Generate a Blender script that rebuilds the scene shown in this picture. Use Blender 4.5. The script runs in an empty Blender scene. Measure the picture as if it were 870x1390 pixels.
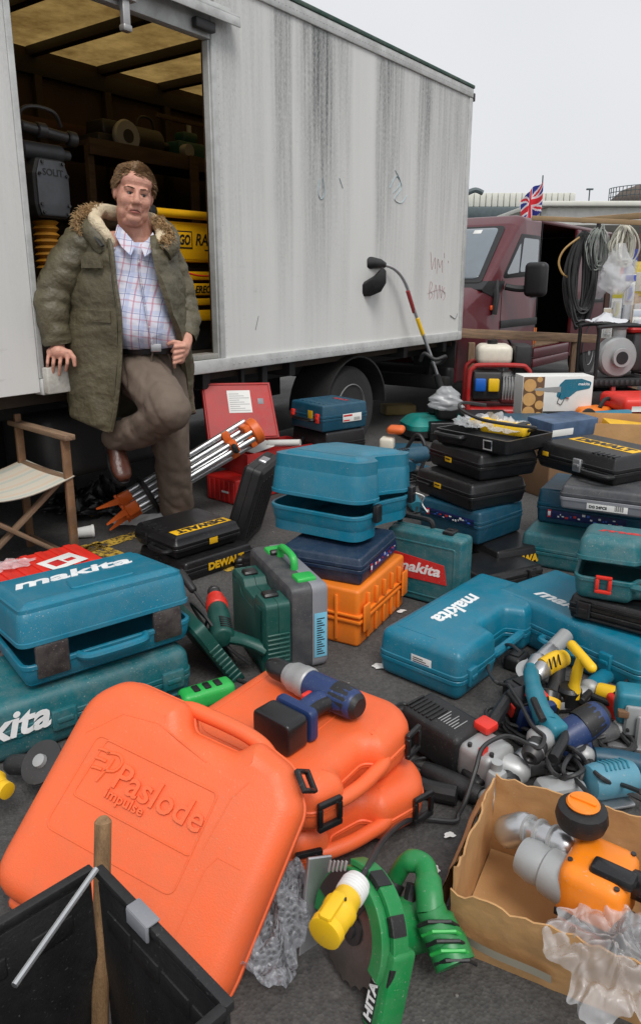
import bpy, math, random
import numpy as np
from mathutils import Vector, Matrix, Euler, noise as mnoise
random.seed(7)
scene = bpy.context.scene
C = scene.collection
PI = math.pi
R = math.radians
# ------------------------------------------------------------------ camera
CAM_H, CF, CCX, CCY = 1.25, 1000.0, 435.0, 650.0      # photograph pixels (870 x 1390)
PITCH = math.atan(0.265)
cd = bpy.data.cameras.new('camera'); cam = bpy.data.objects.new('camera', cd); C.objects.link(cam)
cam.location = (0, 0, CAM_H); cam.rotation_euler = (PI/2 - PITCH, 0, 0)
cd.sensor_width = 36.0; cd.sensor_fit = 'AUTO'; cd.lens = CF/1390*36.0
cd.shift_y = -45/1390.0; cd.clip_start = 0.05; cd.clip_end = 1000
scene.camera = cam
# ------------------------------------------------------------------ overcast sky and sun
SUN_EL, SUN_AZ = R(56), R(18)      # azimuth measured from -Y (behind the camera), towards +X
sun_from = Vector((math.sin(SUN_AZ)*math.cos(SUN_EL), -math.cos(SUN_AZ)*math.cos(SUN_EL), math.sin(SUN_EL)))
w = bpy.data.worlds.new('World'); scene.world = w; w.use_nodes = True
nt = w.node_tree; nt.nodes.clear()
wo = nt.nodes.new('ShaderNodeOutputWorld'); bg = nt.nodes.new('ShaderNodeBackground')
sky = nt.nodes.new('ShaderNodeTexSky'); sky.sky_type = 'NISHITA'; sky.sun_disc = False
sky.sun_elevation = SUN_EL; sky.sun_rotation = math.atan2(sun_from.x, sun_from.y); sky.dust_density = 4
hs = nt.nodes.new('ShaderNodeHueSaturation'); hs.inputs['Saturation'].default_value = 0.12
mx = nt.nodes.new('ShaderNodeMix'); mx.data_type = 'RGBA'
mx.inputs[0].default_value = 0.88                      # cloud cover
tcw = nt.nodes.new('ShaderNodeTexCoord'); cn = nt.nodes.new('ShaderNodeTexNoise'); cn.inputs['Scale'].default_value = 1.6
cn.inputs['Detail'].default_value = 3
crw = nt.nodes.new('ShaderNodeValToRGB')
crw.color_ramp.elements[0].position = .3; crw.color_ramp.elements[0].color = (6.0, 6.15, 6.5, 1)
crw.color_ramp.elements[1].position = .7; crw.color_ramp.elements[1].color = (6.7, 6.8, 7.0, 1)
nt.links.new(tcw.outputs['Generated'], cn.inputs['Vector']); nt.links.new(cn.outputs[0], crw.inputs[0])
nt.links.new(sky.outputs[0], hs.inputs['Color']); nt.links.new(hs.outputs[0], mx.inputs[6]); nt.links.new(crw.outputs[0], mx.inputs[7])
nt.links.new(mx.outputs[2], bg.inputs[0]); bg.inputs[1].default_value = 0.1
nt.links.new(bg.outputs[0], wo.inputs[0])
sl = bpy.data.lights.new('sun', 'SUN'); sl.energy = 1.5; sl.angle = R(25); sl.color = (1, .97, .93)
so = bpy.data.objects.new('sun', sl); C.objects.link(so); so.location = (0, 0, 20)
so.rotation_euler = (-sun_from).to_track_quat('-Z', 'Y').to_euler()
scene.view_settings.view_transform = 'Standard'; scene.view_settings.look = 'None'
scene.view_settings.exposure = 0.36; scene.view_settings.gamma = 1.0
scene.render.resolution_x = 640; scene.render.resolution_y = 1024
# ------------------------------------------------------------------ survey helpers: sight line of the photograph -> point of the place
_c, _s = math.cos(PITCH), math.sin(PITCH)
def ray(px, py):
    xc = (px-CCX)/CF; yc = (CCY-py)/CF
    return Vector((xc, _c+yc*_s, -_s+yc*_c))
def G(px, py, z=0.0):                                  # point of a horizontal plane at height z
    d = ray(px, py); t = (z-CAM_H)/d.z
    return Vector((d.x*t, d.y*t, z))
def D(px, py, Y):                                      # point at distance Y in front of the camera
    d = ray(px, py); t = Y/d.y
    return Vector((d.x*t, Y, CAM_H+d.z*t))
def frame(p0, p1, p2):                                 # origin p0, x towards p1, y in the plane towards p2
    x = (p1-p0).normalized(); z = x.cross(p2-p0).normalized(); y = z.cross(x)
    m = Matrix((x, y, z)).transposed().to_4x4(); m.translation = p0
    return m
def flat(p0, p1, z=None):                              # upright frame with x along p0->p1
    d = p1-p0; m = Matrix.Rotation(math.atan2(d.y, d.x), 4, 'Z'); m.translation = p0
    return m
def srgb(r, g, b):
    f = lambda v: (v/255/12.92) if v <= 10 else ((v/255+.055)/1.055)**2.4
    return (f(r), f(g), f(b))
# ------------------------------------------------------------------ materials
_mats = {}
def mat(name, col=(.5,.5,.5), rough=.5, metal=0.0, var=.12, scale=6.0, bump=.0, bscale=60.0, dust=0.0,
        dustcol=(.30,.28,.25), trans=0.0, alpha=1.0, spec=.5, coat=0.0, grain=None, scratch=0.0, sub=0.0):
    if name in _mats: return _mats[name]
    m = bpy.data.materials.new(name); m.use_nodes = True; n = m.node_tree; b = n.nodes['Principled BSDF']
    L = n.links.new
    tc = n.nodes.new('ShaderNodeTexCoord'); vec = tc.outputs['Object']
    if grain:
        mp = n.nodes.new('ShaderNodeMapping'); mp.inputs['Scale'].default_value = grain; L(vec, mp.inputs[0]); vec = mp.outputs[0]
    ns = n.nodes.new('ShaderNodeTexNoise'); ns.inputs['Scale'].default_value = scale; ns.inputs['Detail'].default_value = 6
    L(vec, ns.inputs['Vector'])
    cr = n.nodes.new('ShaderNodeValToRGB'); cr.color_ramp.elements[0].position = .3; cr.color_ramp.elements[1].position = .7
    cr.color_ramp.elements[0].color = tuple(c*(1-var) for c in col)+(1,)
    cr.color_ramp.elements[1].color = tuple(min(1, c*(1+var)) for c in col)+(1,)
    L(ns.outputs[0], cr.inputs[0]); out = cr.outputs[0]
    rsock = None
    if dust > 0:
        n2 = n.nodes.new('ShaderNodeTexNoise'); n2.inputs['Scale'].default_value = scale*2.3; n2.inputs['Detail'].default_value = 9
        n2.inputs['Roughness'].default_value = .75; L(vec, n2.inputs['Vector'])
        mr = n.nodes.new('ShaderNodeMapRange'); mr.inputs[1].default_value = .42; mr.inputs[2].default_value = .78
        mr.inputs[3].default_value = 0; mr.inputs[4].default_value = dust; L(n2.outputs[0], mr.inputs[0])
        mxx = n.nodes.new('ShaderNodeMix'); mxx.data_type = 'RGBA'; L(mr.outputs[0], mxx.inputs[0]); L(out, mxx.inputs[6])
        mxx.inputs[7].default_value = tuple(dustcol)+(1,); out = mxx.outputs[2]
        ma = n.nodes.new('ShaderNodeMath'); ma.operation = 'MULTIPLY_ADD'; L(mr.outputs[0], ma.inputs[0])
        ma.inputs[1].default_value = .5; ma.inputs[2].default_value = rough; ma.use_clamp = True; rsock = ma.outputs[0]
    if scratch > 0:
        w1 = n.nodes.new('ShaderNodeTexNoise'); w1.inputs['Scale'].default_value = 34; w1.inputs['Detail'].default_value = 3
        mp2 = n.nodes.new('ShaderNodeMapping'); mp2.inputs['Scale'].default_value = (6, .5, 1.6); mp2.inputs['Rotation'].default_value = (.3, .2, .7)
        L(tc.outputs['Object'], mp2.inputs[0]); L(mp2.outputs[0], w1.inputs['Vector'])
        mr2 = n.nodes.new('ShaderNodeMapRange'); mr2.inputs[1].default_value = .68; mr2.inputs[2].default_value = .76
        mr2.inputs[4].default_value = scratch*.7; L(w1.outputs[0], mr2.inputs[0])
        m3 = n.nodes.new('ShaderNodeMix'); m3.data_type = 'RGBA'; L(mr2.outputs[0], m3.inputs[0]); L(out, m3.inputs[6])
        m3.inputs[7].default_value = (.45, .45, .44, 1); out = m3.outputs[2]
    if dust >= .12:
        n4 = n.nodes.new('ShaderNodeTexNoise'); n4.inputs['Scale'].default_value = 210; n4.inputs['Detail'].default_value = 2; L(tc.outputs['Object'], n4.inputs['Vector'])
        n5 = n.nodes.new('ShaderNodeTexNoise'); n5.inputs['Scale'].default_value = 9; n5.inputs['Detail'].default_value = 4; L(tc.outputs['Object'], n5.inputs['Vector'])
        m4 = n.nodes.new('ShaderNodeMapRange'); m4.inputs[1].default_value = .66; m4.inputs[2].default_value = .72; m4.inputs[4].default_value = .55; L(n4.outputs[0], m4.inputs[0])
        m5 = n.nodes.new('ShaderNodeMapRange'); m5.inputs[1].default_value = .42; m5.inputs[2].default_value = .62; L(n5.outputs[0], m5.inputs[0])
        mm = n.nodes.new('ShaderNodeMath'); mm.operation = 'MULTIPLY'; L(m4.outputs[0], mm.inputs[0]); L(m5.outputs[0], mm.inputs[1])
        m6 = n.nodes.new('ShaderNodeMix'); m6.data_type = 'RGBA'; L(mm.outputs[0], m6.inputs[0]); L(out, m6.inputs[6]); m6.inputs[7].default_value = tuple(min(1, d_*1.4+.04) for d_ in dustcol)+(1,); out = m6.outputs[2]
    L(out, b.inputs['Base Color'])
    if rsock: L(rsock, b.inputs['Roughness'])
    else: b.inputs['Roughness'].default_value = rough
    b.inputs['Metallic'].default_value = metal; b.inputs['Specular IOR Level'].default_value = spec
    b.inputs['Coat Weight'].default_value = coat
    if trans: b.inputs['Transmission Weight'].default_value = trans
    if alpha < 1: b.inputs['Alpha'].default_value = alpha
    if sub:
        b.inputs['Subsurface Weight'].default_value = sub; b.inputs['Subsurface Radius'].default_value = (.012, .005, .003)
    if bump > 0:
        nb = n.nodes.new('ShaderNodeTexNoise'); nb.inputs['Scale'].default_value = bscale; nb.inputs['Detail'].default_value = 4
        L(vec, nb.inputs['Vector']); bp = n.nodes.new('ShaderNodeBump'); bp.inputs['Strength'].default_value = bump
        bp.inputs['Distance'].default_value = .01; L(nb.outputs[0], bp.inputs['Height']); L(bp.outputs[0], b.inputs['Normal'])
    _mats[name] = m
    return m
def P(col): return tuple(col)
TEAL = mat('teal_plastic', srgb(6,112,138), .34, dust=.18, bump=.06, bscale=220, scale=5, scratch=.25)
TEALD = mat('worn_teal_plastic', srgb(18,98,106), .45, dust=.34, bump=.08, bscale=200, scale=7, scratch=.4)
ORANGE = mat('orange_plastic', srgb(240,104,54), .42, dust=.30, dustcol=(.40,.16,.08), bump=.12, bscale=330, scale=7, var=.05, scratch=.08)
ORANGE2 = mat('bright_orange_plastic', srgb(240,128,32), .42, dust=.2, dustcol=(.3,.18,.1), bump=.06, bscale=200)
BLACKP = mat('black_plastic', (.009,.009,.010), .33, dust=.13, dustcol=(.075,.072,.07), bump=.08, bscale=250, scale=8)
BLACKM = mat('dull_black_plastic', (.013,.013,.014), .48, dust=.2, dustcol=(.08,.077,.074), bump=.1, bscale=200)
NAVY = mat('navy_plastic', srgb(16,40,66), .4, dust=.25, dustcol=(.16,.18,.2), bump=.05, bscale=200)
PETROL = mat('petrol_blue_plastic', srgb(12,70,92), .4, dust=.2, dustcol=(.16,.2,.22), bump=.05, bscale=200)
GREEND = mat('dark_green_plastic', srgb(14,74,66), .42, dust=.2, dustcol=(.16,.2,.18), bump=.05, bscale=200)
GREEN = mat('tool_green_plastic', srgb(20,130,66), .38, dust=.2, bump=.04)
GREENB = mat('bright_green_plastic', srgb(40,178,76), .38, dust=.12)
GREYC = mat('charcoal_plastic', srgb(66,68,72), .48, dust=.3, bump=.06, bscale=200)
GREYL = mat('grey_plastic', srgb(132,134,140), .45, dust=.2, bump=.04)
RED = mat('red_plastic', srgb(190,30,26), .42, dust=.2, dustcol=(.3,.15,.13))
REDBR = mat('bright_red_plastic', srgb(222,48,34), .4, dust=.12, dustcol=(.3,.15,.13))
REDM = mat('red_painted_steel', srgb(176,36,34), .42, dust=.4, dustcol=(.24,.16,.14), scratch=.3)
YEL = mat('yellow_plastic', srgb(246,196,30), .38, dust=.16, dustcol=(.3,.25,.1))
YELP = mat('yellow_print', srgb(240,186,24), .5, dust=.25, dustcol=(.1,.09,.06), scale=14)
WHITEP = mat('white_print', srgb(236,238,238), .5, dust=.15, dustcol=(.3,.36,.38), scale=18)
REDP = mat('red_print', srgb(200,34,34), .5, dust=.2)
BLACKPR = mat('black_print', (.012,.012,.012), .5)
SILVER = mat('brushed_metal', (.55,.55,.56), .34, metal=.85, dust=.25, dustcol=(.2,.2,.2), scale=9)
ALU = mat('aluminium', (.62,.63,.64), .3, metal=.9, dust=.15)
CASTG = mat('cast_grey_metal', srgb(170,172,172), .42, metal=.35, dust=.3, bump=.05)
STEELD = mat('dark_steel', (.07,.07,.072), .42, metal=.7, dust=.3, dustcol=(.12,.09,.07))
RUBBER = mat('black_rubber', (.012,.012,.013), .5, dust=.14, dustcol=(.06,.06,.06), bump=.05)
CABLE = mat('black_cable', (.022,.022,.023), .5, dust=.2, dustcol=(.12,.12,.12))
WOOD = mat('worn_wood', srgb(122,88,58), .65, grain=(2,2,22), scale=5, var=.35, bump=.2, dust=.2)
WOODX = mat('worn_wood_long', srgb(126,100,76), .7, grain=(1.5,18,18), scale=4, var=.35, bump=.2, dust=.25)
CARD = mat('cardboard', srgb(190,146,96), .8, var=.12, scale=8, bump=.25, bscale=26, dust=.2, dustcol=(.4,.3,.2))
PAPER = mat('white_paper', srgb(226,226,222), .7, var=.06)
# ------------------------------------------------------------------ mesh helpers
def capf(l, off, flip):                                 # cap of a loop; concave outlines are triangulated
    n = len(l)
    if n <= 16: return [tuple(range(off+n-1, off-1, -1)) if flip else tuple(range(off, off+n))]
    from mathutils.geometry import tessellate_polygon
    ts = tessellate_polygon([[Vector(p) for p in l]])
    out = []
    nw = Vector((0,0,0)); pv = [Vector(p) for p in l]
    for i in range(n): nw += pv[i-1].cross(pv[i])
    if flip: nw = -nw
    for a, b, c in ts:
        t = (pv[b]-pv[a]).cross(pv[c]-pv[a])
        out.append((off+a, off+b, off+c) if t.dot(nw) >= 0 else (off+a, off+c, off+b))
    return out
class MB:
    def __init__(s): s.v = []; s.f = []
    def add(s, vs, fs, mtx=None):
        o = len(s.v)
        s.v += [tuple(mtx @ Vector(v)) for v in vs] if mtx is not None else [tuple(v) for v in vs]
        s.f += [tuple(i+o for i in f) for f in fs]
        return s
    def loops(s, loops, cap0=True, cap1=True, closed=True, mtx=None):
        n = len(loops[0]); vs = [p for l in loops for p in l]; fs = []
        rng = n if closed else n-1
        for a in range(len(loops)-1):
            for i in range(rng):
                j = (i+1) % n; fs.append((a*n+i, a*n+j, (a+1)*n+j, (a+1)*n+i))
        if cap0: fs += capf(loops[0], 0, True)
        if cap1: fs += capf(loops[-1], (len(loops)-1)*n, False)
        return s.add(vs, fs, mtx)
    def shell(s, outline, prof, mtx=None, cap0=True, cap1=True):   # prof: list of (inset, z)
        ls = []
        for ins, z in prof:
            o = inset(outline, ins) if abs(ins) > 1e-6 else outline
            ls.append([(x, y, z) for x, y in o])
        return s.loops(ls, cap0, cap1, True, mtx)
    def rbox(s, x0, y0, z0, x1, y1, z1, r=.004, cr=None, seg=2, mtx=None):
        cr = r if cr is None else cr
        o = fillet([(x0,y0),(x1,y0),(x1,y1),(x0,y1)], cr, 3 if cr > .006 else 1)
        return s.shell(o, rprof(z0, z1, r, r, seg), mtx)
    def box(s, x0, y0, z0, x1, y1, z1, mtx=None):
        v = [(x0,y0,z0),(x1,y0,z0),(x1,y1,z0),(x0,y1,z0),(x0,y0,z1),(x1,y0,z1),(x1,y1,z1),(x0,y1,z1)]
        return s.add(v, [(3,2,1,0),(4,5,6,7),(0,1,5,4),(1,2,6,5),(2,3,7,6),(3,0,4,7)], mtx)
    def tube(s, pts, r, n=8, caps=True, ell=None, mtx=None, closed=False):
        pts = [Vector(p) for p in pts]; m = len(pts); rr = r if isinstance(r, (list, tuple)) else [r]*m
        loops = []; up = None
        for i in range(m):
            t = (pts[min(i+1, m-1)]-pts[max(i-1, 0)]).normalized() if not closed else (pts[(i+1) % m]-pts[i-1]).normalized()
            if up is None:
                up = Vector((0,0,1)) if abs(t.z) < .9 else Vector((1,0,0))
            up = (up-t*up.dot(t)).normalized(); sd = t.cross(up)
            e = ell or (1, 1)
            loops.append([pts[i]+(sd*math.cos(2*PI*k/n)*e[0]+up*math.sin(2*PI*k/n)*e[1])*rr[i] for k in range(n)])
        if closed: loops.append(loops[0]); caps = False
        return s.loops(loops, caps, caps, True, mtx)
    def cyl(s, a, b, r, n=14, r2=None, bev=0.0, mtx=None):
        a = Vector(a); b = Vector(b); d = (b-a).normalized(); r2 = r if r2 is None else r2
        if bev <= 0: return s.tube([a, b], [r, r2], n, mtx=mtx)
        return s.tube([a, a+d*1e-5, a+d*bev, b-d*bev, b-d*1e-5, b], [r-bev, r-bev, r, r2, r2-bev, r2-bev], n, mtx=mtx)
    def lathe(s, prof, a=(0,0,0), axis=(0,0,1), n=16, mtx=None):      # prof (r, h) along the axis
        a = Vector(a); d = Vector(axis).normalized(); up = Vector((0,0,1)) if abs(d.z) < .9 else Vector((1,0,0))
        up = (up-d*up.dot(d)).normalized(); sd = d.cross(up)
        ls = [[a+d*h+(sd*math.cos(2*PI*k/n)+up*math.sin(2*PI*k/n))*max(r, 1e-5) for k in range(n)] for r, h in prof]
        return s.loops(ls, True, True, True, mtx)
    def ell(s, c, r, rot=None, n=14, m=9, mtx=None):
        c = Vector(c); r = (r,)*3 if not isinstance(r, (list, tuple)) else r
        ls = []
        for j in range(m):
            th = PI*(j+.02)/(m-1+.04)
            l = []
            for k in range(n):
                p = Vector((r[0]*math.sin(th)*math.cos(2*PI*k/n), r[1]*math.sin(th)*math.sin(2*PI*k/n), -r[2]*math.cos(th)))
                if rot is not None: p = rot @ p
                l.append(c+p)
            ls.append(l)
        return s.loops(ls, True, True, True, mtx)
    def cap(s, a, b, r0, r1=None, n=10, mtx=None):                     # tapered capsule
        r1 = r0 if r1 is None else r1
        a = Vector(a); b = Vector(b); d = (b-a).normalized()
        pts = []; rr = []
        for k in range(4):
            an = PI/2*(1-k/3.3); pts.append(a-d*r0*math.sin(an)); rr.append(max(r0*math.cos(an), r0*.04))
        for k in range(4):
            an = PI/2*(k/3.3+.0909); pts.append(b+d*r1*math.sin(an)); rr.append(max(r1*math.cos(an), r1*.04))
        return s.tube(pts, rr, n, mtx=mtx)
    def grid(s, nx, ny, fn, closed_x=False):
        vs = [fn(i/(nx-1), j/(ny-1)) for j in range(ny) for i in range(nx)]
        fs = [(j*nx+i, j*nx+i+1, (j+1)*nx+i+1, (j+1)*nx+i) for j in range(ny-1) for i in range(nx-1)]
        return s.add(vs, fs)
    def mesh(s, name):
        me = bpy.data.meshes.new(name); me.from_pydata(s.v, [], s.f); me.validate(); me.update(); return me
    def build(s, name, m, parent=None, smooth=35, loc=None, mtx=None):
        me = s.mesh(name)
        if smooth:
            me.shade_smooth(); me.set_sharp_from_angle(angle=R(smooth))
        me.materials.append(m)
        o = bpy.data.objects.new(name, me); C.objects.link(o)
        if parent is not None: o.parent = parent
        if mtx is not None: o.matrix_local = mtx
        if loc is not None: o.location = loc
        return o
def inset(o, d):
    n = len(o); out = []
    for i in range(n):
        p, q, r = o[i-1], o[i], o[(i+1) % n]
        a = (q[0]-p[0], q[1]-p[1]); b = (r[0]-q[0], r[1]-q[1])
        la = math.hypot(*a) or 1; lb = math.hypot(*b) or 1
        n1 = (-a[1]/la, a[0]/la); n2 = (-b[1]/lb, b[0]/lb)
        mx_, my = n1[0]+n2[0], n1[1]+n2[1]; l2 = mx_*mx_+my*my
        k = 2/l2 if l2 > .5 else 4/1.0*.5
        out.append((q[0]+mx_*k*d, q[1]+my*k*d))
    for _ in range(12):                                # collapse edges that flipped over
        bad = False
        for i in range(n):
            j = (i+1) % n
            e0 = (o[j][0]-o[i][0], o[j][1]-o[i][1]); e1 = (out[j][0]-out[i][0], out[j][1]-out[i][1])
            if e0[0]*e1[0]+e0[1]*e1[1] < -1e-12:
                mid = ((out[i][0]+out[j][0])/2, (out[i][1]+out[j][1])/2); out[i] = mid; out[j] = mid; bad = True
        if not bad: break
    return out
def fillet(poly, r, seg=4):
    n = len(poly); out = []
    for i in range(n):
        rr = r[i] if isinstance(r, (list, tuple)) else r
        q = Vector(poly[i]); p = Vector(poly[i-1]); s_ = Vector(poly[(i+1) % n])
        if rr <= 0: out.append(tuple(q)); continue
        a = (p-q); b = (s_-q); la, lb = a.length, b.length; a.normalize(); b.normalize()
        ang = math.acos(max(-1, min(1, a.dot(b)))); t = min(rr/math.tan(ang/2), la*.49, lb*.49)
        p0 = q+a*t; p1 = q+b*t
        for k in range(seg+1):
            u = k/seg; out.append(tuple(p0*(1-u)**2+q*2*u*(1-u)+p1*u*u))
    return out
def rprof(z0, z1, rb, rt, seg=3, draft=0.0):
    pr = []
    for k in range(seg+1):
        a = PI/2*k/seg; pr.append((rb*(1-math.sin(a)) + draft*(0 if rb > 0 else 0), z0+rb*(1-math.cos(a))))
    for k in range(seg+1):
        a = PI/2*k/seg; pr.append((draft+rt*(1-math.cos(a)), z1-rt*(1-math.sin(a))))
    res = [pr[0]]
    for q in pr[1:]:
        if abs(q[0]-res[-1][0])+abs(q[1]-res[-1][1]) > 1e-6: res.append(q)
    return res
def cr_(pts, n=8, closed=False):                       # Catmull-Rom through points
    pts = [Vector(p) for p in pts]; out = []; m = len(pts)
    rng = m if closed else m-1
    for i in range(rng):
        if closed: a, b, c, d = pts[i-1], pts[i], pts[(i+1) % m], pts[(i+2) % m]
        else: a, b, c, d = pts[max(i-1, 0)], pts[i], pts[i+1], pts[min(i+2, m-1)]
        for k in range(n):
            t = k/n
            out.append(.5*((2*b)+(-a+c)*t+(2*a-5*b+4*c-d)*t*t+(-a+3*b-3*c+d)*t**3))
    if not closed: out.append(pts[-1])
    return out
def empty(name, label, cat, mtx=None, group=None):
    o = bpy.data.objects.new(name, None); C.objects.link(o); o.empty_display_size = .1
    if mtx is not None: o.matrix_world = mtx
    o['label'] = label; o['category'] = cat
    if group: o['group'] = group
    return o
def tag(o, label, cat, group=None):
    o['label'] = label; o['category'] = cat
    if group: o['group'] = group
    return o
def structure(o): o['kind'] = 'structure'; return o
def stuff(o): o['kind'] = 'stuff'; return o
_txt = {}
def text_mesh(s, width, height=None, shear=0.0, bold=0.0, ext=.0012, space=1.0):
    cu = bpy.data.curves.new('t', 'FONT'); cu.body = s; cu.size = 1; cu.shear = shear; cu.offset = bold
    cu.align_x = 'CENTER'; cu.align_y = 'CENTER'; cu.resolution_u = 3; cu.space_character = space; cu.fill_mode = 'FRONT'
    ob = bpy.data.objects.new('t', cu); C.objects.link(ob)
    dg = bpy.context.evaluated_depsgraph_get(); dg.update()
    me = bpy.data.meshes.new_from_object(ob.evaluated_get(dg)); bpy.data.objects.remove(ob); bpy.data.curves.remove(cu)
    co = np.zeros(len(me.vertices)*3); me.vertices.foreach_get('co', co); co = co.reshape(-1, 3)
    mn, mxv = co.min(0), co.max(0); sx = width/(mxv[0]-mn[0]); sy = sx if height is None else height/(mxv[1]-mn[1])
    co[:, 0] = (co[:, 0]-(mn[0]+mxv[0])/2)*sx; co[:, 1] = (co[:, 1]-(mn[1]+mxv[1])/2)*sy; co[:, 2] = 0
    f = [tuple(p.vertices) for p in me.polygons]; bpy.data.meshes.remove(me)
    n = len(co); vs = [(a, b, 0) for a, b, _ in co]+[(a, b, ext) for a, b, _ in co]
    cnt = {}
    for p in f:
        for i in range(len(p)):
            e = (p[i], p[(i+1) % len(p)]); cnt[e] = 1
    fs = [tuple(i+n for i in p) for p in f]
    for a, b in cnt:
        if (b, a) not in cnt: fs.append((a, b, b+n, a+n))
    return vs, fs
def text(name, s, width, m, parent, mtx, height=None, shear=0.0, bold=0.0, ext=.0012, space=1.0):
    vs, fs = text_mesh(s, width, height, shear, bold, ext, space)
    return MB().add(vs, fs).build(name, m, parent, smooth=0, mtx=mtx)
def T(x, y, z, rx=0, ry=0, rz=0):
    return Matrix.LocRotScale(Vector((x, y, z)), Euler((rx, ry, rz)), None)
def copy_tree(o, parent=None):
    c = o.copy(); C.objects.link(c); c.parent = parent
    for ch in o.children: copy_tree(ch, c)
    return c
def remesh(mb, name, voxel, m, parent=None, smooth_it=4, fn=None, mtx=None):
    me = mb.mesh(name); o = bpy.data.objects.new(name, me); C.objects.link(o)
    md = o.modifiers.new('r', 'REMESH'); md.mode = 'VOXEL'; md.voxel_size = voxel
    if smooth_it:
        ms = o.modifiers.new('s', 'SMOOTH'); ms.iterations = smooth_it; ms.factor = .5
    dg = bpy.context.evaluated_depsgraph_get(); dg.update()
    nm = bpy.data.meshes.new_from_object(o.evaluated_get(dg)); o.modifiers.clear(); o.data = nm; bpy.data.meshes.remove(me)
    nm.name = name
    if fn:
        co = np.zeros(len(nm.vertices)*3); nm.vertices.foreach_get('co', co)
        no = np.zeros(len(nm.vertices)*3); nm.vertices.foreach_get('normal', no)
        co = fn(co.reshape(-1, 3), no.reshape(-1, 3)); nm.vertices.foreach_set('co', co.reshape(-1)); nm.update()
    nm.shade_smooth(); nm.materials.clear(); nm.materials.append(m)
    if parent is not None: o.parent = parent
    if mtx is not None: o.matrix_local = mtx
    return o
def crumple(w_, d_, h_, seed, n=26, fold=.5, fr=9):          # crumpled sheet heaped on the floor
    mb = MB()
    def fn(u, v):
        an = math.atan2(v-.5, u-.5); k_ = .82+.36*mnoise.noise(Vector((math.cos(an)*1.6+seed, math.sin(an)*1.6, seed*3)))+.10*mnoise.noise(Vector((math.cos(an)*6+seed, math.sin(an)*6, 2)))
        rr_ = max(abs(2*u-1), abs(2*v-1)); nn_ = math.hypot(2*u-1, 2*v-1) or 1; k_ *= (rr_/nn_)*1.12
        x = (u-.5)*w_*k_; y = (v-.5)*d_*k_; e = max(0, 1-((2*u-1)**2+(2*v-1)**2)**.5*.8)
        q = Vector((x*fr+seed, y*fr, seed*1.7))
        a = abs(mnoise.noise(q))*1.4+abs(mnoise.noise(q*2.3))*.7+abs(mnoise.noise(q*5))*.25
        return (x+mnoise.noise(q*1.5+Vector((5,0,0)))*w_*.12*fold*2, y+mnoise.noise(q*1.5+Vector((0,7,0)))*d_*.12*fold*2, max(.003, h_*(e*.75+.1)*(.35+a)))
    mb.grid(n, n, fn)
    return mb
# ================================================================== ground
def asphalt():
    m = bpy.data.materials.new('asphalt'); m.use_nodes = True; n = m.node_tree; b = n.nodes['Principled BSDF']; L = n.links.new
    tc = n.nodes.new('ShaderNodeTexCoord')
    vo = n.nodes.new('ShaderNodeTexVoronoi'); vo.inputs['Scale'].default_value = 140; L(tc.outputs['Object'], vo.inputs['Vector'])
    n1 = n.nodes.new('ShaderNodeTexNoise'); n1.inputs['Scale'].default_value = 1.3; n1.inputs['Detail'].default_value = 8; L(tc.outputs['Object'], n1.inputs['Vector'])
    n2 = n.nodes.new('ShaderNodeTexNoise'); n2.inputs['Scale'].default_value = 55; n2.inputs['Detail'].default_value = 5; L(tc.outputs['Object'], n2.inputs['Vector'])
    r1 = n.nodes.new('ShaderNodeValToRGB'); r1.color_ramp.elements[0].color = (.044,.043,.043,1); r1.color_ramp.elements[1].color = (.090,.088,.086,1)
    r1.color_ramp.elements[0].position = .36; r1.color_ramp.elements[1].position = .66
    L(n1.outputs[0], r1.inputs[0])
    r2 = n.nodes.new('ShaderNodeValToRGB'); r2.color_ramp.elements[0].color = (.55,.55,.55,1); r2.color_ramp.elements[1].color = (1.5,1.48,1.45,1)
    L(n2.outputs[0], r2.inputs[0])
    mx1 = n.nodes.new('ShaderNodeMix'); mx1.data_type = 'RGBA'; mx1.blend_type = 'MULTIPLY'; mx1.inputs[0].default_value = 1
    L(r1.outputs[0], mx1.inputs[6]); L(r2.outputs[0], mx1.inputs[7])
    r3 = n.nodes.new('ShaderNodeValToRGB'); r3.color_ramp.elements[0].color = (.7,.7,.7,1); r3.color_ramp.elements[1].color = (1.35,1.33,1.3,1)
    L(vo.outputs['Color'], r3.inputs[0])
    mx2 = n.nodes.new('ShaderNodeMix'); mx2.data_type = 'RGBA'; mx2.blend_type = 'MULTIPLY'; mx2.inputs[0].default_value = .8
    L(mx1.outputs[2], mx2.inputs[6]); L(r3.outputs[0], mx2.inputs[7]); L(mx2.outputs[2], b.inputs['Base Color'])
    b.inputs['Roughness'].default_value = .82
    bp = n.nodes.new('ShaderNodeBump'); bp.inputs['Strength'].default_value = .5; bp.inputs['Distance'].default_value = .004
    L(vo.outputs['Distance'], bp.inputs['Height']); L(bp.outputs[0], b.inputs['Normal'])
    return m
structure(MB().add([(-250,-60,0),(250,-60,0),(250,400,0),(-250,400,0)], [(0,1,2,3)]).build('ground', asphalt(), smooth=0))
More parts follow.
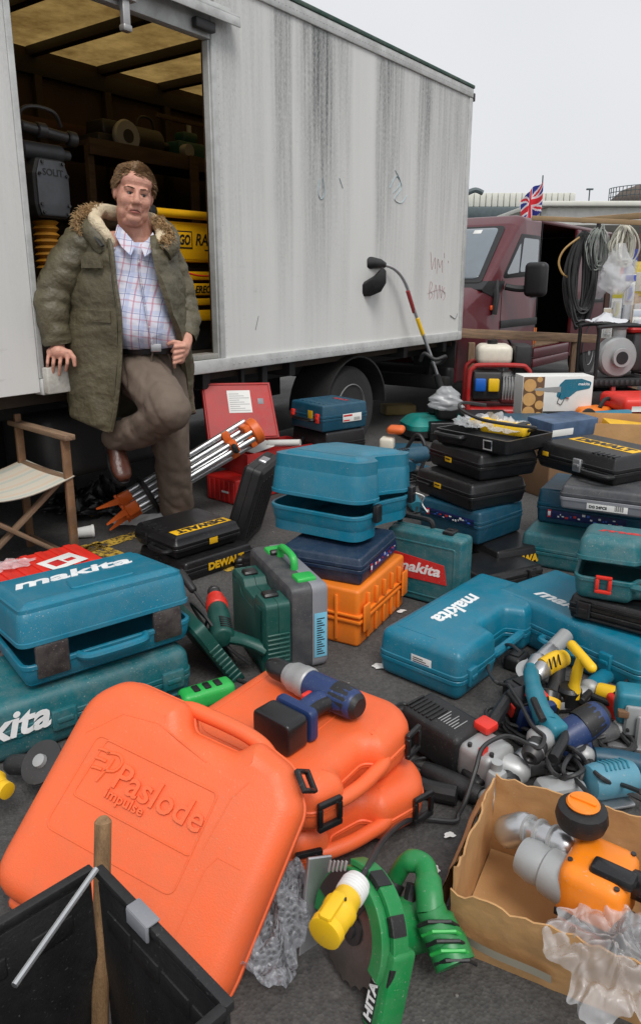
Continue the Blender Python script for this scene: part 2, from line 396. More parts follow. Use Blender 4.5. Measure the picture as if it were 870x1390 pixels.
def worn_paint():
    m = bpy.data.materials.new('worn_yellow_line'); m.use_nodes = True; n = m.node_tree; b = n.nodes['Principled BSDF']; L = n.links.new
    b.inputs['Base Color'].default_value = srgb(196,160,60)+(1,); b.inputs['Roughness'].default_value = .8
    tc = n.nodes.new('ShaderNodeTexCoord'); ns = n.nodes.new('ShaderNodeTexNoise'); ns.inputs['Scale'].default_value = 26; ns.inputs['Detail'].default_value = 8
    ns.inputs['Roughness'].default_value = .7
    L(tc.outputs['Object'], ns.inputs['Vector']); mr = n.nodes.new('ShaderNodeMapRange'); mr.inputs[1].default_value = .44; mr.inputs[2].default_value = .54
    L(ns.outputs[0], mr.inputs[0]); L(mr.outputs[0], b.inputs['Alpha'])
    return m
YLINE = worn_paint()
for k, (a, b_, wd) in enumerate([((112,748),(190,724),.09), ((120,738),(160,756),.10), ((300,772),(345,758),.1), ((118,700),(165,688),.08)]):
    p, q = G(*a, .004), G(*b_, .004); d = (q-p).normalized(); sd = Vector((-d.y, d.x, 0))*wd/2
    structure(MB().add([p-sd, q-sd, q+sd, p+sd], [(0,1,2,3)]).build('road_marking', YLINE, smooth=0))
# loose grit
gr = MB()
for k in range(420):
    x = random.uniform(-1.6, 1.8); y = random.uniform(.9, 6.5); r = random.uniform(.002, .006)
    gr.ell((x, y, r*.4), (r, r*random.uniform(.6, 1), r*.6), n=5, m=4)
stuff(tag(gr.build('grit', mat('grit', (.2,.19,.18), .9, var=.5, scale=40)), 'loose grit scattered over the asphalt', 'grit'))
# ================================================================== box truck
ANG = math.atan(.73); UX, UY = math.sin(ANG), math.cos(ANG)
TM = Matrix(((UX, -UY, 0, -.76), (UY, UX, 0, 4.05), (0, 0, 1, 0), (0, 0, 0, 1)))   # local: x along the side, y into the truck
def side_material():
    m = bpy.data.materials.new('streaked_white_panel'); m.use_nodes = True; n = m.node_tree; b = n.nodes['Principled BSDF']; L = n.links.new
    tc = n.nodes.new('ShaderNodeTexCoord'); sep = n.nodes.new('ShaderNodeSeparateXYZ'); L(tc.outputs['Object'], sep.inputs[0])
    def noise(scale, mp, det=6, rough=.6):
        a = n.nodes.new('ShaderNodeMapping'); a.inputs['Scale'].default_value = mp; L(tc.outputs['Object'], a.inputs[0])
        q = n.nodes.new('ShaderNodeTexNoise'); q.inputs['Scale'].default_value = scale; q.inputs['Detail'].default_value = det
        q.inputs['Roughness'].default_value = rough; L(a.outputs[0], q.inputs['Vector']); return q.outputs[0]
    def math_(op, a, b_, clamp=False):
        q = n.nodes.new('ShaderNodeMath'); q.operation = op; q.use_clamp = clamp
        for i, v in enumerate((a, b_)):
            if isinstance(v, (int, float)): q.inputs[i].default_value = v
            else: L(v, q.inputs[i])
        return q.outputs[0]
    def rng(v, a, b_, c, d):
        q = n.nodes.new('ShaderNodeMapRange'); L(v, q.inputs[0])
        for i, x in enumerate((a, b_, c, d)): q.inputs[i+1].default_value = x
        return q.outputs[0]
    # streak columns along the side (dirt washed down from the roof gutter)
    u = rng(sep.outputs[0], -2.4, 3.6, 0, 1)
    wob = noise(3, (1, 1, .25), 3); u = math_('ADD', u, math_('MULTIPLY', math_('SUBTRACT', wob, .5), .012))
    ramp = n.nodes.new('ShaderNodeValToRGB'); cr = ramp.color_ramp; cr.interpolation = 'LINEAR'
    cols = [(-2.4,.15),(.38,.45),(.50,.5),(.55,.28),(.62,.32),(.70,.28),(.78,.12),(.86,.75),(.98,.7),(1.02,.2),(1.08,.35),(1.14,.95),(1.38,1.0),(1.43,.55),(1.52,.6),
            (1.60,.5),(1.66,.08),(1.92,.06),(1.98,.8),(2.12,.9),(2.24,.6),(2.3,.45),(2.40,.3),(2.52,.25),(2.56,.75),(2.70,.8),(2.78,.4),(2.95,.6),(3.15,.55),(3.4,.5)]
    cr.elements[0].position = 0; cr.elements[0].color = (cols[0][1],)*3+(1,)
    cr.elements[1].position = 1; cr.elements[1].color = (.5,.5,.5,1)
    for t, v in cols[1:]:
        e = cr.elements.new((t+2.4)/6.0); e.color = (v,)*3+(1,)
    L(u, ramp.inputs[0])
    fine = rng(noise(38, (1, 1, .035), 4), .3, .7, .35, 1.15)
    speck = rng(noise(150, (1, 1, .3), 3), .35, .65, .55, 1.2)
    hgt = rng(sep.outputs[2], .9, 2.75, .10, 1.05)
    hn = noise(5, (1, 1, .1), 3); hgt = math_('MULTIPLY', hgt, rng(hn, .3, .7, .6, 1.3))
    hgt = math_('POWER', hgt, .95)
    dirt = math_('MULTIPLY', math_('MULTIPLY', ramp.outputs[0], fine), math_('MULTIPLY', hgt, speck), True)
    dirt = math_('MULTIPLY', dirt, 1.05, True)
    mx1 = n.nodes.new('ShaderNodeMix'); mx1.data_type = 'RGBA'; L(dirt, mx1.inputs[0])
    big = n.nodes.new('ShaderNodeValToRGB'); big.color_ramp.elements[0].color = srgb(206,206,203)+(1,); big.color_ramp.elements[1].color = srgb(222,222,219)+(1,)
    L(noise(2.2, (1, 1, .4)), big.inputs[0]); L(big.outputs[0], mx1.inputs[6]); mx1.inputs[7].default_value = (.085,.092,.09,1)
    # scuffs near the bottom
    sc = rng(noise(7, (1, 1, 3), 8, .7), .6, .7, 0, .25)
    mx2 = n.nodes.new('ShaderNodeMix'); mx2.data_type = 'RGBA'; L(sc, mx2.inputs[0]); L(mx1.outputs[2], mx2.inputs[6]); mx2.inputs[7].default_value = (.33,.32,.3,1)
    L(mx2.outputs[2], b.inputs['Base Color']); b.inputs['Roughness'].default_value = .5
    bp = n.nodes.new('ShaderNodeBump'); bp.inputs['Strength'].default_value = .12; bp.inputs['Distance'].default_value = .02
    L(noise(2.5, (1, 1, .8), 2), bp.inputs['Height']); L(bp.outputs[0], b.inputs['Normal'])
    return m
SIDE = side_material()
TRIM = mat('dirty_white_trim', srgb(190,192,190), .5, dust=.55, dustcol=(.16,.16,.15), scale=4, grain=(1,1,1), bump=.05)
CHAS = mat('black_chassis', (.012,.012,.012), .7, dust=.3, dustcol=(.05,.045,.04))
truck = empty('box_truck', 'dirty white box truck with open side door and dark streaked panels', 'truck', TM)
for a, b_ in ((.352, 1.575), (1.5765, 2.52), (2.5215, 3.40)):
    MB().rbox(a, 0, .83, b_, .035, 2.78, .0012, .0012, 1).build('side_panel', SIDE, truck)
MB().rbox(-2.6, 0, .77, -.872, .035, 2.78, .002, .002, 1).build('side_panel', SIDE, truck)
MB().rbox(-2.6, -.014, 2.765, 3.46, .04, 2.835, .006).build('top_rail', TRIM, truck)
MB().rbox(-2.6, -.02, 2.836, 3.47, .1, 2.862, .005).build('roof_edge', mat('dark_green_edge', srgb(24,64,52), .6, dust=.4), truck)
MB().rbox(-.87, -.018, .758, 3.44, .05, .832, .006).build('bottom_rail', TRIM, truck)
MB().rbox(3.402, -.012, .76, 3.462, .05, 2.764, .012).build('corner_post', TRIM, truck)
MB().rbox(.312, -.008, .833, .351, .06, 2.60, .004).rbox(.300, .005, .834, .3115, .05, 2.48, .003).build('door_jamb', TRIM, truck)
MB().rbox(-.8715, -.006, .833, -.842, .06, 2.49, .004).build('door_jamb', TRIM, truck)
MB().rbox(-.87, -.004, 2.482, .312, .05, 2.764, .004).build('door_header', TRIM, truck)
rl = MB().rbox(-2.2, -.075, 2.605, .47, -.005, 2.615, .002).rbox(-2.2, -.078, 2.56, .47, -.068, 2.6045, .002).rbox(-2.2, -.013, 2.615, .47, -.005, 2.66, .002)
rl.build('door_rail', TRIM, truck)
br = MB().rbox(-.33, -.06, 2.50, -.22, -.012, 2.555, .004).cyl((-.30,-.066,2.535),(-.30,-.03,2.535),.022).cyl((-.25,-.066,2.535),(-.25,-.03,2.535),.022)
br.rbox(-.295, -.05, 2.38, -.255, -.02, 2.505, .004).rbox(-.30,-.055,2.37,-.25,-.015,2.40,.008)
br.build('door_roller', mat('galvanised', (.42,.42,.42), .45, metal=.6, dust=.4), truck)
MB().rbox(.17, -.05, 2.50, .31, -.012, 2.55, .008).build('door_stop', BLACKM, truck)
MB().rbox(-.868, -.06, .765, -.60, -.0185, .885, .008).build('sill_block', mat('chipped_white_wood', srgb(196,194,186), .65, dust=.6, dustcol=(.2,.16,.12), scale=9, bump=.2), truck)
MB().rbox(-.84, .001, .834, .3, .10, .862, .004).build('door_sill', mat('worn_sill', srgb(150,148,142), .6, dust=.6, dustcol=(.14,.12,.1), scale=6), truck)
rv = MB()
for t in (.365, 1.56, 1.592, 2.505, 2.537, 3.388):
    for k in range(46): rv.ell((t, -.001, .86+k*.0415), (.0028, .0014, .0028), n=6, m=4)
for k in range(90): rv.ell((.40+k*.0335, -.015, 2.80), (.004, .0025, .004), n=6, m=4)
for k in range(60): rv.ell((.40+k*.05, -.019, .795), (.005, .003, .005), n=6, m=4)
stuff(rv.build('rivet', mat('rivet_metal', (.5,.5,.5), .5, dust=.3), truck))
# graffiti and paint flicks: thin felt-pen lines
def pen(pts, m, r=.004):
    MB().tube(cr_([(t, -.0005, z) for t, z in pts], 6), r, 5, ell=(1, .25)).build('graffiti_stroke', m, truck)
PENR = mat('maroon_marker', srgb(146,86,90), .7, var=.3, scale=40); PENB = mat('faded_teal_marker', srgb(158,182,188), .7)
for pts in ([(2.82,1.50),(2.85,1.36)], [(2.85,1.36),(2.90,1.46),(2.91,1.37)], [(2.94,1.33),(2.95,1.45),(2.99,1.38),(3.03,1.44),(3.04,1.34)], [(3.06,1.50),(3.07,1.46)], [(3.14,1.44),(3.15,1.42)],
            [(2.82,1.13),(2.83,1.26),(2.87,1.24),(2.84,1.19),(2.88,1.16),(2.83,1.12)], [(2.90,1.12),(2.93,1.24),(2.97,1.12)], [(2.99,1.13),(3.0,1.24),(3.04,1.13),(3.05,1.23)],
            [(3.10,1.22),(3.07,1.19),(3.11,1.15),(3.08,1.11)], [(2.79,1.17),(3.0,1.20),(3.12,1.17)]): pen(pts, PENR, .0026)
for pts in ([(1.28,1.90),(1.26,1.82),(1.29,1.78),(1.33,1.82),(1.31,1.91)], [(1.50,1.93),(1.54,1.87)], [(2.15,1.93),(2.24,2.02),(2.32,1.95),(2.22,1.86),(2.32,1.84),(2.40,1.9)], [(2.22,2.06),(2.30,1.98),(2.2,1.9)]): pen(pts, PENB, .005)
pen([(.62,.98),(.65,1.06)], mat('grey_scuff', (.2,.2,.2), .8), .004)
pen([(3.22,.98),(3.32,.95),(3.36,.99)], mat('grey_scuff'), .008)
# roof: translucent fibreglass sheet over dark bows
def roof_material():
    m = bpy.data.materials.new('stained_fibreglass'); m.use_nodes = True; n = m.node_tree; L = n.links.new
    n.nodes.remove(n.nodes['Principled BSDF']); o = n.nodes['Material Output']
    tc = n.nodes.new('ShaderNodeTexCoord'); ns = n.nodes.new('ShaderNodeTexNoise'); ns.inputs['Scale'].default_value = 3; ns.inputs['Detail'].default_value = 9
    ns.inputs['Roughness'].default_value = .7; L(tc.outputs['Object'], ns.inputs['Vector'])
    r = n.nodes.new('ShaderNodeValToRGB'); r.color_ramp.elements[0].position = .32; r.color_ramp.elements[1].position = .7
    r.color_ramp.elements[0].color = (.12,.07,.02,1); r.color_ramp.elements[1].color = (.38,.25,.085,1); L(ns.outputs[0], r.inputs[0])
    d = n.nodes.new('ShaderNodeBsdfDiffuse'); t = n.nodes.new('ShaderNodeBsdfTranslucent'); mx_ = n.nodes.new('ShaderNodeMixShader'); mx_.inputs[0].default_value = .62
    L(r.outputs[0], d.inputs[0]); L(r.outputs[0], t.inputs[0]); L(d.outputs[0], mx_.inputs[1]); L(t.outputs[0], mx_.inputs[2]); L(mx_.outputs[0], o.inputs[0])
    return m
MB().add([(-2.6,.05,2.84),(3.46,.05,2.84),(3.46,2.05,2.84),(-2.6,2.05,2.84)], [(0,1,2,3)]).build('roof_sheet', roof_material(), truck, smooth=0)
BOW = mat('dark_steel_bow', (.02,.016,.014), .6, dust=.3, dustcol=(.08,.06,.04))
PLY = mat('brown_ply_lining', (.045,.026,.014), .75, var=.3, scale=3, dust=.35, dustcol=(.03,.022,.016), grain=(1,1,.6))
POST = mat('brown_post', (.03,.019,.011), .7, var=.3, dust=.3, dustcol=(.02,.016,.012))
for k in range(-3, 6): MB().rbox(.60+k*.6-.03, .05, 2.775, .60+k*.6+.03, 2.0, 2.8385, .004).build('roof_bow', BOW, truck)
MB().rbox(-2.6, 1.96, 2.66, 3.40, 2.0, 2.775, .004).build('cant_rail', BOW, truck)
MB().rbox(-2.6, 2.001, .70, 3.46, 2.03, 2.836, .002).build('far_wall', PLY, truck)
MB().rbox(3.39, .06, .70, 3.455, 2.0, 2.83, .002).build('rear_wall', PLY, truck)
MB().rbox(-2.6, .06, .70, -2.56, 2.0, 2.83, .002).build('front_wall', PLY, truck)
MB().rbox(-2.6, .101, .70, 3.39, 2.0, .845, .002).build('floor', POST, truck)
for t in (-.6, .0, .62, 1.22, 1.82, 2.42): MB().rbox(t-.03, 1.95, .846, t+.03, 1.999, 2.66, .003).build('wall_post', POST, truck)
MB().rbox(-2.5, 1.93, 2.30, 3.38, 1.949, 2.38, .003).build('wall_batten', mat('red_brown_batten', (.07,.028,.016), .7, var=.3), truck)
MB().rbox(-2.5, 1.93, 1.70, 3.38, 1.949, 1.78, .003).build('wall_batten', POST, truck)
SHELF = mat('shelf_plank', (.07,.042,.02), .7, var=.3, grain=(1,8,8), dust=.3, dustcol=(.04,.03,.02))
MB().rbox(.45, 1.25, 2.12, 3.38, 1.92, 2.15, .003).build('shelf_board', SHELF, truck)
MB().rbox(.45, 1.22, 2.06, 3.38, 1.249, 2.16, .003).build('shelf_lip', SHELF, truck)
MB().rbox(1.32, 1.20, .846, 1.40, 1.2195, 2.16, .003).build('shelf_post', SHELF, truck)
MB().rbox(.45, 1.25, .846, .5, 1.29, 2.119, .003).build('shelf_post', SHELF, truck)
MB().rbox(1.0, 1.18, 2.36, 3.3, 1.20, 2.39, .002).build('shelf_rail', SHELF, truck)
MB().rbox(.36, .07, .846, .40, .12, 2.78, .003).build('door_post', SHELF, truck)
# underneath
MB().rbox(-2.6, .35, .60, 3.4, .43, .757, .004).rbox(-2.6, 1.55, .60, 3.4, 1.63, .757, .004).build('chassis_rail', CHAS, truck)
for t in (-.6, .2, 1.0, 2.5, 3.2): MB().rbox(t, .04, .66, t+.06, 1.95, .757, .003).build('cross_member', CHAS, truck)
MB().rbox(-.8, .10, .30, .1, .5, .62, .05, .05, 3).build('fuel_tank', CHAS, truck)
MB().rbox(.55, .06, .28, .58, .09, .75, .004).rbox(.75, .06, .28, .80, .1, .75, .004).rbox(.55, .05, .24, 1.35, .075, .30, .004).build('side_guard', CHAS, truck)
MB().rbox(-2.6, 2.0, .10, 3.3, 2.02, .755, .004).build('added_light_blocker', CHAS, truck)  # added panel, shuts out far-side light so the underside goes dark
MB().rbox(-2.6, .9, .14, .9, 1.3, .60, .03).build('underfloor_locker', CHAS, truck)
MB().rbox(3.32, .06, .30, 3.42, 1.9, .42, .02).build('rear_bumper', CHAS, truck)
MB().rbox(3.40, .02, .50, 3.415, .45, .745, .002).build('mudflap', CHAS, truck)
arch = MB()
for k in range(17):
    pass
prof = [(1.80+.40*math.cos(PI*k/16), .34+.38*math.sin(PI*k/16)) for k in range(17)]
arch.loops([[(x, .03, z), (x, .36, z), (x+(x-1.8)*.03, .36, z+.012), (x+(x-1.8)*.03, .03, z+.012)] for x, z in prof])
arch.build('mudguard', CHAS, truck)
TYRE = mat('tyre_rubber', (.022,.022,.023), .75, dust=.5, dustcol=(.06,.055,.05), bump=.1)
wz = .325
for t in (1.80, -1.9):
    ty = MB().lathe([(.19,.0),(.235,-.012),(.30,-.01),(.322,.02),(.325,.05),(.325,.16),(.322,.19),(.30,.215),(.19,.215)], (t, .09, wz), (0,1,0), 40).build('tyre', TYRE, truck)
    MB().lathe([(.19,.004),(.195,-.008),(.188,-.012),(.178,.01),(.165,.03),(.10,.045),(.06,.02),(.055,-.02),(.02,-.025)], (t, .09, wz), (0,1,0), 28).build('rim', mat('grey_wheel_rim', (.2,.2,.2), .6, dust=.5, dustcol=(.08,.07,.06)), ty)
    nuts = MB()
    for k in range(6): nuts.cyl((t+.08*math.cos(k*PI/3), .10, wz+.08*math.sin(k*PI/3)), (t+.08*math.cos(k*PI/3), .125, wz+.08*math.sin(k*PI/3)), .012, 6)
    stuff(nuts.build('wheel_nut', CHAS, ty))
# ------------------------------------------------------------------ things kept inside the truck
def tl(t, d, z): return TM @ Vector((t, d, z))
def TF(t, d, z, rz=0): return TM @ T(t, d, z, 0, 0, rz)
rm = empty('trench_rammer', 'grey trench rammer with ribbed yellow bellows inside the truck doorway', 'rammer', TF(-.41, .52, 1.10) @ Matrix.Scale(.74, 4))
ENG = mat('grimy_engine_metal', (.06,.062,.066), .5, metal=.5, dust=.35, dustcol=(.07,.06,.05), bump=.1)
bel = []
for k in range(33): bel.append((.088+.018*math.cos(k*PI/2*1.0)*1.0, .32+k*.0095))
MB().lathe([(.02,.05)]+[(.06,.05),(.07,.30)]+[(.078+.012*math.cos(k*PI/2), .31+k*.011) for k in range(29)]+[(.07,.63),(.02,.63)], (0,0,0), n=24).build('bellows', mat('ochre_rubber', srgb(176,120,26), .5, dust=.4, dustcol=(.1,.07,.03)), rm)
MB().rbox(-.16,-.12,0,.16,.16,.06,.02).build('foot_plate', ENG, rm)
bd = fillet([(-.115,.64),(.115,.64),(.135,.72),(.135,.92),(.10,1.02),(-.10,1.02),(-.135,.92),(-.135,.72)], .03, 3)
hb = MB().shell(bd, [(.02,-.12),(0,-.10),(0,.10),(.02,.12)], mtx=Matrix.Rotation(PI/2, 4, 'X'))
hb.build('gearcase', ENG, rm)
cv = MB().shell(inset(bd, .012), [(0,.12),(0,.132),(.006,.136)], mtx=Matrix.Rotation(PI/2, 4, 'X')); cov = cv.build('cover_plate', mat('rammer_cover', (.09,.095,.105), .45, metal=.4, dust=.4, dustcol=(.08,.07,.06)), rm)
bolts = MB()
for (x, z) in inset(bd, .028)[::3]: bolts.cyl((x, -.137, z), (x, -.15, z), .011, 6)
stuff(bolts.build('bolt', STEELD, cov))
text('lettering', 'SOLIT', .16, BLACKPR, cov, T(0, -.1375, .93, PI/2), bold=.02)
MB().cyl((-.16,-.02,1.07),(.16,-.02,1.07),.06,18,bev=.01).cyl((.16,-.02,1.07),(.22,-.02,1.07),.035,14).build('engine', ENG, rm)
MB().cyl((-.17,-.06,1.21),(.19,-.06,1.18),.036,16,bev=.008).cyl((.19,-.06,1.18),(.26,-.06,1.175),.052,16,bev=.01).cyl((-.05,-.06,1.2),(.02,-.06,1.2),.05,16,bev=.006).build('air_filter', STEELD, rm)
MB().tube(cr_([(-.17,-.05,1.10),(-.20,-.12,1.27),(-.12,-.15,1.32),(.04,-.14,1.31),(.12,-.1,1.24)], 6), .013, 8).build('handle', STEELD, rm)
tag(MB().rbox(-.22,-.18,0,.2,.22,.252,.01).build('wooden_plinth', POST, mtx=TF(-.41,.52,.846)), 'dark wooden plinth under the trench rammer', 'plinth')
# yellow hoist cabinets
YH = mat('yellow_painted_steel', srgb(238,178,14), .4, dust=.25, dustcol=(.2,.13,.03))
h1 = empty('yellow_machine', 'yellow site machine with black lettering standing on the yellow stand in the truck', 'machine', TF(.46, .33, 1.375, R(-4)))
MB().rbox(-.26,0,.0,.44,.5,.225,.012).build('body', YH, h1)
MB().rbox(-.30,-.01,-.02,-.262,.49,.27,.006).build('side_plate', BLACKM, h1)
MB().cyl((-.30,-.02,.265),(.44,-.02,.265),.024,14).build('top_bar', YH, h1)
MB().cyl((-.345,-.02,.265),(-.297,-.02,.265),.036,14,bev=.006).build('knob', BLACKM, h1)
MB().rbox(-.245,-.0035,.015,.435,-.0002,.21,.001).build('panel', YH, h1)
MB().rbox(-.135,-.0062,.075,-.015,-.0037,.175,.001).build('badge', BLACKPR, h1)
MB().rbox(-.127,-.0078,.083,-.023,-.0064,.167,.001).build('badge_field', YH, h1)
text('lettering', 'GO', .085, BLACKPR, h1, T(-.075,-.008,.125,PI/2), shear=.2, bold=.04, height=.06)
text('lettering', 'RAZOR', .26, BLACKPR, h1, T(.14,-.0038,.13,PI/2), shear=.25, bold=.02, height=.07)
MB().rbox(.08,-.0046,.066,.20,-.0036,.074,.0004).build('print_line', BLACKPR, h1)
MB().tube(cr_([(-.25,-.03,.0),(-.15,-.05,-.05),(.0,-.05,-.08),(.2,-.04,-.07),(.35,-.03,-.05)], 6), .006, 6).build('hose', REDBR, h1)
h2 = empty('yellow_stand', 'lower yellow stand of stacked rails marked self-erecting inside the truck', 'stand', TF(.46, .36, .846, R(-4)))
for z0, z1 in ((.425,.475),(.335,.405),(.275,.315),(.18,.245)): MB().rbox(-.24,-.01,z0,.45,.46,z1,.008).build('rail', YH, h2)
MB().rbox(-.22,.03,0,.44,.44,.505,.01).build('core', BLACKM, h2)
text('lettering', 'SELF-ERECTING', .36, BLACKPR, h2, T(.08,-.0105,.37,PI/2), shear=.25, bold=.03, height=.045)
for k in range(4): MB().rbox(-.22+k*.026,-.0135,.345,-.206+k*.026,-.0105,.395,.001).build('stripe', BLACKPR, h2)
MB().rbox(-.17,-.0115,.20,-.11,-.0103,.22,.0004).build('print_line', BLACKPR, h2)
MB().rbox(0,0,0,.62,.4,.30,.015).build('storage_bin', mat('bin_red', (.25,.025,.02), .5, dust=.3), smooth=35, mtx=TF(.42,1.0,1.30))
tag(bpy.data.objects['storage_bin'], 'red storage bin behind the man inside the truck', 'bin')
tag(MB().rbox(0,0,0,.6,.4,.28,.015).build('tool_chest', mat('bin_navy', (.015,.03,.10), .5, dust=.3), mtx=TF(1.06,1.0,1.30)), 'dark blue chest beside the red bin inside the truck', 'chest')
tag(MB().rbox(.3,.9,.846,2.0,1.17,1.298,.01).build('storage_bench', POST, mtx=TM), 'low dark bench under the bins inside the truck', 'bench')
# engines and parts on the shelf
def junk(name, label, t, z, kind):
    e = empty(name, label, 'machine part', TF(t, 1.55, z))
    if kind == 0:
        MB().rbox(-.16,-.12,0,.14,.12,.10,.01).rbox(-.10,-.1,.1,.08,.1,.2,.02).build('block', STEELD, e)
        MB().lathe([(.02,0),(.10,.0),(.11,.02),(.10,.05),(.03,.05)], (.03,-.2,.09), (0,1,0), 22).build('flywheel', CASTG, e)
        MB().lathe([(.01,-.004),(.045,-.004),(.045,.003)], (.03,-.2,.09), (0,1,0), 16).build('hub', STEELD, e)
    elif kind == 1:
        MB().cyl((-.16,0,.11),(.1,0,.11),.10,18,bev=.015).rbox(-.12,-.08,0,.06,.08,.04,.006).build('motor', STEELD, e)
        MB().cyl((.1,0,.11),(.2,0,.11),.03,12).tube(cr_([(-.1,0,.2),(-.05,0,.28),(.05,0,.28),(.08,0,.2)],5),.01).build('handle', BLACKM, e)
    else:
        MB().rbox(-.14,-.1,0,.14,.1,.16,.02).rbox(-.05,-.06,.16,.1,.06,.24,.02).build('gearbox', GREEND if kind == 2 else STEELD, e)
        MB().cyl((-.1,-.1,.08),(-.1,-.16,.08),.05,14).build('pulley', CASTG, e); MB().cyl((.06,0,.24),(.06,0,.32),.02).build('shaft', CASTG, e)
junk('engine_block', 'dark engine with a pale flywheel on the truck shelf', .85, 2.151, 0)
junk('electric_motor', 'round dark motor with a handle on the truck shelf', 1.22, 2.151, 1)
junk('gearbox', 'dark green gearbox on the truck shelf', 1.6, 2.151, 2)
junk('gearbox', 'black gearbox at the far end of the truck shelf', 2.05, 2.151, 3)
# ================================================================== maroon van
VM = Matrix(((UX, -UY, 0, 2.15), (UY, UX, 0, 8.2), (0, 0, 1, 0), (0, 0, 0, 1)))
van = empty('van', 'maroon panel van with its side door slid open', 'van', VM)
MAR = mat('maroon_paint', srgb(84,14,26), .34, var=.06, coat=.35, dust=.14, dustcol=(.2,.12,.12), scale=3)
VBLK = mat('van_black_trim', (.016,.016,.017), .5, dust=.2, dustcol=(.06,.06,.06))
VGL = mat('van_glass', (.15,.185,.21), .06, var=.05, coat=1.0, spec=.9)
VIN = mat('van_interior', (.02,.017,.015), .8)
RX = Matrix.Rotation(PI/2, 4, 'X')
cab = fillet([(-1.5,.30),(-.78,.30),(-.78,.34),(-.12,.34),(-.12,.30),(.54,.30),(.54,1.945),(.02,1.955),(-.16,1.86),(-.90,1.24),(-1.36,1.06),(-1.48,.85)],
             [.04,.01,.01,.01,.01,.02,.01,.16,.08,.10,.14,.06], 4)
MB().shell(cab, [(.06,-1.9),(.02,-1.86),(0,-1.8),(0,-.12),(.012,-.05),(.035,-.012),(.06,0)], mtx=RX).build('cab', MAR, van)
MB().rbox(.541,.03,1.90,3.4,1.88,1.95,.02,.02,3).build('roof', MAR, van)
MB().rbox(1.80,.0,.34,3.4,.05,1.899,.015).build('rear_side', MAR, van)
MB().rbox(1.83,-.012,1.0,3.36,-.001,1.06,.004).build('side_moulding', VBLK, van)
MB().rbox(.541,.0,.30,1.7985,.06,.40,.01).rbox(.541,.004,.402,1.7985,.1,.52,.01).build('sill', MAR, van)
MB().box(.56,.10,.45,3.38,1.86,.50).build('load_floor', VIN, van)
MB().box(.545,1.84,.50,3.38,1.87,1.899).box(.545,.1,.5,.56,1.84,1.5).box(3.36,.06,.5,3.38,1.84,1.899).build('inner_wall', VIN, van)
# windscreen
def on_ws(u, d, off=0.0):      # u 0 bottom .. 1 top on the slanted screen
    a = Vector((-.885,0,1.255)); b_ = Vector((-.20,0,1.83)); p = a.lerp(b_, u); nrm = Vector((-(b_.z-a.z),0,(b_.x-a.x))).normalized()
    return Vector((p.x, d, p.z))+nrm*off
WSM = frame(on_ws(0, 1.84), on_ws(0, .06), on_ws(1, 1.84)); WSL = (on_ws(1,0)-on_ws(0,0)).length
MB().shell(fillet([(0,-.01),(1.78,-.01),(1.72,WSL),(.06,WSL)], .06, 4), [(0,-.01),(0,.008),(.004,.012)], mtx=WSM).build('windscreen_seal', VBLK, van)
ws = MB().shell(fillet([(.05,.05),(1.73,.05),(1.66,WSL-.04),(.12,WSL-.04)], .06, 4), [(0,.0125),(0,.015),(.003,.017)], mtx=WSM).build('windscreen', VGL, van)
MB().cyl((1.45,.16,.0172),(1.45,.16,.0185),.045,16,mtx=WSM).build('tax_disc', PAPER, ws)
MB().rbox(1.40,WSL-.13,.0172,1.49,WSL-.07,.0184,.001,mtx=WSM).build('sticker', PAPER, ws)
MB().tube([(.25,.08,.03),(.8,.09,.03),(1.15,.12,.03)],.012,6,mtx=WSM).build('wiper', VBLK, van)
MB().shell(fillet([(-1.02,1.185),(-.62,1.10),(-.42,1.28),(-.86,1.275)], .02, 3), [(0,-1.85),(0,.006)], mtx=RX).build('scuttle', VBLK, van)
# cab door
MB().shell(fillet([(-.52,1.30),(.50,1.34),(.49,1.76),(-.06,1.76)], .04, 3), [(0,-.02),(0,.004),(.003,.006)], mtx=RX).build('window_frame', VBLK, van)
MB().shell(fillet([(-.06,1.37),(.45,1.385),(.44,1.72),(.0,1.72)], .03, 3), [(0,.0062),(0,.008)], mtx=RX).build('window', VGL, van)
MB().shell(fillet([(-.42,1.34),(-.09,1.365),(-.07,1.68)], .02, 3), [(0,.0062),(0,.008)], mtx=RX).build('window', VGL, van)
MB().rbox(-.42,-.012,.42,.52,-.001,.425,.002).rbox(.527,-.004,.42,.534,-.0005,1.9,.001).rbox(-.50,-.004,.75,-.493,-.0005,1.3,.001).build('door_gap', VBLK, van)
MB().rbox(-.5,-.014,.80,.53,-.001,.88,.005).build('door_moulding', VBLK, van)
MB().rbox(.32,-.02,1.10,.48,-.001,1.15,.008).build('door_handle', VBLK, van)
MB().tube(cr_([(-.46,-.02,1.22),(-.40,-.12,1.2),(-.3,-.22,1.2)],5),.035,10).build('mirror_arm', VBLK, van)
MB().rbox(-.40,-.40,1.12,-.26,-.18,1.46,.05,.05,4).build('mirror', VBLK, van)
MB().rbox(-.2585,-.38,1.15,-.257,-.2,1.43,.0005).build('mirror_glass', VGL, van)
MB().tube([(-.62,.02,1.28),(-.70,-.03,1.12),(-.72,-.025,.95)],[.03,.035,.03],8).build('snorkel', VBLK, van)
MB().rbox(-.78,-.016,.99,-.70,-.001,1.04,.01).build('indicator', mat('amber_lens', srgb(240,90,30), .25, coat=.6), van)
MB().rbox(-1.53,.08,.52,-1.49,.46,.74,.03).build('headlamp', mat('lamp_lens', (.5,.52,.54), .15, coat=1), van)
MB().rbox(-1.56,.02,.28,-1.40,1.88,.50,.05,.05,3).build('bumper', VBLK, van)
MB().rbox(-1.515,.5,.56,-1.485,1.4,.86,.01).build('grille', VBLK, van)
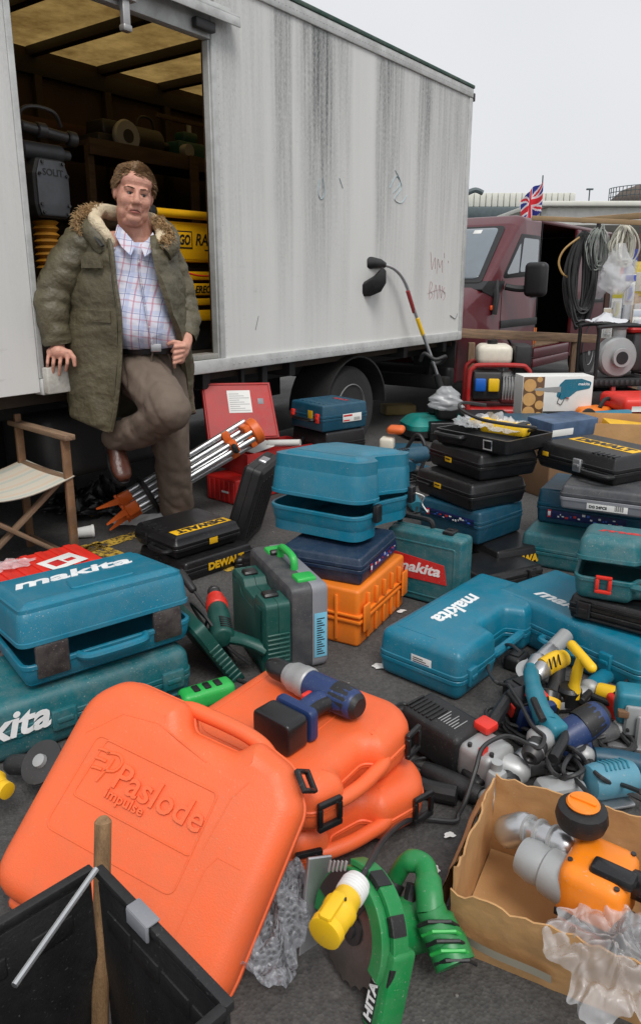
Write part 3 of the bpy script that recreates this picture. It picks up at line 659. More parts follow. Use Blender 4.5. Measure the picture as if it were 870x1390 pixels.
MB().tube(cr_([(-1.62,1.7,.35),(-1.66,1.7,.8),(-1.66,1.5,.92),(-1.66,.4,.92),(-1.66,.2,.8),(-1.62,.2,.35)],5),.03,10).tube([(-1.66,1.7,.62),(-1.66,.2,.62)],.022,8).build('bull_bar', VBLK, van)
for t in (-.45, 2.75):
    ty = MB().lathe([(.17,0),(.22,-.01),(.30,-.008),(.325,.02),(.325,.18),(.30,.2),(.17,.2)], (t,.02,.325), (0,1,0), 32).build('tyre', TYRE, van)
    MB().lathe([(.172,.004),(.178,-.006),(.16,.012),(.06,.02),(.05,-.005),(.01,-.008)], (t,.02,.325), (0,1,0), 24).build('rim', mat('van_rim', (.35,.35,.36), .45, metal=.5, dust=.4), ty)
    pr = [(t+.40*math.cos(PI*k/14), .33+.39*math.sin(PI*k/14)) for k in range(15)]
    MB().loops([[(x,-.012,z),(x,.2,z),(x+(x-t)*.05,.2,z+.02),(x+(x-t)*.05,-.012,z+.02)] for x, z in pr]).build('wheel_arch', VBLK, van)
# orange crate and board lying inside the van door
oc = empty('plastic_crate', 'small orange crate inside the open van doorway', 'crate', VM @ T(.75,.18,.53))
MB().shell(fillet([(0,0),(.34,0),(.34,.26),(0,.26)],.02,3), [(.01,0),(0,.02),(0,.2),(.012,.2),(.012,.02)]).build('tub', ORANGE2, oc)
MB().tube([(.05,-.008,.14),(.29,-.008,.14)],.008,6).build('grip', ORANGE2, oc)
tag(MB().rbox(0,0,0,1.2,.35,.025,.003).build('board', WOODX, mtx=VM @ T(.60,.14,.502)), 'pale board lying on the van floor under the orange crate', 'board')
# rail in front of the van
def beam(name, label, a, b_, w_, h_, m=WOODX, cat='timber'):
    L_ = (b_-a).length; f = flat(a, b_); ax = (b_-a).normalized()
    ry = -math.asin(max(-1, min(1, ax.z)))
    return tag(MB().rbox(0,-w_/2,-h_/2,L_,w_/2,h_/2,.004).build(name, m, mtx=f @ Matrix.Rotation(ry,4,'Y')), label, cat)
beam('timber_rail', 'long weathered timber rail in front of the van', D(622,452,6.9), D(812,460,7.8), .07, .085)
for i, (px, lab) in enumerate(((640,'stubby post under the timber rail beside the truck'),(780,'stubby post under the timber rail by the pump'))):
    q = D(px, 458, 6.93 if px < 700 else 7.64); beam('rail_post', lab, Vector((q.x, q.y+.0, .0)), Vector((q.x, q.y, q.z-.046)), .06, .06, cat='post')
# ================================================================== background
CLAD = mat('white_cladding', srgb(216,216,206), .6, var=.05)
DKTR = mat('dark_trim', srgb(84,96,100), .6)
b1 = empty('warehouse', 'low white clad warehouse beyond the van roof', 'building', T(0,0,0))
p0 = D(560,262,38); p1 = D(780,262,38); base = p0.z-2.0
zt = D(780,262,38).z; zb = D(780,281,38).z
MB().rbox(p0.x-6,38,0,p1.x,58,zb-.6,.02).build('wall', CLAD, b1)
for k in range(48):
    x = p0.x-6+(p1.x-p0.x+6)*k/48; MB().rbox(x+.02,37.86,zb,x+(p1.x-p0.x+6)/48-.01,38.4,zt,.03).build('cladding_sheet', CLAD, b1)
MB().rbox(p0.x-6,37.6,zb-.55,p1.x+.2,38.2,zb-.02,.05).build('gutter', DKTR, b1)
MB().rbox(p0.x-6,38.4,zt-.4,p1.x,58,zt-.05,.02).build('roof', DKTR, b1)
for k in range(6):
    x = p0.x-2+k*2.4; MB().rbox(x,37.9,zb-2.6,x+1.6,37.99,zb-1.0,.01).build('window', VGL, b1)
MB().tube(cr_([D(634,262,36.6),D(645,258,36.6),D(655,262,36.6)],4),.12,8).tube([D(634,262,36.6),D(634,300,36.6)],.05,6).build('wall_lamp', DKTR, b1)
# white market canopy at the right
cn_ = empty('market_canopy', 'white flat topped market canopy behind the hanging stock', 'canopy', T(0,0,0))
q0 = D(740,296,15.5); q1 = D(900,284,13)
a0 = D(742,292,16); a1 = D(1050,284,16); z0 = D(800,306,16).z; z1 = D(800,281,16).z
MB().rbox(a0.x,16,z0,a1.x,20,z1,.03).build('fascia', mat('white_fascia', srgb(228,228,222), .6), cn_)
MB().rbox(a0.x-.3,15.8,z1+.002,a1.x,20,z1+.10,.02).build('roof_edge', CLAD, cn_)
for x in (a0.x+.4, a0.x+2.6, a0.x+4.8): MB().rbox(x,16.3,0,x+.09,16.39,z0-.001,.01).build('post', DKTR, cn_)
MB().rbox(a0.x,19.2,0,a1.x,19.3,z0-.002,.01).build('back_wall', mat('beige_wall', srgb(170,158,140), .8), cn_)
# ribbed round roof far right
dm = empty('gasholder', 'dark round industrial roof with handrail far behind the canopy', 'building', T(0,0,0))
c0 = D(905,262,70); r0 = c0.x-D(842,280,70).x; zr = D(842,281,70).z
MB().lathe([(r0,-zr),(r0,0),(r0*.85,1.0),(r0*.6,1.9),(r0*.3,2.3),(.1,2.4)], (c0.x,74,zr), n=40).build('dome', mat('dark_dome', srgb(96,84,74), .8, var=.2), dm)
rail = MB()
for k in range(30):
    a = PI+PI*k/29
    rail.tube([(c0.x+r0*.92*math.cos(a),74+r0*.92*math.sin(a),zr+.6),(c0.x+r0*.92*math.cos(a),74+r0*.92*math.sin(a),zr+2.0)],.04,4)
for zz in (1.2,1.6,2.0): rail.tube([(c0.x+r0*.92*math.cos(PI+PI*k/29),74+r0*.92*math.sin(PI+PI*k/29),zr+zz) for k in range(30)],.035,4)
rail.build('handrail', DKTR, dm)
lp = empty('lamp_post', 'thin distant lamp post against the sky', 'lamp post', T(D(798,280,60).x,60,0))
MB().cyl((0,0,0),(0,0,D(798,258,60).z),.07,8,.05).build('pole', DKTR, lp)
MB().rbox(-.25,-.1,D(798,258,60).z,.25,.1,D(798,258,60).z+.12,.02).build('lantern', DKTR, lp)
# low wall of far stalls, closes the horizon
tag(MB().rbox(-60,95,0,60,97,2.6,.05).build('boundary_wall', mat('far_brick', srgb(150,140,130), .9)), 'long low boundary wall far behind the yard', 'wall')
# flag
fl = empty('flag', 'union flag on a thin pole behind the van roof', 'flag', T(*D(736,300,9.6)))
fo = D(736,300,9.6); top = D(736.5,238,9.6)-fo
MB().cyl((0,0,-1.95),(top.x,top.y,top.z),.008,6).build('pole', DKTR, fl)
def flag_col(u, v):
    x, y = u*2-1, v*2-1                 # -1..1
    X, Y = x*1.67, y
    if abs(Y) < .2 or abs(X) < .2: return 'r'
    if abs(Y) < .33 or abs(X) < .33: return 'w'
    d1 = abs(X*.513-Y*.858)
    d2 = abs(X*.513+Y*.858)
    for d in (d1, d2):
        if d < .08: return 'r'
        if d < .2: return 'w'
    return 'b'
FM = {'r': mat('flag_red', srgb(214,44,56), .8), 'w': mat('flag_white', srgb(226,226,230), .8), 'b': mat('flag_blue', srgb(36,50,140), .8)}
hoist_top = D(736,247,9.6)-fo; hoist_bot = D(735,287,9.6)-fo
def flag_pt(u, v):
    h = hoist_bot.lerp(hoist_top, v); ln = .30
    f = Vector((-ln*u*.80+.012*math.sin(u*9), -.05*math.sin(u*9+v*2)+.02, -.20*u*(.6+.4*u)+.01*math.sin(u*14+v*3)))
    return h+f
NX, NY = 60, 44
parts = {k: MB() for k in 'rwb'}
for j in range(NY):
    for i in range(NX):
        c_ = flag_col((i+.5)/NX, (j+.5)/NY)
        parts[c_].add([flag_pt((i+a)/NX, (j+b_)/NY) for a, b_ in ((0,0),(1,0),(1,1),(0,1))], [(0,1,2,3)])
for k, nm in (('r','red_field'),('w','white_field'),('b','blue_field')): parts[k].build(nm, FM[k], fl, smooth=0)
# ------------------------------------------------------------------ hanging stock on a pole
beam('scaffold_pole', 'long wooden pole carrying the hanging cables beside the van', D(722,296,6.9), D(905,304,6.3), .04, .04, mat('pole_wood', srgb(160,134,100), .7), 'pole')
beam('wooden_pole', 'upper horizontal pole above the hanging cables', D(790,299,7.2), D(905,290,6.6), .05, .05, mat('pole_wood'), 'pole')
hb_ = D(795,303,6.78)
def bundle(name, label, px, py0, py1, Y, n, r, wd, m, seed, cat='cable', group=None):
    rnd = random.Random(seed); a = D(px, py0, Y); b_ = D(px, py1, Y); H_ = a.z-b_.z
    e = empty(name, label, cat, T(a.x, a.y, a.z), group)
    mb = MB()
    for k in range(n):
        w1 = wd*rnd.uniform(.3, 1); hh = H_*rnd.uniform(.8, 1.02); dy = rnd.uniform(-.07, .07); ox = rnd.uniform(-.02, .02)
        pts = [(ox, dy*.3, 0), (ox-w1*.55, dy, -hh*.25), (ox-w1*.75, dy+rnd.uniform(-.03,.03), -hh*.6), (ox-w1*.35, dy, -hh*.95), (ox+w1*.1, dy, -hh),
               (ox+w1*.5, dy, -hh*.93), (ox+w1*.7, dy+rnd.uniform(-.03,.03), -hh*.55), (ox+w1*.45, dy, -hh*.22)]
        pts = [(x+rnd.uniform(-.012,.012), y, z+rnd.uniform(-.02,.02)) for x, y, z in pts]
        mb.tube(cr_(pts, 5, True), r, 5, closed=True)
    mb.build('loops', m, e)
    MB().tube([(0,0,.03),(0,0,-.05)], .02, 8).build('tie', CABLE, e)
    return e
bundle('cable_coil', 'thick black cable coils hanging in the van doorway', 792, 318, 442, 6.75, 44, .011, .17, CABLE, 3)
mb = MB().tube(cr_([D(786,322,6.7),D(766,338,6.7),D(758,355,6.7),D(762,370,6.7),D(770,376,6.7)],6),.009,6)
tag(mb.build('yellow_hose', mat('tan_hose', srgb(176,140,84), .5)), 'tan hose looped beside the black cable coils', 'hose')
bundle('wire_loop', 'grey wire loops hanging beside the black cable coils', 812, 308, 368, 6.7, 16, .006, .13, mat('grey_wire', srgb(150,156,150), .5), 5)
bundle('wire_loop', 'pale cable loops hanging on the pole in clear film', 848, 308, 360, 6.55, 18, .007, .15, mat('cream_wire', srgb(206,204,190), .5), 8)
FILM = mat('clear_film', (.78,.80,.82), .18, var=.03, alpha=.38, spec=.8)
def bag(name, label, px, py, Y, w_, h_, seed, m=FILM, cat='bag'):
    a = D(px, py, Y); mb = MB()
    def fn(u, v):
        an = u*2*PI; pr = (.25+.75*math.sin(min(1, v*1.6)*PI/2))*(1 if v < .85 else (1-v)/.15*.7+.3)
        q = Vector((math.cos(an)*2+seed, math.sin(an)*2, v*5)); nn = 1+.35*mnoise.noise(q)+.22*mnoise.noise(q*2.7)
        return (math.cos(an)*w_/2*pr*nn, math.sin(an)*w_*.3*pr*nn, -v*h_)
    mb.grid(26, 20, fn)
    o = mb.build(name, m, loc=a, smooth=60); return tag(o, label, cat)
bag('plastic_bag', 'clear bag of white leads hanging on the pole end', 842, 330, 6.5, .26, .42, 2)
bag('plastic_bag', 'clear bag of wires hanging right of the grey wire loops', 818, 318, 6.75, .16, .55, 6)
# blister packs on the stall
for k, (px, py, c_, lab) in enumerate(((838,395,srgb(210,200,70),'yellow headed blister pack hanging on the stall'),(856,372,srgb(70,90,190),'blue striped blister pack hanging on the stall'),(866,420,srgb(190,200,210),'pale blister pack hanging low on the stall'),(826,418,srgb(200,190,170),'cream blister pack hanging by the van corner'))):
    a = D(px, py, 6.6); e = empty('blister_pack', lab, 'packet', T(a.x, a.y, a.z), 'packets hanging on the stall')
    MB().rbox(-.045,-.004,-.26,.045,.004,.0,.002,.01).build('card', PAPER, e)
    MB().rbox(-.035,-.03,-.23,.035,-.0045,-.08,.012).build('blister', FILM, e)
    MB().rbox(-.044,-.0062,-.06,.044,-.0043,-.008,.0005).build('header', mat('pack_print_%d' % k, c_, .5), e)
    MB().tube([(0,-.02,-.1),(.01,-.02,-.16),(-.01,-.02,-.21)],.01,6).build('contents', mat('pack_lead_%d' % k, c_, .5), e)
rnd = random.Random(21)
for k in range(7):
    px, py = (834,846,858,870,840,852,866)[k], (345,362,338,355,372,395,398)[k]; a = D(px, py, 6.9); c_ = [srgb(210,210,206),srgb(190,60,50),srgb(60,70,150),srgb(214,190,90),srgb(200,206,214),srgb(120,130,140),srgb(170,150,130)][k]
    e = empty('hanging_packet', ['white card packet high on the stall rail','red topped packet on the stall rail','blue card packet high on the stall rail','yellow card packet at the stall end','pale packet under the clear lead bag','grey packet above the blue striped pack','brown card packet low on the stall'][k], 'packet', T(a.x, a.y, a.z, 0, 0, rnd.uniform(-.4,.4)), 'packets hanging on the stall')
    MB().rbox(-.06,-.003,-.30,.06,.003,0,.002,.008).build('card', mat('packet_%d' % k, c_, .55, var=.25, scale=30), e); MB().rbox(-.045,-.03,-.26,.045,-.0035,-.09,.012).build('blister', FILM, e)
    MB().tube([(0,0,0),(0,.02,.05),(0,.05,.06)],.003,5).build('hook', STEELD, e)
# stall counter behind
st = empty('market_stall', 'cluttered wooden stall table under the hanging packets', 'stall', T(*[D(880,470,7.6).x-.22, 7.6, 0]))
MB().rbox(-.1,-.3,.72,2.2,.5,.75,.004).build('table_top', WOODX, st)
for x, y in ((0,-.25),(2.1,-.25),(0,.45),(2.1,.45)): MB().rbox(x-.03,y-.03,0,x+.03,y+.03,.719,.004).build('leg', WOODX, st)
MB().rbox(-.1,.46,.751,2.2,.5,1.75,.004).build('back_board', mat('stall_back', srgb(74,54,46), .8, var=.3, scale=5), st)
tt = D(880,470,7.6).x-.22
for k, (dx, w_, h_, c_, nm, lab) in enumerate(((.05,.24,.12,srgb(220,220,216),'carton','white carton on the stall table'),(.32,.2,.2,srgb(190,40,34),'carton','red carton on the stall table'),(.55,.3,.12,srgb(210,170,50),'carton','yellow carton on the stall table'),(.9,.26,.18,srgb(60,80,120),'carton','blue carton on the stall table'))):
    e = empty(nm, lab, 'carton', T(tt+dx, 7.45, .751, 0, 0, R(random.uniform(-12, 12))))
    MB().rbox(0,0,0,w_,.2,h_,.004).build('body', mat('carton_%d' % k, c_, .6, var=.15, scale=20), e)
    MB().rbox(w_*.4,-.0012,0.002,w_*.6,.2012,h_+.0012,.0005).build('tape', mat('parcel_tape', srgb(190,160,110), .3), e)
# ================================================================== the seller
MO = G(240,716); MO = Vector((MO.x, MO.y, 0))
def q(px, py, Y): return D(px, py, Y)-MO
man = empty('person', 'man in olive padded coat and checked shirt leaning on the truck sill', 'person', T(*MO))
SKIN = mat('skin', srgb(208,156,134), .52, var=.10, scale=26, sub=.06, bump=.22, bscale=120, dust=.55, dustcol=srgb(176,92,80))
COAT = mat('olive_nylon', srgb(86,80,60), .5, var=.18, scale=9, bump=.9, bscale=34, dust=.25, dustcol=(.14,.12,.09))
TROU = mat('taupe_trousers', srgb(106,92,80), .8, var=.10, scale=8, bump=.35, bscale=22)
CREAM = mat('cream_pile', srgb(214,198,168), .9, var=.12, scale=30, bump=.8, bscale=120)
FUR = mat('tawny_fur', srgb(168,138,98), .8, var=.35, scale=50)
HAIR = mat('brown_hair', srgb(120,92,62), .6, var=.35, scale=60)
LEATH = mat('brown_leather', srgb(74,40,28), .35, var=.25, scale=14, bump=.3, bscale=50)
def wn(p, s_=1.0): return mnoise.noise(Vector(p)*s_)
# ---- body: one skin, remeshed
hc = q(182,264,3.47)
HR = (Matrix.Rotation(R(22),3,'Z') @ Matrix.Rotation(R(9),3,'Y') @ Matrix.Rotation(R(4),3,'X'))
HM = HR.to_4x4() @ Matrix.Diagonal((.95,1,1.03,1)); HM.translation = hc
KH = .90
def hp(x, y, z): return HM @ (Vector((x, y, z))*KH)
bd = MB()
def he(c, r): bd.ell(hp(*c), tuple(v*KH for v in r), HR, 18, 12)
he((0,.022,.035),(.092,.112,.098)); he((0,-.028,-.028),(.082,.083,.106)); he((0,-.024,-.080),(.073,.070,.058)); he((0,-.040,.055),(.080,.066,.052))
he((0,-.086,.020),(.062,.025,.016)); he((0,-.088,-.070),(.037,.024,.028)); he((0,-.080,-.110),(.036,.026,.026)); he((0,-.03,-.122),(.056,.060,.030))
for s_ in (-1,1):
    he((s_*.038,-.066,-.032),(.038,.038,.040)); he((s_*.042,-.032,-.082),(.035,.052,.042))
    he((s_*.034,-.0915,.0065),(.018,.012,.0065)); he((s_*.034,-.0905,-.012),(.018,.012,.0065)); he((s_*.0165,-.114,-.040),(.011,.012,.0095))
    he((s_*.093,.012,-.004),(.010,.022,.034)); he((s_*.099,.018,.012),(.007,.018,.018))
bd.cap(hp(0,-.100,.016), hp(0,-.124,-.030), .0115*KH, .0165*KH); he((0,-.127,-.036),(.0175,.013,.012))
nb = q(188,334,3.53)
bd.cap(hp(0,.02,-.07), nb, .068, .080)
sR, sL = q(112,336,3.48), q(218,345,3.58); el_R, el_L = q(74,400,3.42), q(250,424,3.60); wr_R, wr_L = q(79,466,3.38), q(253,462,3.47)
ch = q(178,380,3.57); pe = q(202,480,3.58)
bd.cap(nb, ch, .09, .155); bd.cap(ch, pe, .155, .135); bd.cap(nb, sR, .075, .065); bd.cap(nb, sL, .075, .065)
for s_, e_, w_ in ((sR, el_R, wr_R),(sL, el_L, wr_L)): bd.cap(s_, e_, .055, .045); bd.cap(e_, w_, .045, .030)
hR, hL = q(186,500,3.53), q(222,504,3.60); kR, kL = q(231,556,3.22), q(232,606,3.58); aR, aL = q(158,604,3.47), q(241,700,3.69)
for h_, k_, a_ in ((hR,kR,aR),(hL,kL,aL)): bd.cap(pe, h_, .12, .095); bd.cap(h_, k_, .085, .06); bd.cap(k_, a_, .058, .04)
bd.cap(aR, q(168,640,3.42), .038, .03); bd.cap(aL, q(256,716,3.52), .038, .03)
def hand(wr, palm, normal, fingers, thumb, s_=1.0):
    bd.cap(wr, palm, .030, .034)
    for base, mid, tip, r_ in fingers: bd.cap(base, mid, r_*s_, r_*.92*s_); bd.cap(mid, tip, r_*.92*s_, r_*.78*s_); bd.cap(palm, base, .017, r_*s_)
    b_, m_, t_ = thumb; bd.cap(palm, b_, .018, .013); bd.cap(b_, m_, .0125, .0115); bd.cap(m_, t_, .0115, .0095)
# resting hand: fingers hang over the sill edge
f = []
for k, (bx, mx_, tx, ty) in enumerate(((92,92,90,503),(83,82,81,509),(74,73,72,508),(66,65,65,501))):
    f.append((q(bx,483,3.335), q(mx_,493,3.325), q(tx,ty,3.345), .0098 if k < 3 else .0085))
hand(wr_R, q(79,477,3.345), None, f, (q(95,478,3.34), q(101,486,3.335), q(102,496,3.335)))
bd.cap(q(86,479,3.345), q(71,478,3.35), .026, .024)
# hooked hand at the belt
f = []
for k, y_ in enumerate((472,480,488,494)):
    f.append((q(250-k*1.5,470+k*6.5,3.40), q(238-k*.5,y_-1,3.375), q(234+k*1.2,y_+5,3.40), .0098 if k < 3 else .0085))
hand(wr_L, q(247,477,3.43), None, f, (q(244,466,3.40), q(236,464,3.385), q(229,467,3.39)))
bd.cap(q(249,470,3.42), q(245,488,3.42), .025, .022)
HMI = HM.inverted()
def carve(co, no):
    out = co.copy(); zmin = hc.z-.17
    for i in range(len(co)):
        if co[i][2] < zmin: continue
        p = (HMI @ Vector(co[i]))/KH
        if p.y > -.03 or p.z < -.15: continue
        d_ = 0.0; ax_ = abs(p.x)
        d_ += .0045*math.exp(-((ax_-.034)/.013)**2-((p.z+.002)/.006)**2)             # eye slit
        d_ += .0030*math.exp(-((ax_-.018)/.007)**2-((p.z-.004)/.010)**2)             # inner eye corner
        t = min(1, max(0, (-.034-p.z)/.045)); lx = .021+.019*t
        if -.085 < p.z < -.028: d_ += .0032*math.exp(-((ax_-lx)/.0035)**2)             # fold beside the mouth
        d_ += .0028*math.exp(-(p.x/.030)**2-((p.z+.0745)/.0028)**2)                  # mouth
        d_ += .0020*math.exp(-(p.x/.020)**2-((p.z+.096)/.005)**2)                    # under the lip
        d_ += .0016*math.exp(-((ax_-.034)/.016)**2-((p.z+.0195)/.0025)**2)           # eye bag
        if ax_ < .05:
            for zz in (.046,.058): d_ += .0012*math.exp(-((p.z-zz-.02*ax_)/.0022)**2)    # brow lines
        d_ += .0018*math.exp(-((ax_-.006)/.0025)**2-((p.z-.026)/.009)**2)
        out[i] = co[i]-no[i]*d_
    return out
body = remesh(bd, 'body', .0042, SKIN, man, 4, carve)
EYEW = mat('eye_white', srgb(150,138,130), .3); IRIS = mat('iris', (.02,.022,.025), .2)
for s_ in (-1,1):
    e_ = MB().ell(hp(s_*.034,-.0925,-.0025), .0108*KH, None, 12, 9).build('eye', EYEW, man)
    MB().ell(hp(s_*.034+.002,-.1000,-.0025), (.0056,.0042,.0056), HR, 10, 7).build('iris', IRIS, e_)
    MB().tube([hp(s_*.018,-.1005,.0020),hp(s_*.034,-.1045,.0028),hp(s_*.050,-.097,-.001)],[.0013,.0019,.0012],6).build('lash_shadow_line', mat('lash_shadow',(.04,.025,.02),.6), man)  # lash line, with the upper lid's shadow put into its dark colour
    br_ = MB()
    for k in range(40):
        u = k/39; p = hp(s_*(.014+.042*u), -.1085+.022*u*u, .0205+.005*math.sin(u*2.6)-.004*u); d_ = HR @ Vector((s_*.010, -.003, random.uniform(-.003,.005)))
        br_.tube([p, p+d_*.8], [.0018,.0006], 4)
    stuff(br_.build('eyebrow', mat('brow_hair', srgb(92,66,46), .7), man))
MB().tube(cr_([hp(-.027,-.1020,-.078),hp(-.012,-.1095,-.0740),hp(0,-.1110,-.0740),hp(.012,-.1095,-.0742),hp(.027,-.1020,-.080)],4),[.0012]+[.0022]*15+[.0012],6).build('mouth', mat('mouth_line', srgb(96,40,40), .5), man)
MB().tube(cr_([hp(-.022,-.1015,-.0815),hp(-.010,-.1075,-.0825),hp(0,-.1090,-.083),hp(.010,-.1075,-.0825),hp(.022,-.1015,-.082)],4),[.0015]+[.0036]*15+[.0015],8).build('lower_lip', mat('lip', srgb(176,98,88), .45), man)
# ---- hair: short locks over the scalp
hr = MB(); rnd = random.Random(5)
cap_ = MB()
def scalp(th, ph, off=0.0):
    d_ = Vector((math.sin(th)*math.sin(ph), math.sin(th)*-math.cos(ph), math.cos(th)))
    return Vector((0,.022,.035))+Vector((d_.x*(.092+off), d_.y*(.112+off), d_.z*(.098+off)))
def hairline(ph):      # ph 0 = forehead
    a = abs(ph); return 1.16 if a < .45 else (1.16+(a-.45)*.80 if a < 1.0 else (1.6+(a-1.0)*.7 if a < 1.9 else 2.2))
for k in range(2600):
    ph = rnd.uniform(-PI, PI); th = math.acos(1-rnd.random()*(1-math.cos(hairline(ph)))); p = scalp(th, ph, .001); nrm = (scalp(th,ph,.02)-scalp(th,ph,0)).normalized()
    fl = Vector((math.sin(ph)*.5+.35, .55, -.25)); fl = (fl-nrm*fl.dot(nrm)).normalized()
    cl = wn(p, 28)*.6
    ln = rnd.uniform(.022,.040); d1 = (nrm*(.75+cl*.4)+fl*(.55+wn(p,17)*.8)+Vector((rnd.uniform(-.25,.25),)*3)).normalized(); d2 = (nrm*.1+fl+Vector((wn(p,31),0,-.35))).normalized()
    a = p; b_ = p+d1*ln*.55; c_ = b_+d2*ln*.6
    hr.tube([HM @ (v*KH) for v in (a, b_, c_)], [.0028,.0024,.0006], 3)
stuff(hr.build('hair', HAIR, man, smooth=60))
sc = MB()
lp_ = []
for j in range(10):
    lp_.append([HM @ (scalp(max(.02,hairline((i/28)*2*PI-PI)*j/9), (i/28)*2*PI-PI, .006)*KH) for i in range(28)])
sc.loops(lp_, True, False); sc.build('scalp_hair', HAIR, man)
# ---- shirt
def plaid():
    m = bpy.data.materials.new('checked_shirt'); m.use_nodes = True; n = m.node_tree; b = n.nodes['Principled BSDF']; L = n.links.new
    tc = n.nodes.new('ShaderNodeTexCoord'); mp = n.nodes.new('ShaderNodeMapping'); mp.inputs['Rotation'].default_value = (0, R(-8), 0); L(tc.outputs['Object'], mp.inputs[0])
    ns = n.nodes.new('ShaderNodeTexNoise'); ns.inputs['Scale'].default_value = 5; L(tc.outputs['Object'], ns.inputs['Vector'])
    mixv = n.nodes.new('ShaderNodeMix'); mixv.data_type = 'VECTOR'; mixv.inputs[0].default_value = .035; L(mp.outputs[0], mixv.inputs[4]); L(ns.outputs['Color'], mixv.inputs[5])
    sp = n.nodes.new('ShaderNodeSeparateXYZ'); L(mixv.outputs[1], sp.inputs[0])
    def line(axis, freq, off, wd):
        a = n.nodes.new('ShaderNodeMath'); a.operation = 'MULTIPLY_ADD'; L(sp.outputs[axis], a.inputs[0]); a.inputs[1].default_value = freq; a.inputs[2].default_value = off
        f = n.nodes.new('ShaderNodeMath'); f.operation = 'FRACT'; L(a.outputs[0], f.inputs[0])
        l = n.nodes.new('ShaderNodeMath'); l.operation = 'LESS_THAN'; L(f.outputs[0], l.inputs[0]); l.inputs[1].default_value = wd
        return l.outputs[0]
    cur = None
    base = srgb(212,212,224)+(1,)
    for axis, fr, off, wd, col, k in ((0,13.5,.1,.22,srgb(176,186,216),.7),(2,13.5,.3,.22,srgb(180,190,218),.6),(0,13.5,.65,.09,srgb(186,96,116),.6),(2,13.5,.75,.08,srgb(186,100,120),.45),(0,13.5,.2,.05,srgb(90,104,160),.7),(2,13.5,.4,.05,srgb(100,114,166),.6)):
        mx_ = n.nodes.new('ShaderNodeMix'); mx_.data_type = 'RGBA'
        s_ = n.nodes.new('ShaderNodeMath'); s_.operation = 'MULTIPLY'; L(line(axis,fr,off,wd), s_.inputs[0]); s_.inputs[1].default_value = k; L(s_.outputs[0], mx_.inputs[0])
        if cur is None: mx_.inputs[6].default_value = base
        else: L(cur, mx_.inputs[6])
        mx_.inputs[7].default_value = col+(1,); cur = mx_.outputs[2]
    L(cur, b.inputs['Base Color']); b.inputs['Roughness'].default_value = .85
    nb_ = n.nodes.new('ShaderNodeTexNoise'); nb_.inputs['Scale'].default_value = 14; L(tc.outputs['Object'], nb_.inputs['Vector'])
    bp = n.nodes.new('ShaderNodeBump'); bp.inputs['Strength'].default_value = .45; bp.inputs['Distance'].default_value = .03; L(nb_.outputs[0], bp.inputs['Height']); L(bp.outputs[0], b.inputs['Normal'])
    return m
SHIRT = plaid()
def ring_loft(levels, n=36, wr=.0, seed=0, sub=5):
    """levels: centre (Vector), half width, front depth, back depth, facing angle"""
    keys = []
    for c, hw, fd, bk, an in levels: keys.append((c.x, c.y, c.z, hw, fd, bk, an))
    arr = []
    K = len(keys)
    for i in range(K-1):
        for k in range(sub):
            t = k/sub; a, b_, c_, d_ = keys[max(i-1,0)], keys[i], keys[i+1], keys[min(i+2,K-1)]
            arr.append([.5*((2*b_[j])+(-a[j]+c_[j])*t+(2*a[j]-5*b_[j]+4*c_[j]-d_[j])*t*t+(-a[j]+3*b_[j]-3*c_[j]+d_[j])*t**3) for j in range(7)])
    arr.append(list(keys[-1])); loops = []
    for x, y, z, hw, fd, bk, an in arr:
        l = []
        for k in range(n):
            a = 2*PI*k/n; cx, sy = math.cos(a), math.sin(a)
            px_ = hw*math.copysign(abs(cx)**.85, cx); py_ = (bk if sy > 0 else fd)*math.copysign(abs(sy)**.9, sy)
            v = Vector((px_*math.cos(an)-py_*math.sin(an), px_*math.sin(an)+py_*math.cos(an), 0)); p = Vector((x,y,z))+v
            if wr: p += v.normalized()*wr*(wn(p+Vector((seed,0,0)),7)+.5*wn(p+Vector((seed,3,0)),17))
            l.append(p)
        loops.append(l)
    return loops
FA = R(10)
slv = [(q(188,330,3.50),.072,.070,.07,FA),(q(187,338,3.50),.11,.10,.09,FA),(q(180,352,3.52),.170,.13,.12,FA),(q(184,385,3.52),.175,.155,.13,FA),(q(189,420,3.50),.170,.185,.13,FA),(q(195,448,3.50),.164,.19,.13,FA),(q(200,466,3.52),.162,.17,.13,FA),(q(201,474,3.54),.15,.14,.12,FA)]
sh = MB().loops(ring_loft(slv, 44, .012, 3, 7), False, False).build('shirt', SHIRT, man, smooth=80)
pl_ = [q(188,345,3.385),q(190,370,3.37),q(195,400,3.335),q(200,430,3.31),q(205,455,3.325),q(207,466,3.345)]
MB().tube(cr_(pl_,5),.011,6,ell=(1,.35)).build('placket', SHIRT, sh)
for p in cr_(pl_,2)[1::2]: MB().ell(p+Vector((0,-.006,0)),(.0055,.003,.0055),n=10,m=5).build('button', PAPER, sh)
def flap(pts, nm, m, par, th=.006):
    a = [Vector(p) for p in pts]; c_ = sum(a, Vector())/len(a); nn = (a[1]-a[0]).cross(a[2]-a[0]).normalized()
    if nn.y > 0: nn = -nn
    MB().loops([[p-nn*th*.5 for p in a],[p+nn*th*.5 for p in a]]).build(nm, m, par, smooth=40)
flap([q(160,305,3.45),q(172,318,3.40),q(184,332,3.375),q(178,346,3.355),q(166,334,3.37),q(157,318,3.42)],'collar_wing', SHIRT, sh)
flap([q(208,316,3.46),q(201,326,3.41),q(191,333,3.378),q(197,349,3.36),q(207,342,3.38),q(214,328,3.43)],'collar_wing', SHIRT, sh)
# belt
bl = ring_loft([(q(201,468,3.535),.165,.166,.13,FA),(q(203,477,3.54),.163,.163,.13,FA)], 40, 0, 0, 1)
MB().loops(bl, False, False).build('belt', mat('black_leather',(.012,.011,.011),.4,bump=.1), man)
MB().rbox(-.024,-.006,-.018,.024,.004,.018,.004).build('belt_buckle', SILVER, man, mtx=T(*q(212,472,3.352)))
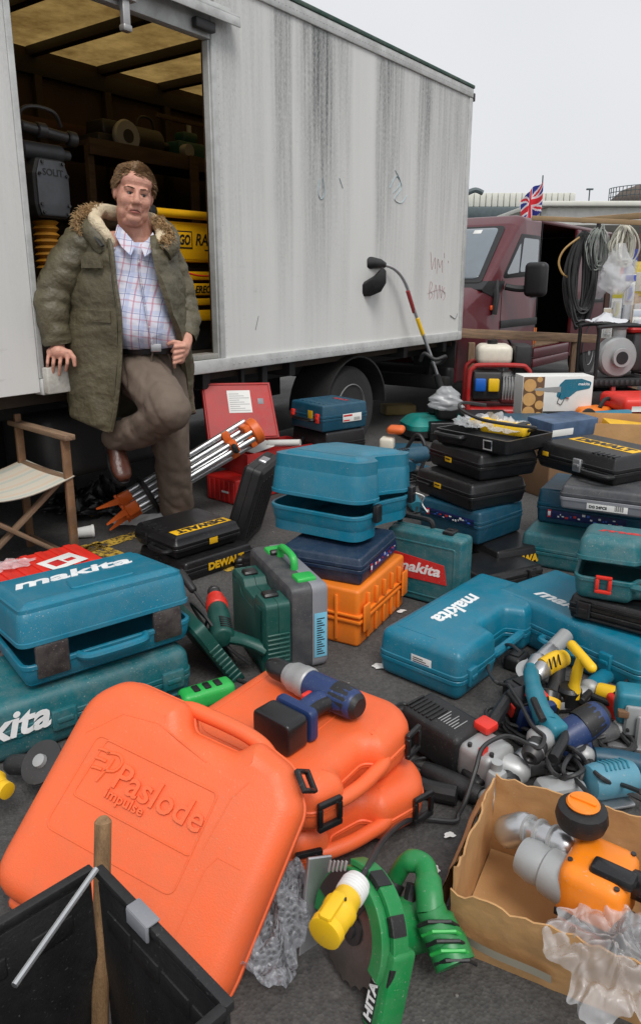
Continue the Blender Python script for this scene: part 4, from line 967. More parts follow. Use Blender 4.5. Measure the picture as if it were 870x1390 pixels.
# ---- trousers
tr = MB()
tr.ell(q(202,488,3.575), (.160,.150,.10), Matrix.Rotation(FA,3,'Z'), 20, 12)
tr.cap(q(202,478,3.57), q(203,505,3.57), .128, .13)
tr.cap(q(188,502,3.50), q(196,512,3.45), .128, .125); tr.cap(q(196,512,3.45), kR, .122, .098); tr.cap(kR, q(196,582,3.36), .098, .085); tr.cap(q(196,582,3.36), q(160,594,3.45), .085, .074)
tr.cap(hL, q(228,545,3.58), .115, .108); tr.cap(q(228,545,3.58), kL, .106, .092); tr.cap(kL, q(238,660,3.64), .092, .088); tr.cap(q(238,660,3.64), q(241,690,3.68), .088, .086)
def trw(co, no):
    out = co.copy()
    for i in range(len(co)):
        p = Vector(co[i]); kz = p.z
        f1 = -.030*max(0,.22-abs(mnoise.noise(Vector((p.x*9+p.z*5, p.y*9, p.z*6+p.x*6)))))+.003
        f2 = mnoise.noise(p*20)*.0035-.010*max(0,.2-abs(mnoise.noise(Vector((p.x*14+5,p.y*14,p.z*13-p.x*12)))))
        k = 1.4 if kz < .18 else 1.0
        out[i] = co[i]+no[i]*(f1*k+f2)
    return out
trs = remesh(tr, 'trousers', .010, TROU, man, 3, trw)
MB().tube(cr_([q(208,476,3.36),q(206,488,3.372),q(204,500,3.375)],4),.004,5).build('fly_seam', TROU, trs)
MB().tube(cr_([q(228,478,3.42),q(233,492,3.45),q(236,506,3.48)],4),.005,5).build('pocket_seam', TROU, trs)
# ---- shoes
def shoe(heel, toe, upv, nm='shoe'):
    d_ = (toe-heel); Ls = d_.length; m = frame(heel, toe, heel+upv.cross(d_)); 
    s_ = MB()
    secs = [(-.03,.026,.055),(.0,.036,.085),(.05,.038,.10),(.10,.040,.085),(.16,.046,.062),(.21,.047,.05),(.25,.040,.042),(.275,.022,.03)]
    k = Ls/.25; loops = []
    for x_, hw, hh in secs: loops.append([(x_*k, math.cos(2*PI*j/16)*hw, max(0,.5+.5*math.sin(2*PI*j/16))*hh) for j in range(16)])
    o = s_.loops(loops).build(nm, LEATH, man, mtx=m, smooth=60)
    MB().shell(fillet([(-.032*k,-.03),(.05*k,-.036),(.16*k,-.046),(.25*k,-.04),(.285*k,-.012),(.285*k,.012),(.25*k,.04),(.16*k,.046),(.05*k,.036),(-.032*k,.03)],.015,3),[(.003,-.022),(0,-.018),(0,.002)]).build('sole', RUBBER, o)
    for j in range(3): MB().tube([((.085+j*.02)*k,-.022,.088-j*.010),((.085+j*.02)*k,.022,.088-j*.010)],.003,5).build('lace', mat('dark_lace',(.03,.02,.015),.7), o)
MB().tube([q(168,598,3.45),q(156,606,3.48),q(152,612,3.49)],[.052,.048,.042],14).build('sock', mat('dark_sock',(.02,.018,.017),.9), man)
shoe(q(151,606,3.50), q(167,650,3.36), Vector((.5,-.75,.35)))
shoe(q(236,717,3.76), q(256,728,3.50), Vector((0,0,1)))
# ---- coat: open padded shell
lev = [  # py, open-left (px,Y), outer-left, back-left, back-right, outer-right, open-right
 (320,(146,3.40),(112,3.46),(130,3.64),(205,3.68),(224,3.56),(206,3.40)),
 (332,(150,3.375),(104,3.46),(118,3.66),(215,3.72),(232,3.56),(207,3.36)),
 (350,(152,3.355),(98,3.47),(112,3.68),(222,3.76),(238,3.56),(210,3.34)),
 (380,(155,3.335),(92,3.46),(112,3.68),(228,3.78),(244,3.56),(217,3.325)),
 (420,(161,3.31),(93,3.45),(114,3.68),(232,3.78),(250,3.58),(230,3.33)),
 (460,(163,3.315),(94,3.44),(114,3.67),(236,3.78),(255,3.62),(243,3.42)),
 (510,(161,3.31),(97,3.42),(118,3.65),(240,3.78),(259,3.66),(250,3.57)),
 (555,(156,3.31),(101,3.41),(122,3.62),(242,3.78),(260,3.68),(253,3.62)),
 (578,(151,3.32),(104,3.41),(125,3.60),(242,3.77),(259,3.69),(254,3.64))]
rows = []
for i in range(len(lev)):
    py = lev[i][0]; ring_ = []
    for j, (px, Y) in enumerate(lev[i][1:]):
        yy = py
        if i == len(lev)-1: yy = py+(9 if j == 0 else -11 if j == 1 else -18 if j > 3 else -12)
        if i == 0: yy = py+(0 if j in (0,5) else -6 if j in (1,4) else -14)
        ring_.append(q(px, yy, Y))
    rows.append(ring_)
NS = 10; fine = []
for i in range(len(rows)-1):
    for k in range(NS):
        t = k/NS; l = []
        for j in range(6):
            a, b_, c_, d_ = rows[max(i-1,0)][j], rows[i][j], rows[i+1][j], rows[min(i+2,len(rows)-1)][j]
            l.append(.5*((2*b_)+(-a+c_)*t+(2*a-5*b_+4*c_-d_)*t*t+(-a+3*b_-3*c_+d_)*t**3))
        fine.append(cr_(l, 11))
fine.append(cr_(rows[-1], 11))
loops = []
NR = len(fine)
for i, l in enumerate(fine):
    n_ = len(l); cen = sum(l, Vector())/n_; outr = []; inn = []
    for k, p in enumerate(l):
        tg = (l[min(k+1,n_-1)]-l[max(k-1,0)]).normalized(); nr = Vector((tg.y,-tg.x,0)).normalized()
        if nr.dot(p-cen) < 0: nr = -nr
        edge = min(1, min(k, n_-1-k)/3)
        quilt = abs(math.sin(i/NR*PI*6.0+.35*math.sin(k*.30)))**.6
        fold = wn(p,5)*.012+wn(p+Vector((9,0,0)),12)*.007+abs(wn(Vector((p.x*16,p.y*16,p.z*4))))*.012-.030*max(0,.25-abs(wn(Vector((p.x*9,p.y*9,p.z*15)))))+.004*wn(p,38)
        outr.append(p+nr*(.008+.010*quilt+fold*edge)); inn.append(p-nr*.008+nr*fold*.5*edge)
    loops.append(outr+inn[::-1])
coat = MB().loops(loops, True, True).build('coat', COAT, man, smooth=70)
def sleeve(pts, rad, nm='sleeve', seed=0):
    c = cr_(pts, 12); n_ = len(c); rr = np.interp(np.linspace(0,1,n_), np.linspace(0,1,len(rad)), rad)
    tb = MB(); tmp = MB().tube(c, list(rr), 26, caps=False); vs = [Vector(v) for v in tmp.v]
    for i in range(n_):
        for k in range(26):
            v = vs[i*26+k]; o = (v-c[i]).normalized()
            f_ = (.007*abs(math.sin(i/n_*PI*7+.8*math.sin(k*.5+seed)))**.7+.010*wn(v+Vector((seed,0,0)),9)-.016*max(0,.32-abs(wn(v*1.0+Vector((0,seed,v.z*.8)),13)))**1.0+.006*wn(v,34))
            vs[i*26+k] = v+o*f_
    tmp.v = [tuple(v) for v in vs]
    return tmp.build(nm, COAT, coat, smooth=80)
sleeve([q(130,316,3.50),q(112,332,3.46),q(90,362,3.43),q(74,398,3.41),q(72,432,3.38),q(79,468,3.375)], [.062,.082,.080,.076,.070,.054], seed=1)
sleeve([q(208,326,3.56),q(222,340,3.60),q(238,375,3.62),q(249,410,3.61),q(254,438,3.57),q(251,460,3.50)], [.055,.066,.064,.062,.060,.050], seed=5)
# pocket flap, zip tape
flap([q(112,352,3.375),q(138,352,3.325),q(139,364,3.32),q(112,364,3.372)],'pocket_flap', COAT, coat, .012)
flap([q(110,420,3.372),q(150,422,3.302),q(151,438,3.302),q(110,436,3.37)],'pocket_flap', COAT, coat, .012)
MB().tube(cr_([q(146,318,3.385),q(152,340,3.345),q(156,380,3.318),q(162,420,3.295),q(164,460,3.30),q(162,510,3.295),q(157,555,3.295),q(151,585,3.305)],6),.011,6).build('front_binding', COAT, coat)
MB().tube(cr_([q(120,306,3.40),q(128,318,3.37),q(140,334,3.34)],5),.010,6,ell=(1,.5)).build('zip_tape', BLACKM, coat)
# hood: cream lining with fur edge
hood = MB()
hp_ = [q(151,330,3.385),q(140,312,3.38),q(128,298,3.42),q(136,287,3.53),q(165,292,3.62),q(198,296,3.62),q(216,308,3.54),q(219,322,3.44),q(209,334,3.40)]
def hoodn(co, no):
    out = co.copy()
    for i in range(len(co)): out[i] = co[i]+no[i]*(mnoise.noise(Vector(co[i])*22)*.007)
    return out
c = cr_(hp_, 8)
for i in range(len(c)-1): hood.cap(c[i], c[i+1], .020+.016*math.sin(i/len(c)*PI), .020+.016*math.sin((i+1)/len(c)*PI), 8)
hd = remesh(hood, 'hood_lining', .008, CREAM, coat, 3, hoodn)
outer = MB().tube(cr_([v+Vector((-.035 if v.x < q(170,300,3.5).x else .035, .02, -.03)) for v in hp_],6), .045, 12).build('hood', COAT, coat, smooth=70)
fur = MB(); rnd = random.Random(2)
fp = cr_([q(114,318,3.41),q(107,302,3.41),q(112,292,3.43),q(122,286,3.46),q(132,284,3.52)],10); fp2 = cr_([q(214,300,3.50),q(222,308,3.48),q(228,316,3.46),q(230,326,3.43),q(222,332,3.41)],10)
for pth, cnt in ((fp,1200),(fp2,1000)):
    for k in range(cnt):
        p = pth[rnd.randrange(len(pth))]+Vector([rnd.uniform(-.02,.02) for _ in range(3)]); d_ = Vector((rnd.uniform(-1,1),rnd.uniform(-1,.2),rnd.uniform(-.5,1))).normalized()
        fur.tube([p, p+d_*.014, p+d_*.026+Vector((0,0,-.006))],[.0022,.0016,.0004],3)
stuff(fur.build('fur_trim', FUR, coat, smooth=60))
# ================================================================== tool cases
def notch_outline(W, Dp, cr, nx0, nx1, nd, ncr=.02):
    """rectangle whose front edge (y=0) is cut by a grip opening"""
    p = [(0,0),(W*nx0,0),(W*nx0+nd*.45,nd),(W*nx1-nd*.45,nd),(W*nx1,0),(W,0),(W,Dp),(0,Dp)]
    return fillet(p, [cr,ncr,ncr,ncr,ncr,cr,cr,cr], 5)
def case(name, label, mtx, W, Dp, H, m, split=.5, cr=.025, er=.014, opened=0.0, latch=(.2,.8), latch_m=None, latch_w=.045, handle='bar', handle_m=None,
         ribs=0, outline=None, notch=None, group=None, cat='tool case', base_m=None, hinge_lift=0.0, tilt=0, draft=.006, handle_x=(.34,.66), foam=None, panel=None):
    root = empty(name, label, cat, mtx, group)
    hs = H*split; lm = latch_m or BLACKP; hm = handle_m or m
    if outline is None:
        outline = notch_outline(W, Dp, cr, *notch) if notch else fillet([(0,0),(W,0),(W,Dp),(0,Dp)], cr, 5)
    g = .0012
    pb = [(draft+i, z) for i, z in rprof(0, hs, er, 0, 4)[:5]]
    pb = [(draft+er, 0)]+[(draft*(1-z/hs)+er*(1-math.sin(a)), z) for a, z in [(PI/2*k/4, er*(1-math.cos(PI/2*k/4))) for k in range(1, 5)]]
    pt = [(draft*((z-hs)/(H-hs))+er*(1-math.cos(a)), z) for a, z in [(PI/2*k/4, H-er*(1-math.sin(PI/2*k/4))) for k in range(5)]]
    lipb = [(0, hs-.016),(-.003, hs-.014),(-.003, hs-g-.002),(-.001, hs-g)]
    lipt = [(-.001, hs+g),(-.003, hs+g+.002),(-.003, hs+.014),(0, hs+.016)]
    ol = [(x, y-Dp) for x, y in outline]
    if opened:
        MB().shell(outline, pb+lipb+[(.008, hs-g),(.011, .02)]).build('base', base_m or m, root)
        lid = MB().shell(ol, [(i, z-hs) for i, z in [(.011, H-.014),(.008, hs+g)]+lipt+pt]).build('lid', m, root, mtx=T(0, Dp, hs+hinge_lift, -opened))
    else:
        MB().shell(outline, pb+lipb+[(.006, hs-g)]).build('base', base_m or m, root)
        lid = MB().shell(ol, [(i, z-hs) for i, z in [(.006, hs+g)]+lipt+pt]).build('lid', m, root, mtx=T(0, Dp, hs))
    for lx in latch:
        x = lx*W
        l = MB().rbox(x-latch_w/2, -.013, hs-.028, x+latch_w/2, .004, hs+.03, .004)
        l.rbox(x-latch_w*.32, -.017, hs-.006, x+latch_w*.32, -.011, hs+.008, .002)
        l.build('latch', lm, root)
    if handle == 'bar':
        x0, x1 = W*handle_x[0], W*handle_x[1]
        MB().tube(cr_([(x0,.002,hs-.012),(x0+.004,-.022,hs-.012),(x0+.022,-.032,hs-.012),((x0+x1)/2,-.034,hs-.012),(x1-.022,-.032,hs-.012),(x1-.004,-.022,hs-.012),(x1,.002,hs-.012)],4),
                  .011, 8).build('handle', hm, root)
    elif handle == 'bridge' and notch:
        x0, x1 = W*notch[0]-.004, W*notch[1]+.004; z = hs
        MB().tube(cr_([(x0-.02,.022,z),(x0+.01,.016,z),(x0+.04,.012,z),((x0+x1)/2,.012,z),(x1-.04,.012,z),(x1-.01,.016,z),(x1+.02,.022,z)],4), .016, 10).build('handle', hm, root)
    for k in range(ribs):
        x = W*(.12+.76*k/(ribs-1)); w_ = W*.76/(ribs-1)*.30
        MB().rbox(x-w_, -Dp+er+draft+.02, H-hs-.002, x+w_, -er-draft-.015, H-hs+.004, .003).build('lid_rib', m, lid)
    if panel:
        x0, y0, x1, y1 = panel
        MB().shell(fillet([(x0*W,(y0-1)*Dp),(x1*W,(y0-1)*Dp),(x1*W,(y1-1)*Dp),(x0*W,(y1-1)*Dp)], .012, 4), [(0,H-hs-.002),(.0,H-hs+.0025),(.003,H-hs+.005)]).build('lid_panel', m, lid)
    root['_h'] = 0; del root['_h']
    return root, lid, H-hs
def sticker(parent, mtx, w_, h_, m=PAPER, lines=((.8,.25,'BLACK'),), name='label'):
    s_ = MB().rbox(-w_/2,-h_/2,.0,w_/2,h_/2,.0008,.0003).build(name, m, parent, mtx=mtx)
    return s_
def lid_text(lid, hz, W, Dp, s, cx, cy, width, m=WHITEP, rz=0, height=None, shear=.25, bold=.03, name='logo', space=1.0, z=.0003):
    return text(name, s, width, m, lid, T(cx*W, (cy-1)*Dp, hz+z, 0, 0, rz), height, shear, bold, .001, space)
# ---- large teal case in the clear, centre right
A, B = G(622,958), G(742,862); mA = flat(A, B)
Wd = .66; Dd = .27
r, lid, hz = case('tool_case', 'long teal case with white logo standing clear on the asphalt', mA, Wd, Dd+.04, .165, TEAL, .45, .035, .028, latch=(.1,.88), latch_m=TEAL,
                  notch=(.34,.66,.065), handle='bridge')
MB().shell(fillet([(.05,-Dd-.04+.045),(Wd-.05,-Dd-.04+.045),(Wd-.05,-.045-.0),(.05,-.045)][::1], .02, 4), [(0,hz-.002),(0,hz+.0008),(.0015,hz+.002)]).v and None
lid_text(lid, hz, Wd, Dd+.04, 'makita', .45, .60, .27, rz=PI, height=.066)
for a, b_ in (((.05,-.045),(Wd-.05,-.045)),((.05,-.045),(.05,-.19)),((Wd-.05,-.045),(Wd-.05,-.19))):
    MB().rbox(min(a[0],b_[0])-.0012,min(a[1],b_[1])-.0012,hz-.001,max(a[0],b_[0])+.0012,max(a[1],b_[1])+.0012,hz+.0012,.0005).build('moulded_line', TEAL, lid)
st_ = sticker(r, T(-.0005, .14, .10, PI/2, 0, -PI/2), .075, .03)
for k in range(3): MB().rbox(-.03,-.009+k*.007,.0009,.03-.012*k,-.006+k*.007,.0012,.0001).build('print_line', BLACKPR if k else mat('dkblue_print',(.02,.03,.12),.5), st_)
# ---- big teal case under the right-hand pile
A, B = G(668,798,.17), G(870,884,.17); A = Vector((A.x, A.y, 0)); B = Vector((B.x, B.y, 0)); mR = flat(A, B)
r, lid, hz = case('tool_case', 'wide teal case with white logo underneath the open teal case', mR, .60, .36, .17, TEAL, .5, .03, .022, latch=(.2,.8), latch_m=TEAL, handle='bar', handle_x=(.4,.64))
lid_text(lid, hz, .60, .36, 'makita', .42, .3, .26, height=.06)
lid_text(lid, hz, .60, .36, '(kit)', .42, .9, .06, height=.02) if False else None
# black case and open teal case on it
A, B = G(770,838,.172), G(880,868,.172); mB = flat(A, B)
r, lid, hz = case('tool_case', 'black case sandwiched under the open teal case with red latch', mB, .42, .30, .085, BLACKP, .5, .015, .01, latch=(.12,.7), latch_m=BLACKP, handle=None, ribs=0)
MB().rbox(.02,-.006,.012,.40,.0,.02,.002).rbox(.02,-.006,.062,.40,.0,.07,.002).build('side_rib', BLACKP, r)
A, B = G(776,812,.259), G(886,830,.259); mT = flat(A, B)
r, lid, hz = case('tool_case', 'weathered teal case with red logo and red latch, lid ajar', mT, .46, .32, .165, TEALD, .5, .035, .03, opened=R(9), hinge_lift=.002, latch=(), handle=None, notch=(.38,.82,.045))
lid_text(lid, hz, .46, .32, 'makita', .42, .45, .28, m=REDP, height=.055)
rl = MB().rbox(.065,-.012,.035,.115,-.003,.047,.003).rbox(.065,-.012,.083,.115,-.003,.095,.003).rbox(.065,-.012,.047,.077,-.003,.083,.003).rbox(.103,-.012,.047,.115,-.003,.083,.003)
rl.build('latch', REDBR, r)
MB().tube(cr_([(.15,.02,.065),(.19,.006,.065),(.25,.004,.065),(.30,.006,.065),(.335,.02,.065)],4),.012,8).build('handle', TEALD, r)
# ---- column behind: plain teal, blue, grey, black with yellow logo
A, B = G(704,766), G(870,796); mc = flat(A, B); dirc = (B-A).normalized()
r, lid, hz = case('tool_case', 'plain teal case at the foot of the right-hand pile', mc, .52, .38, .16, TEALD, .5, .03, .02, latch=(), handle=None)
A, B = G(726,708,.161), G(855,728,.161); mc = flat(A, B)
r, lid, hz = case('tool_case', 'petrol blue case with white red printed strip under the grey case', mc, .50, .36, .165, PETROL, .5, .025, .014, latch=(), handle=None)
def printed_strip(root, x0, x1, y0, y1, seed, yoff=-.0022):
    rnd = random.Random(seed)
    s_ = MB().rbox(x0,yoff-.0008,y0,x1,yoff,y1,.0003).build('printed_strip', mat('strip_navy', srgb(24,34,84), .5, var=.4, scale=60), root)
    MB().rbox(x0+.004,yoff-.0014,y0+.004,x0+.02,yoff-.0009,y1-.004,.0002).build('print_block', REDP, s_)
    MB().rbox(x0+.006,yoff-.0019,y0+.012,x0+.018,yoff-.0015,y1-.012,.0002).build('print_block', WHITEP, s_)
    x = x0+.05
    while x < x1-.02:
        wv = rnd.uniform(.005, .016); zz = rnd.uniform(y0+.006, y1-.016)
        MB().rbox(x,yoff-.0014,zz,x+wv,yoff-.0009,zz+rnd.uniform(.004,.012),.0002).build('print_block', [WHITEP, REDP, mat('strip_blue', srgb(60,100,190), .5)][rnd.randrange(3)], s_); x += wv+rnd.uniform(.002,.008)
printed_strip(r, .05, .40, .03, .075, 4)
A, B = G(758,690,.327), G(880,706,.327); mc = flat(A, B)
r, lid, hz = case('tool_case', 'dusty grey socket set case with white paper label', mc, .42, .34, .10, GREYC, .55, .02, .012, latch=(), handle=None, base_m=GREYL)
s_ = sticker(r, T(.19,-.0015,.03,PI/2), .16, .034); text('lettering', 'DG 24PCS', .07, BLACKPR, s_, T(-.035,-.004,.0009), bold=.03); 
for k in range(9): MB().rbox(.03+k*.004,-.012,.0009,.0315+k*.004+.001*(k%2),.012,.0012,.0001).build('barcode_bar', BLACKPR, s_)
A, B = G(726,632,.43), G(868,672,.43); mc = flat(A, B)
r, lid, hz = case('tool_case', 'black case with yellow logo panel on top of the right-hand pile', mc, .44, .36, .12, BLACKP, .45, .02, .016, latch=(.56,), latch_m=SILVER, handle='bar', handle_x=(.66,.98), handle_m=BLACKP, draft=.014)
MB().rbox(.05,-.21,hz+.0002,.40,-.13,hz+.0016,.0005).build('logo_panel', YELP, lid)
text('logo', 'DEWALT', .30, BLACKPR, lid, T(.225,-.17,hz+.0017), height=.055, bold=.05)
for k in range(5): MB().rbox(.30+k*.026,-.345,hz-.004,.312+k*.026,-.30,hz+.004,.003).build('lid_rib', BLACKP, lid)
s_ = sticker(r, T(.06,-.0035,.07,PI/2), .035, .02, YELP)
# ---- middle pile: open black case with bagged tool, two black cases, petrol blue case, black tray
zl = .0
A, B = G(640,792,0), G(712,764,0); mm = flat(A, B)
r, lid, hz = case('tool_case', 'black case with yellow lettering at the foot of the middle pile', flat(G(604,742,0), G(690,790,0)), .40, .32, .105, BLACKP, .5, .015, .012, latch=(.5,), handle=None)
text('logo', 'DEWALT', .2, YELP, r, T(.4035,.18,.05,PI/2,0,PI/2), height=.04, bold=.05)
A, B = G(567,716,.107), G(658,745,.107); mm = flat(A, B)
r, lid, hz = case('tool_case', 'petrol blue case with printed strip under two black cases', mm, .36, .34, .155, PETROL, .6, .025, .014, latch=(), handle=None)
printed_strip(r, .05, .33, .08, .118, 9)
A, B = G(563,668,.263), G(668,708,.263); mm = flat(A, B)
r, lid, hz = case('tool_case', 'lower black case with small yellow badge in the middle pile', mm, .40, .34, .125, BLACKP, .55, .025, .018, latch=(), handle=None, draft=.012)
s_ = sticker(r, T(.17,-.0038,.075,PI/2), .05, .024, YELP, name='badge'); text('lettering', 'DEWALT', .035, BLACKPR, s_, T(0,.002,.0009), bold=.04)
MB().rbox(.03,-.02,.058,.12,.0,.072,.005).build('handle', BLACKP, r)
A, B = G(580,630,.389), G(684,668,.389); mm = flat(A, B)
r, lid, hz = case('tool_case', 'upper black case with small yellow badge in the middle pile', mm, .40, .34, .125, BLACKP, .55, .025, .018, latch=(), handle=None, draft=.012)
s_ = sticker(r, T(.17,-.0038,.06,PI/2), .05, .024, YELP, name='badge'); text('lettering', 'DEWALT', .035, BLACKPR, s_, T(0,.002,.0009), bold=.04)
A, B = G(590,600,.515), G(692,622,.515); mm = flat(A, B)
op = empty('open_tray', 'open black tray holding a bagged yellow tool on the middle pile', 'tool case', mm)
MB().shell(fillet([(0,0),(.42,0),(.42,.34),(0,.34)],.02,4), [(.012,0),(.0,.012),(-.003,.065),(-.003,.07),(.010,.07),(.012,.02)]).build('tub', BLACKP, op)
MB().tube(cr_([(.03,-.002,.05),(.03,-.03,.052),(.06,-.038,.052),(.15,-.038,.052),(.18,-.03,.052),(.18,-.002,.05)],4),.012,8).build('handle', BLACKP, op)
MB().tube([(.30,-.012,.02),(.30,-.014,.06),(.345,-.014,.06),(.345,-.012,.02),(.30,-.012,.02)],.004,6).build('latch', SILVER, op)
yt = empty('drill', 'yellow tool with black lead lying in the open black tray', 'drill', mm @ T(.28,.17,.09,0,0,R(10)))
MB().rbox(-.12,-.04,-.03,.11,.04,.03,.02).cap((-.1,0,.01),(-.17,0,.01),.03,.02).build('body', YEL, yt)
MB().rbox(.06,-.035,-.032,.10,.042,.034,.01).build('band', BLACKPR, yt)
MB().tube(cr_([(.11,0,0),(.17,-.06,.03),(.1,-.16,.05),(-.05,-.17,.06),(-.2,-.08,.08),(-.24,.02,.09),(-.15,.08,.08)],6),.008,6).build('lead', CABLE, yt)
fm = crumple(.38,.28,.085,3,60,.4,18); tag(fm.build('plastic_film', FILM, mtx=mm @ T(.20,.19,.075), smooth=50), 'clear film bag spread over the yellow tool', 'film')
# ---- old teal case standing upright with red label
A, B = G(539,794), G(638,820); up = Vector((0,0,.295)); W_ = (B-A).length
mU = frame(B+up, A+up, B+Vector((0,0,0)))
r, lid, hz = case('tool_case', 'scuffed teal case with torn red label standing on its edge', mU, W_, .295, .10, TEALD, .35, .018, .01, latch=(.25,), latch_m=BLACKP, handle='bar', handle_m=BLACKP, handle_x=(.5,.95), draft=.004)
MB().shell(fillet([(.03,-.255),(W_-.03,-.255),(W_-.03,-.03),(.03,-.03)],.01,3),[(0,hz-.002),(0,hz+.0008),(.002,hz+.003),(.006,hz+.003),(.008,hz+.001)]).build('lid_panel', TEALD, lid)
lb = MB().shell([(.075,-.18),(W_-.003,-.20),(W_-.003,-.095),(.06,-.10),(.065,-.13)],[(0,hz+.0012),(0,hz+.004)]).build('label', REDP, lid)
text('logo', 'makita', .20, WHITEP, lb, T(W_*.56,-.148,hz+.0042,0,0,PI+.02), height=.045, shear=.25, bold=.03)
# ---- orange crate case, navy case, big open teal case
A, B = G(486,880), G(556,812); mO = flat(A, B)
oc = empty('orange_case', 'ribbed orange plastic case under the navy case', 'tool case', mO)
ow, od, oh = .42, .36, .215
for z0, z1, nm in ((0,.105,'base'),(.107,oh,'lid')):
    s0 = MB().shell(fillet([(0,0),(ow,0),(ow,od),(0,od)],.018,4), rprof(z0,z1,.006 if z0 else .012,.012 if z0 else .003,3)); s0.build(nm, ORANGE2, oc)
for k in range(2): MB().rbox(-.008,-.010,.092+k*.022,ow+.008,od+.008,.1035+k*.022-.002*k,.003).build('flange', ORANGE2, oc)
for x in (.06,.13,.20,.27,.34): 
    MB().rbox(x,-.014,.128,x+.012,0,.19,.003).build('rib', ORANGE2, oc)
    MB().rbox(x,-.012,.02,x+.012,0,.09,.003).build('rib', ORANGE2, oc)
for x in (.01, ow-.06): MB().rbox(x,-.02,.06,x+.05,-.0105,.16,.004).build('latch', ORANGE2, oc)
for y in (.08,.2,.3): MB().rbox(-.010,y,.02,0,y+.012,.19,.003).build('rib', ORANGE2, oc)
A, B = G(490,797,.216), G(541,748,.216); mN = flat(A, B)
r, lid, hz = case('tool_case', 'navy case between the orange case and the open teal case', mN, .37, .33, .10, NAVY, .6, .02, .01, latch=(), handle=None)
printed_strip(r, .08, .36, .02, .06, 12)
# big open teal kidney-shaped case
A, B = G(366,742,.318), G(512,742,.318)
pA, pB = G(362,722,.318), G(508,752,.318); mK = flat(pA, pB)
kid = fillet([(0,0),(.40,0),(.42,.13),(.36,.20),(.38,.27),(.42,.36),(.40,.46),(.06,.46),(0,.40)], [.07,.07,.06,.05,.04,.06,.08,.10,.10], 6)
r, lid, hz = case('large_tool_case', 'big teal kidney shaped case with its lid ajar on top', mK, .42, .46, .285, TEAL, .42, opened=R(5), hinge_lift=.004, outline=kid, er=.075, latch=(), handle=None, draft=.012)
for (x, y) in ((.424,.10),(.424,.40)):
    MB().rbox(x-.008,y-.02,.085,x+.014,y+.02,.15,.004).build('latch', BLACKP, r)
MB().tube(cr_([(.43,.42,.12),(.46,.45,.10),(.44,.48,.06),(.47,.47,.03)],5),.003,5).build('tie_string', PAPER, r)
# ---- grey case with green grips on its edge
A, B = G(424,908), G(334,800); A2 = G(458,908)
d = (B-A).normalized(); L_ = .44; hgt = .30; th = .135
mG = frame(A+Vector((0,0,0)), A+d, A+Vector((0,0,1)))          # x to the back, y up, z = left-hand side
sd = d.cross(Vector((0,0,1)))
gq = empty('tool_case', 'grey and charcoal case with green handle standing on its edge', 'tool case', mG)
o_ = fillet([(0,0),(L_,0),(L_,hgt),(0,hgt)], .03, 5)
sgn = 1 if (mG.to_3x3() @ Vector((0,0,1))).x < 0 else -1
MB().shell(o_, sorted([(.02,sgn*.075),(.006,sgn*.068),(0,sgn*.055),(0,sgn*.001)], key=lambda q: q[1])).build('shell_half', GREYC, gq)
MB().shell(o_, sorted([(0,-sgn*.001),(0,-sgn*.045),(.008,-sgn*.058),(.02,-sgn*.062)], key=lambda q: q[1])).build('shell_half', GREYL, gq)
MB().tube(cr_([(L_*.36,hgt-.006,0),(L_*.37,hgt+.03,0),(L_*.43,hgt+.042,0),(L_*.60,hgt+.042,0),(L_*.66,hgt+.03,0),(L_*.67,hgt-.006,0)],4),.013,10).build('handle', GREENB, gq)
for x in (.16,.80): MB().rbox(L_*x-.03,hgt-.01,-.035,L_*x+.03,hgt+.012,.035,.008).build('latch', GREENB, gq)
MB().rbox(L_*.7,hgt-.004,-.03,L_*.76,hgt+.016,.03,.006).build('catch', BLACKP, gq)
s_ = sticker(gq, Matrix.Translation((-.001,.12,-sgn*.03)) @ Matrix(((0,0,-1,0),(0,1,0,0),(1,0,0,0),(0,0,0,1))), .045, .16, mat('pale_blue_label', srgb(120,190,216), .5))
for k in range(16): MB().rbox(-.014,-.07+k*.0085,.0009,.014-.006*(k%3),-.066+k*.0085,.0012,.0001).build('print_line', BLACKPR, s_)
# ---- dark green case upright beside it, and its open half leaning with drill and lead
A = G(380,918); B = A+d*.36
mG2 = frame(A, B, A+Vector((0,0,1))+sd*0.0)
g2 = empty('tool_case', 'dark green case standing on its edge beside the grey case', 'tool case', mG2)
o_ = fillet([(0,0),(.36,0),(.36,.26),(.24,.26),(.22,.235),(.12,.235),(.10,.26),(0,.26)], [.02,.02,.02,.012,.01,.01,.012,.02], 4)
MB().shell(o_, [(.012,-.05),(0,-.042),(0,-.002)]).build('shell_half', GREEND, g2); MB().shell(o_, [(0,-.0005),(0,.038),(.012,.046)]).build('shell_half', GREEND, g2)
MB().shell(inset(o_, .03), [(0,.046 if sgn > 0 else -.05),(0,.0475 if sgn > 0 else -.0515),(.003,.049 if sgn > 0 else -.053)][::1 if sgn > 0 else -1]).build('moulded_panel', GREEND, g2)
MB().rbox(.05,.235,-.03,.095,.272,.02,.006).rbox(.26,.245,-.03,.305,.272,.02,.006).build('latch', BLACKP, g2)
for k in range(7): MB().rbox(-.004,.05+k*.016,-.04,.003,.058+k*.016,.036,.002).build('edge_rib', GREEND, g2)
zz = sgn*.050
s_ = sticker(g2, T(.07,.17,zz,0 if sgn > 0 else PI), .05, .05)
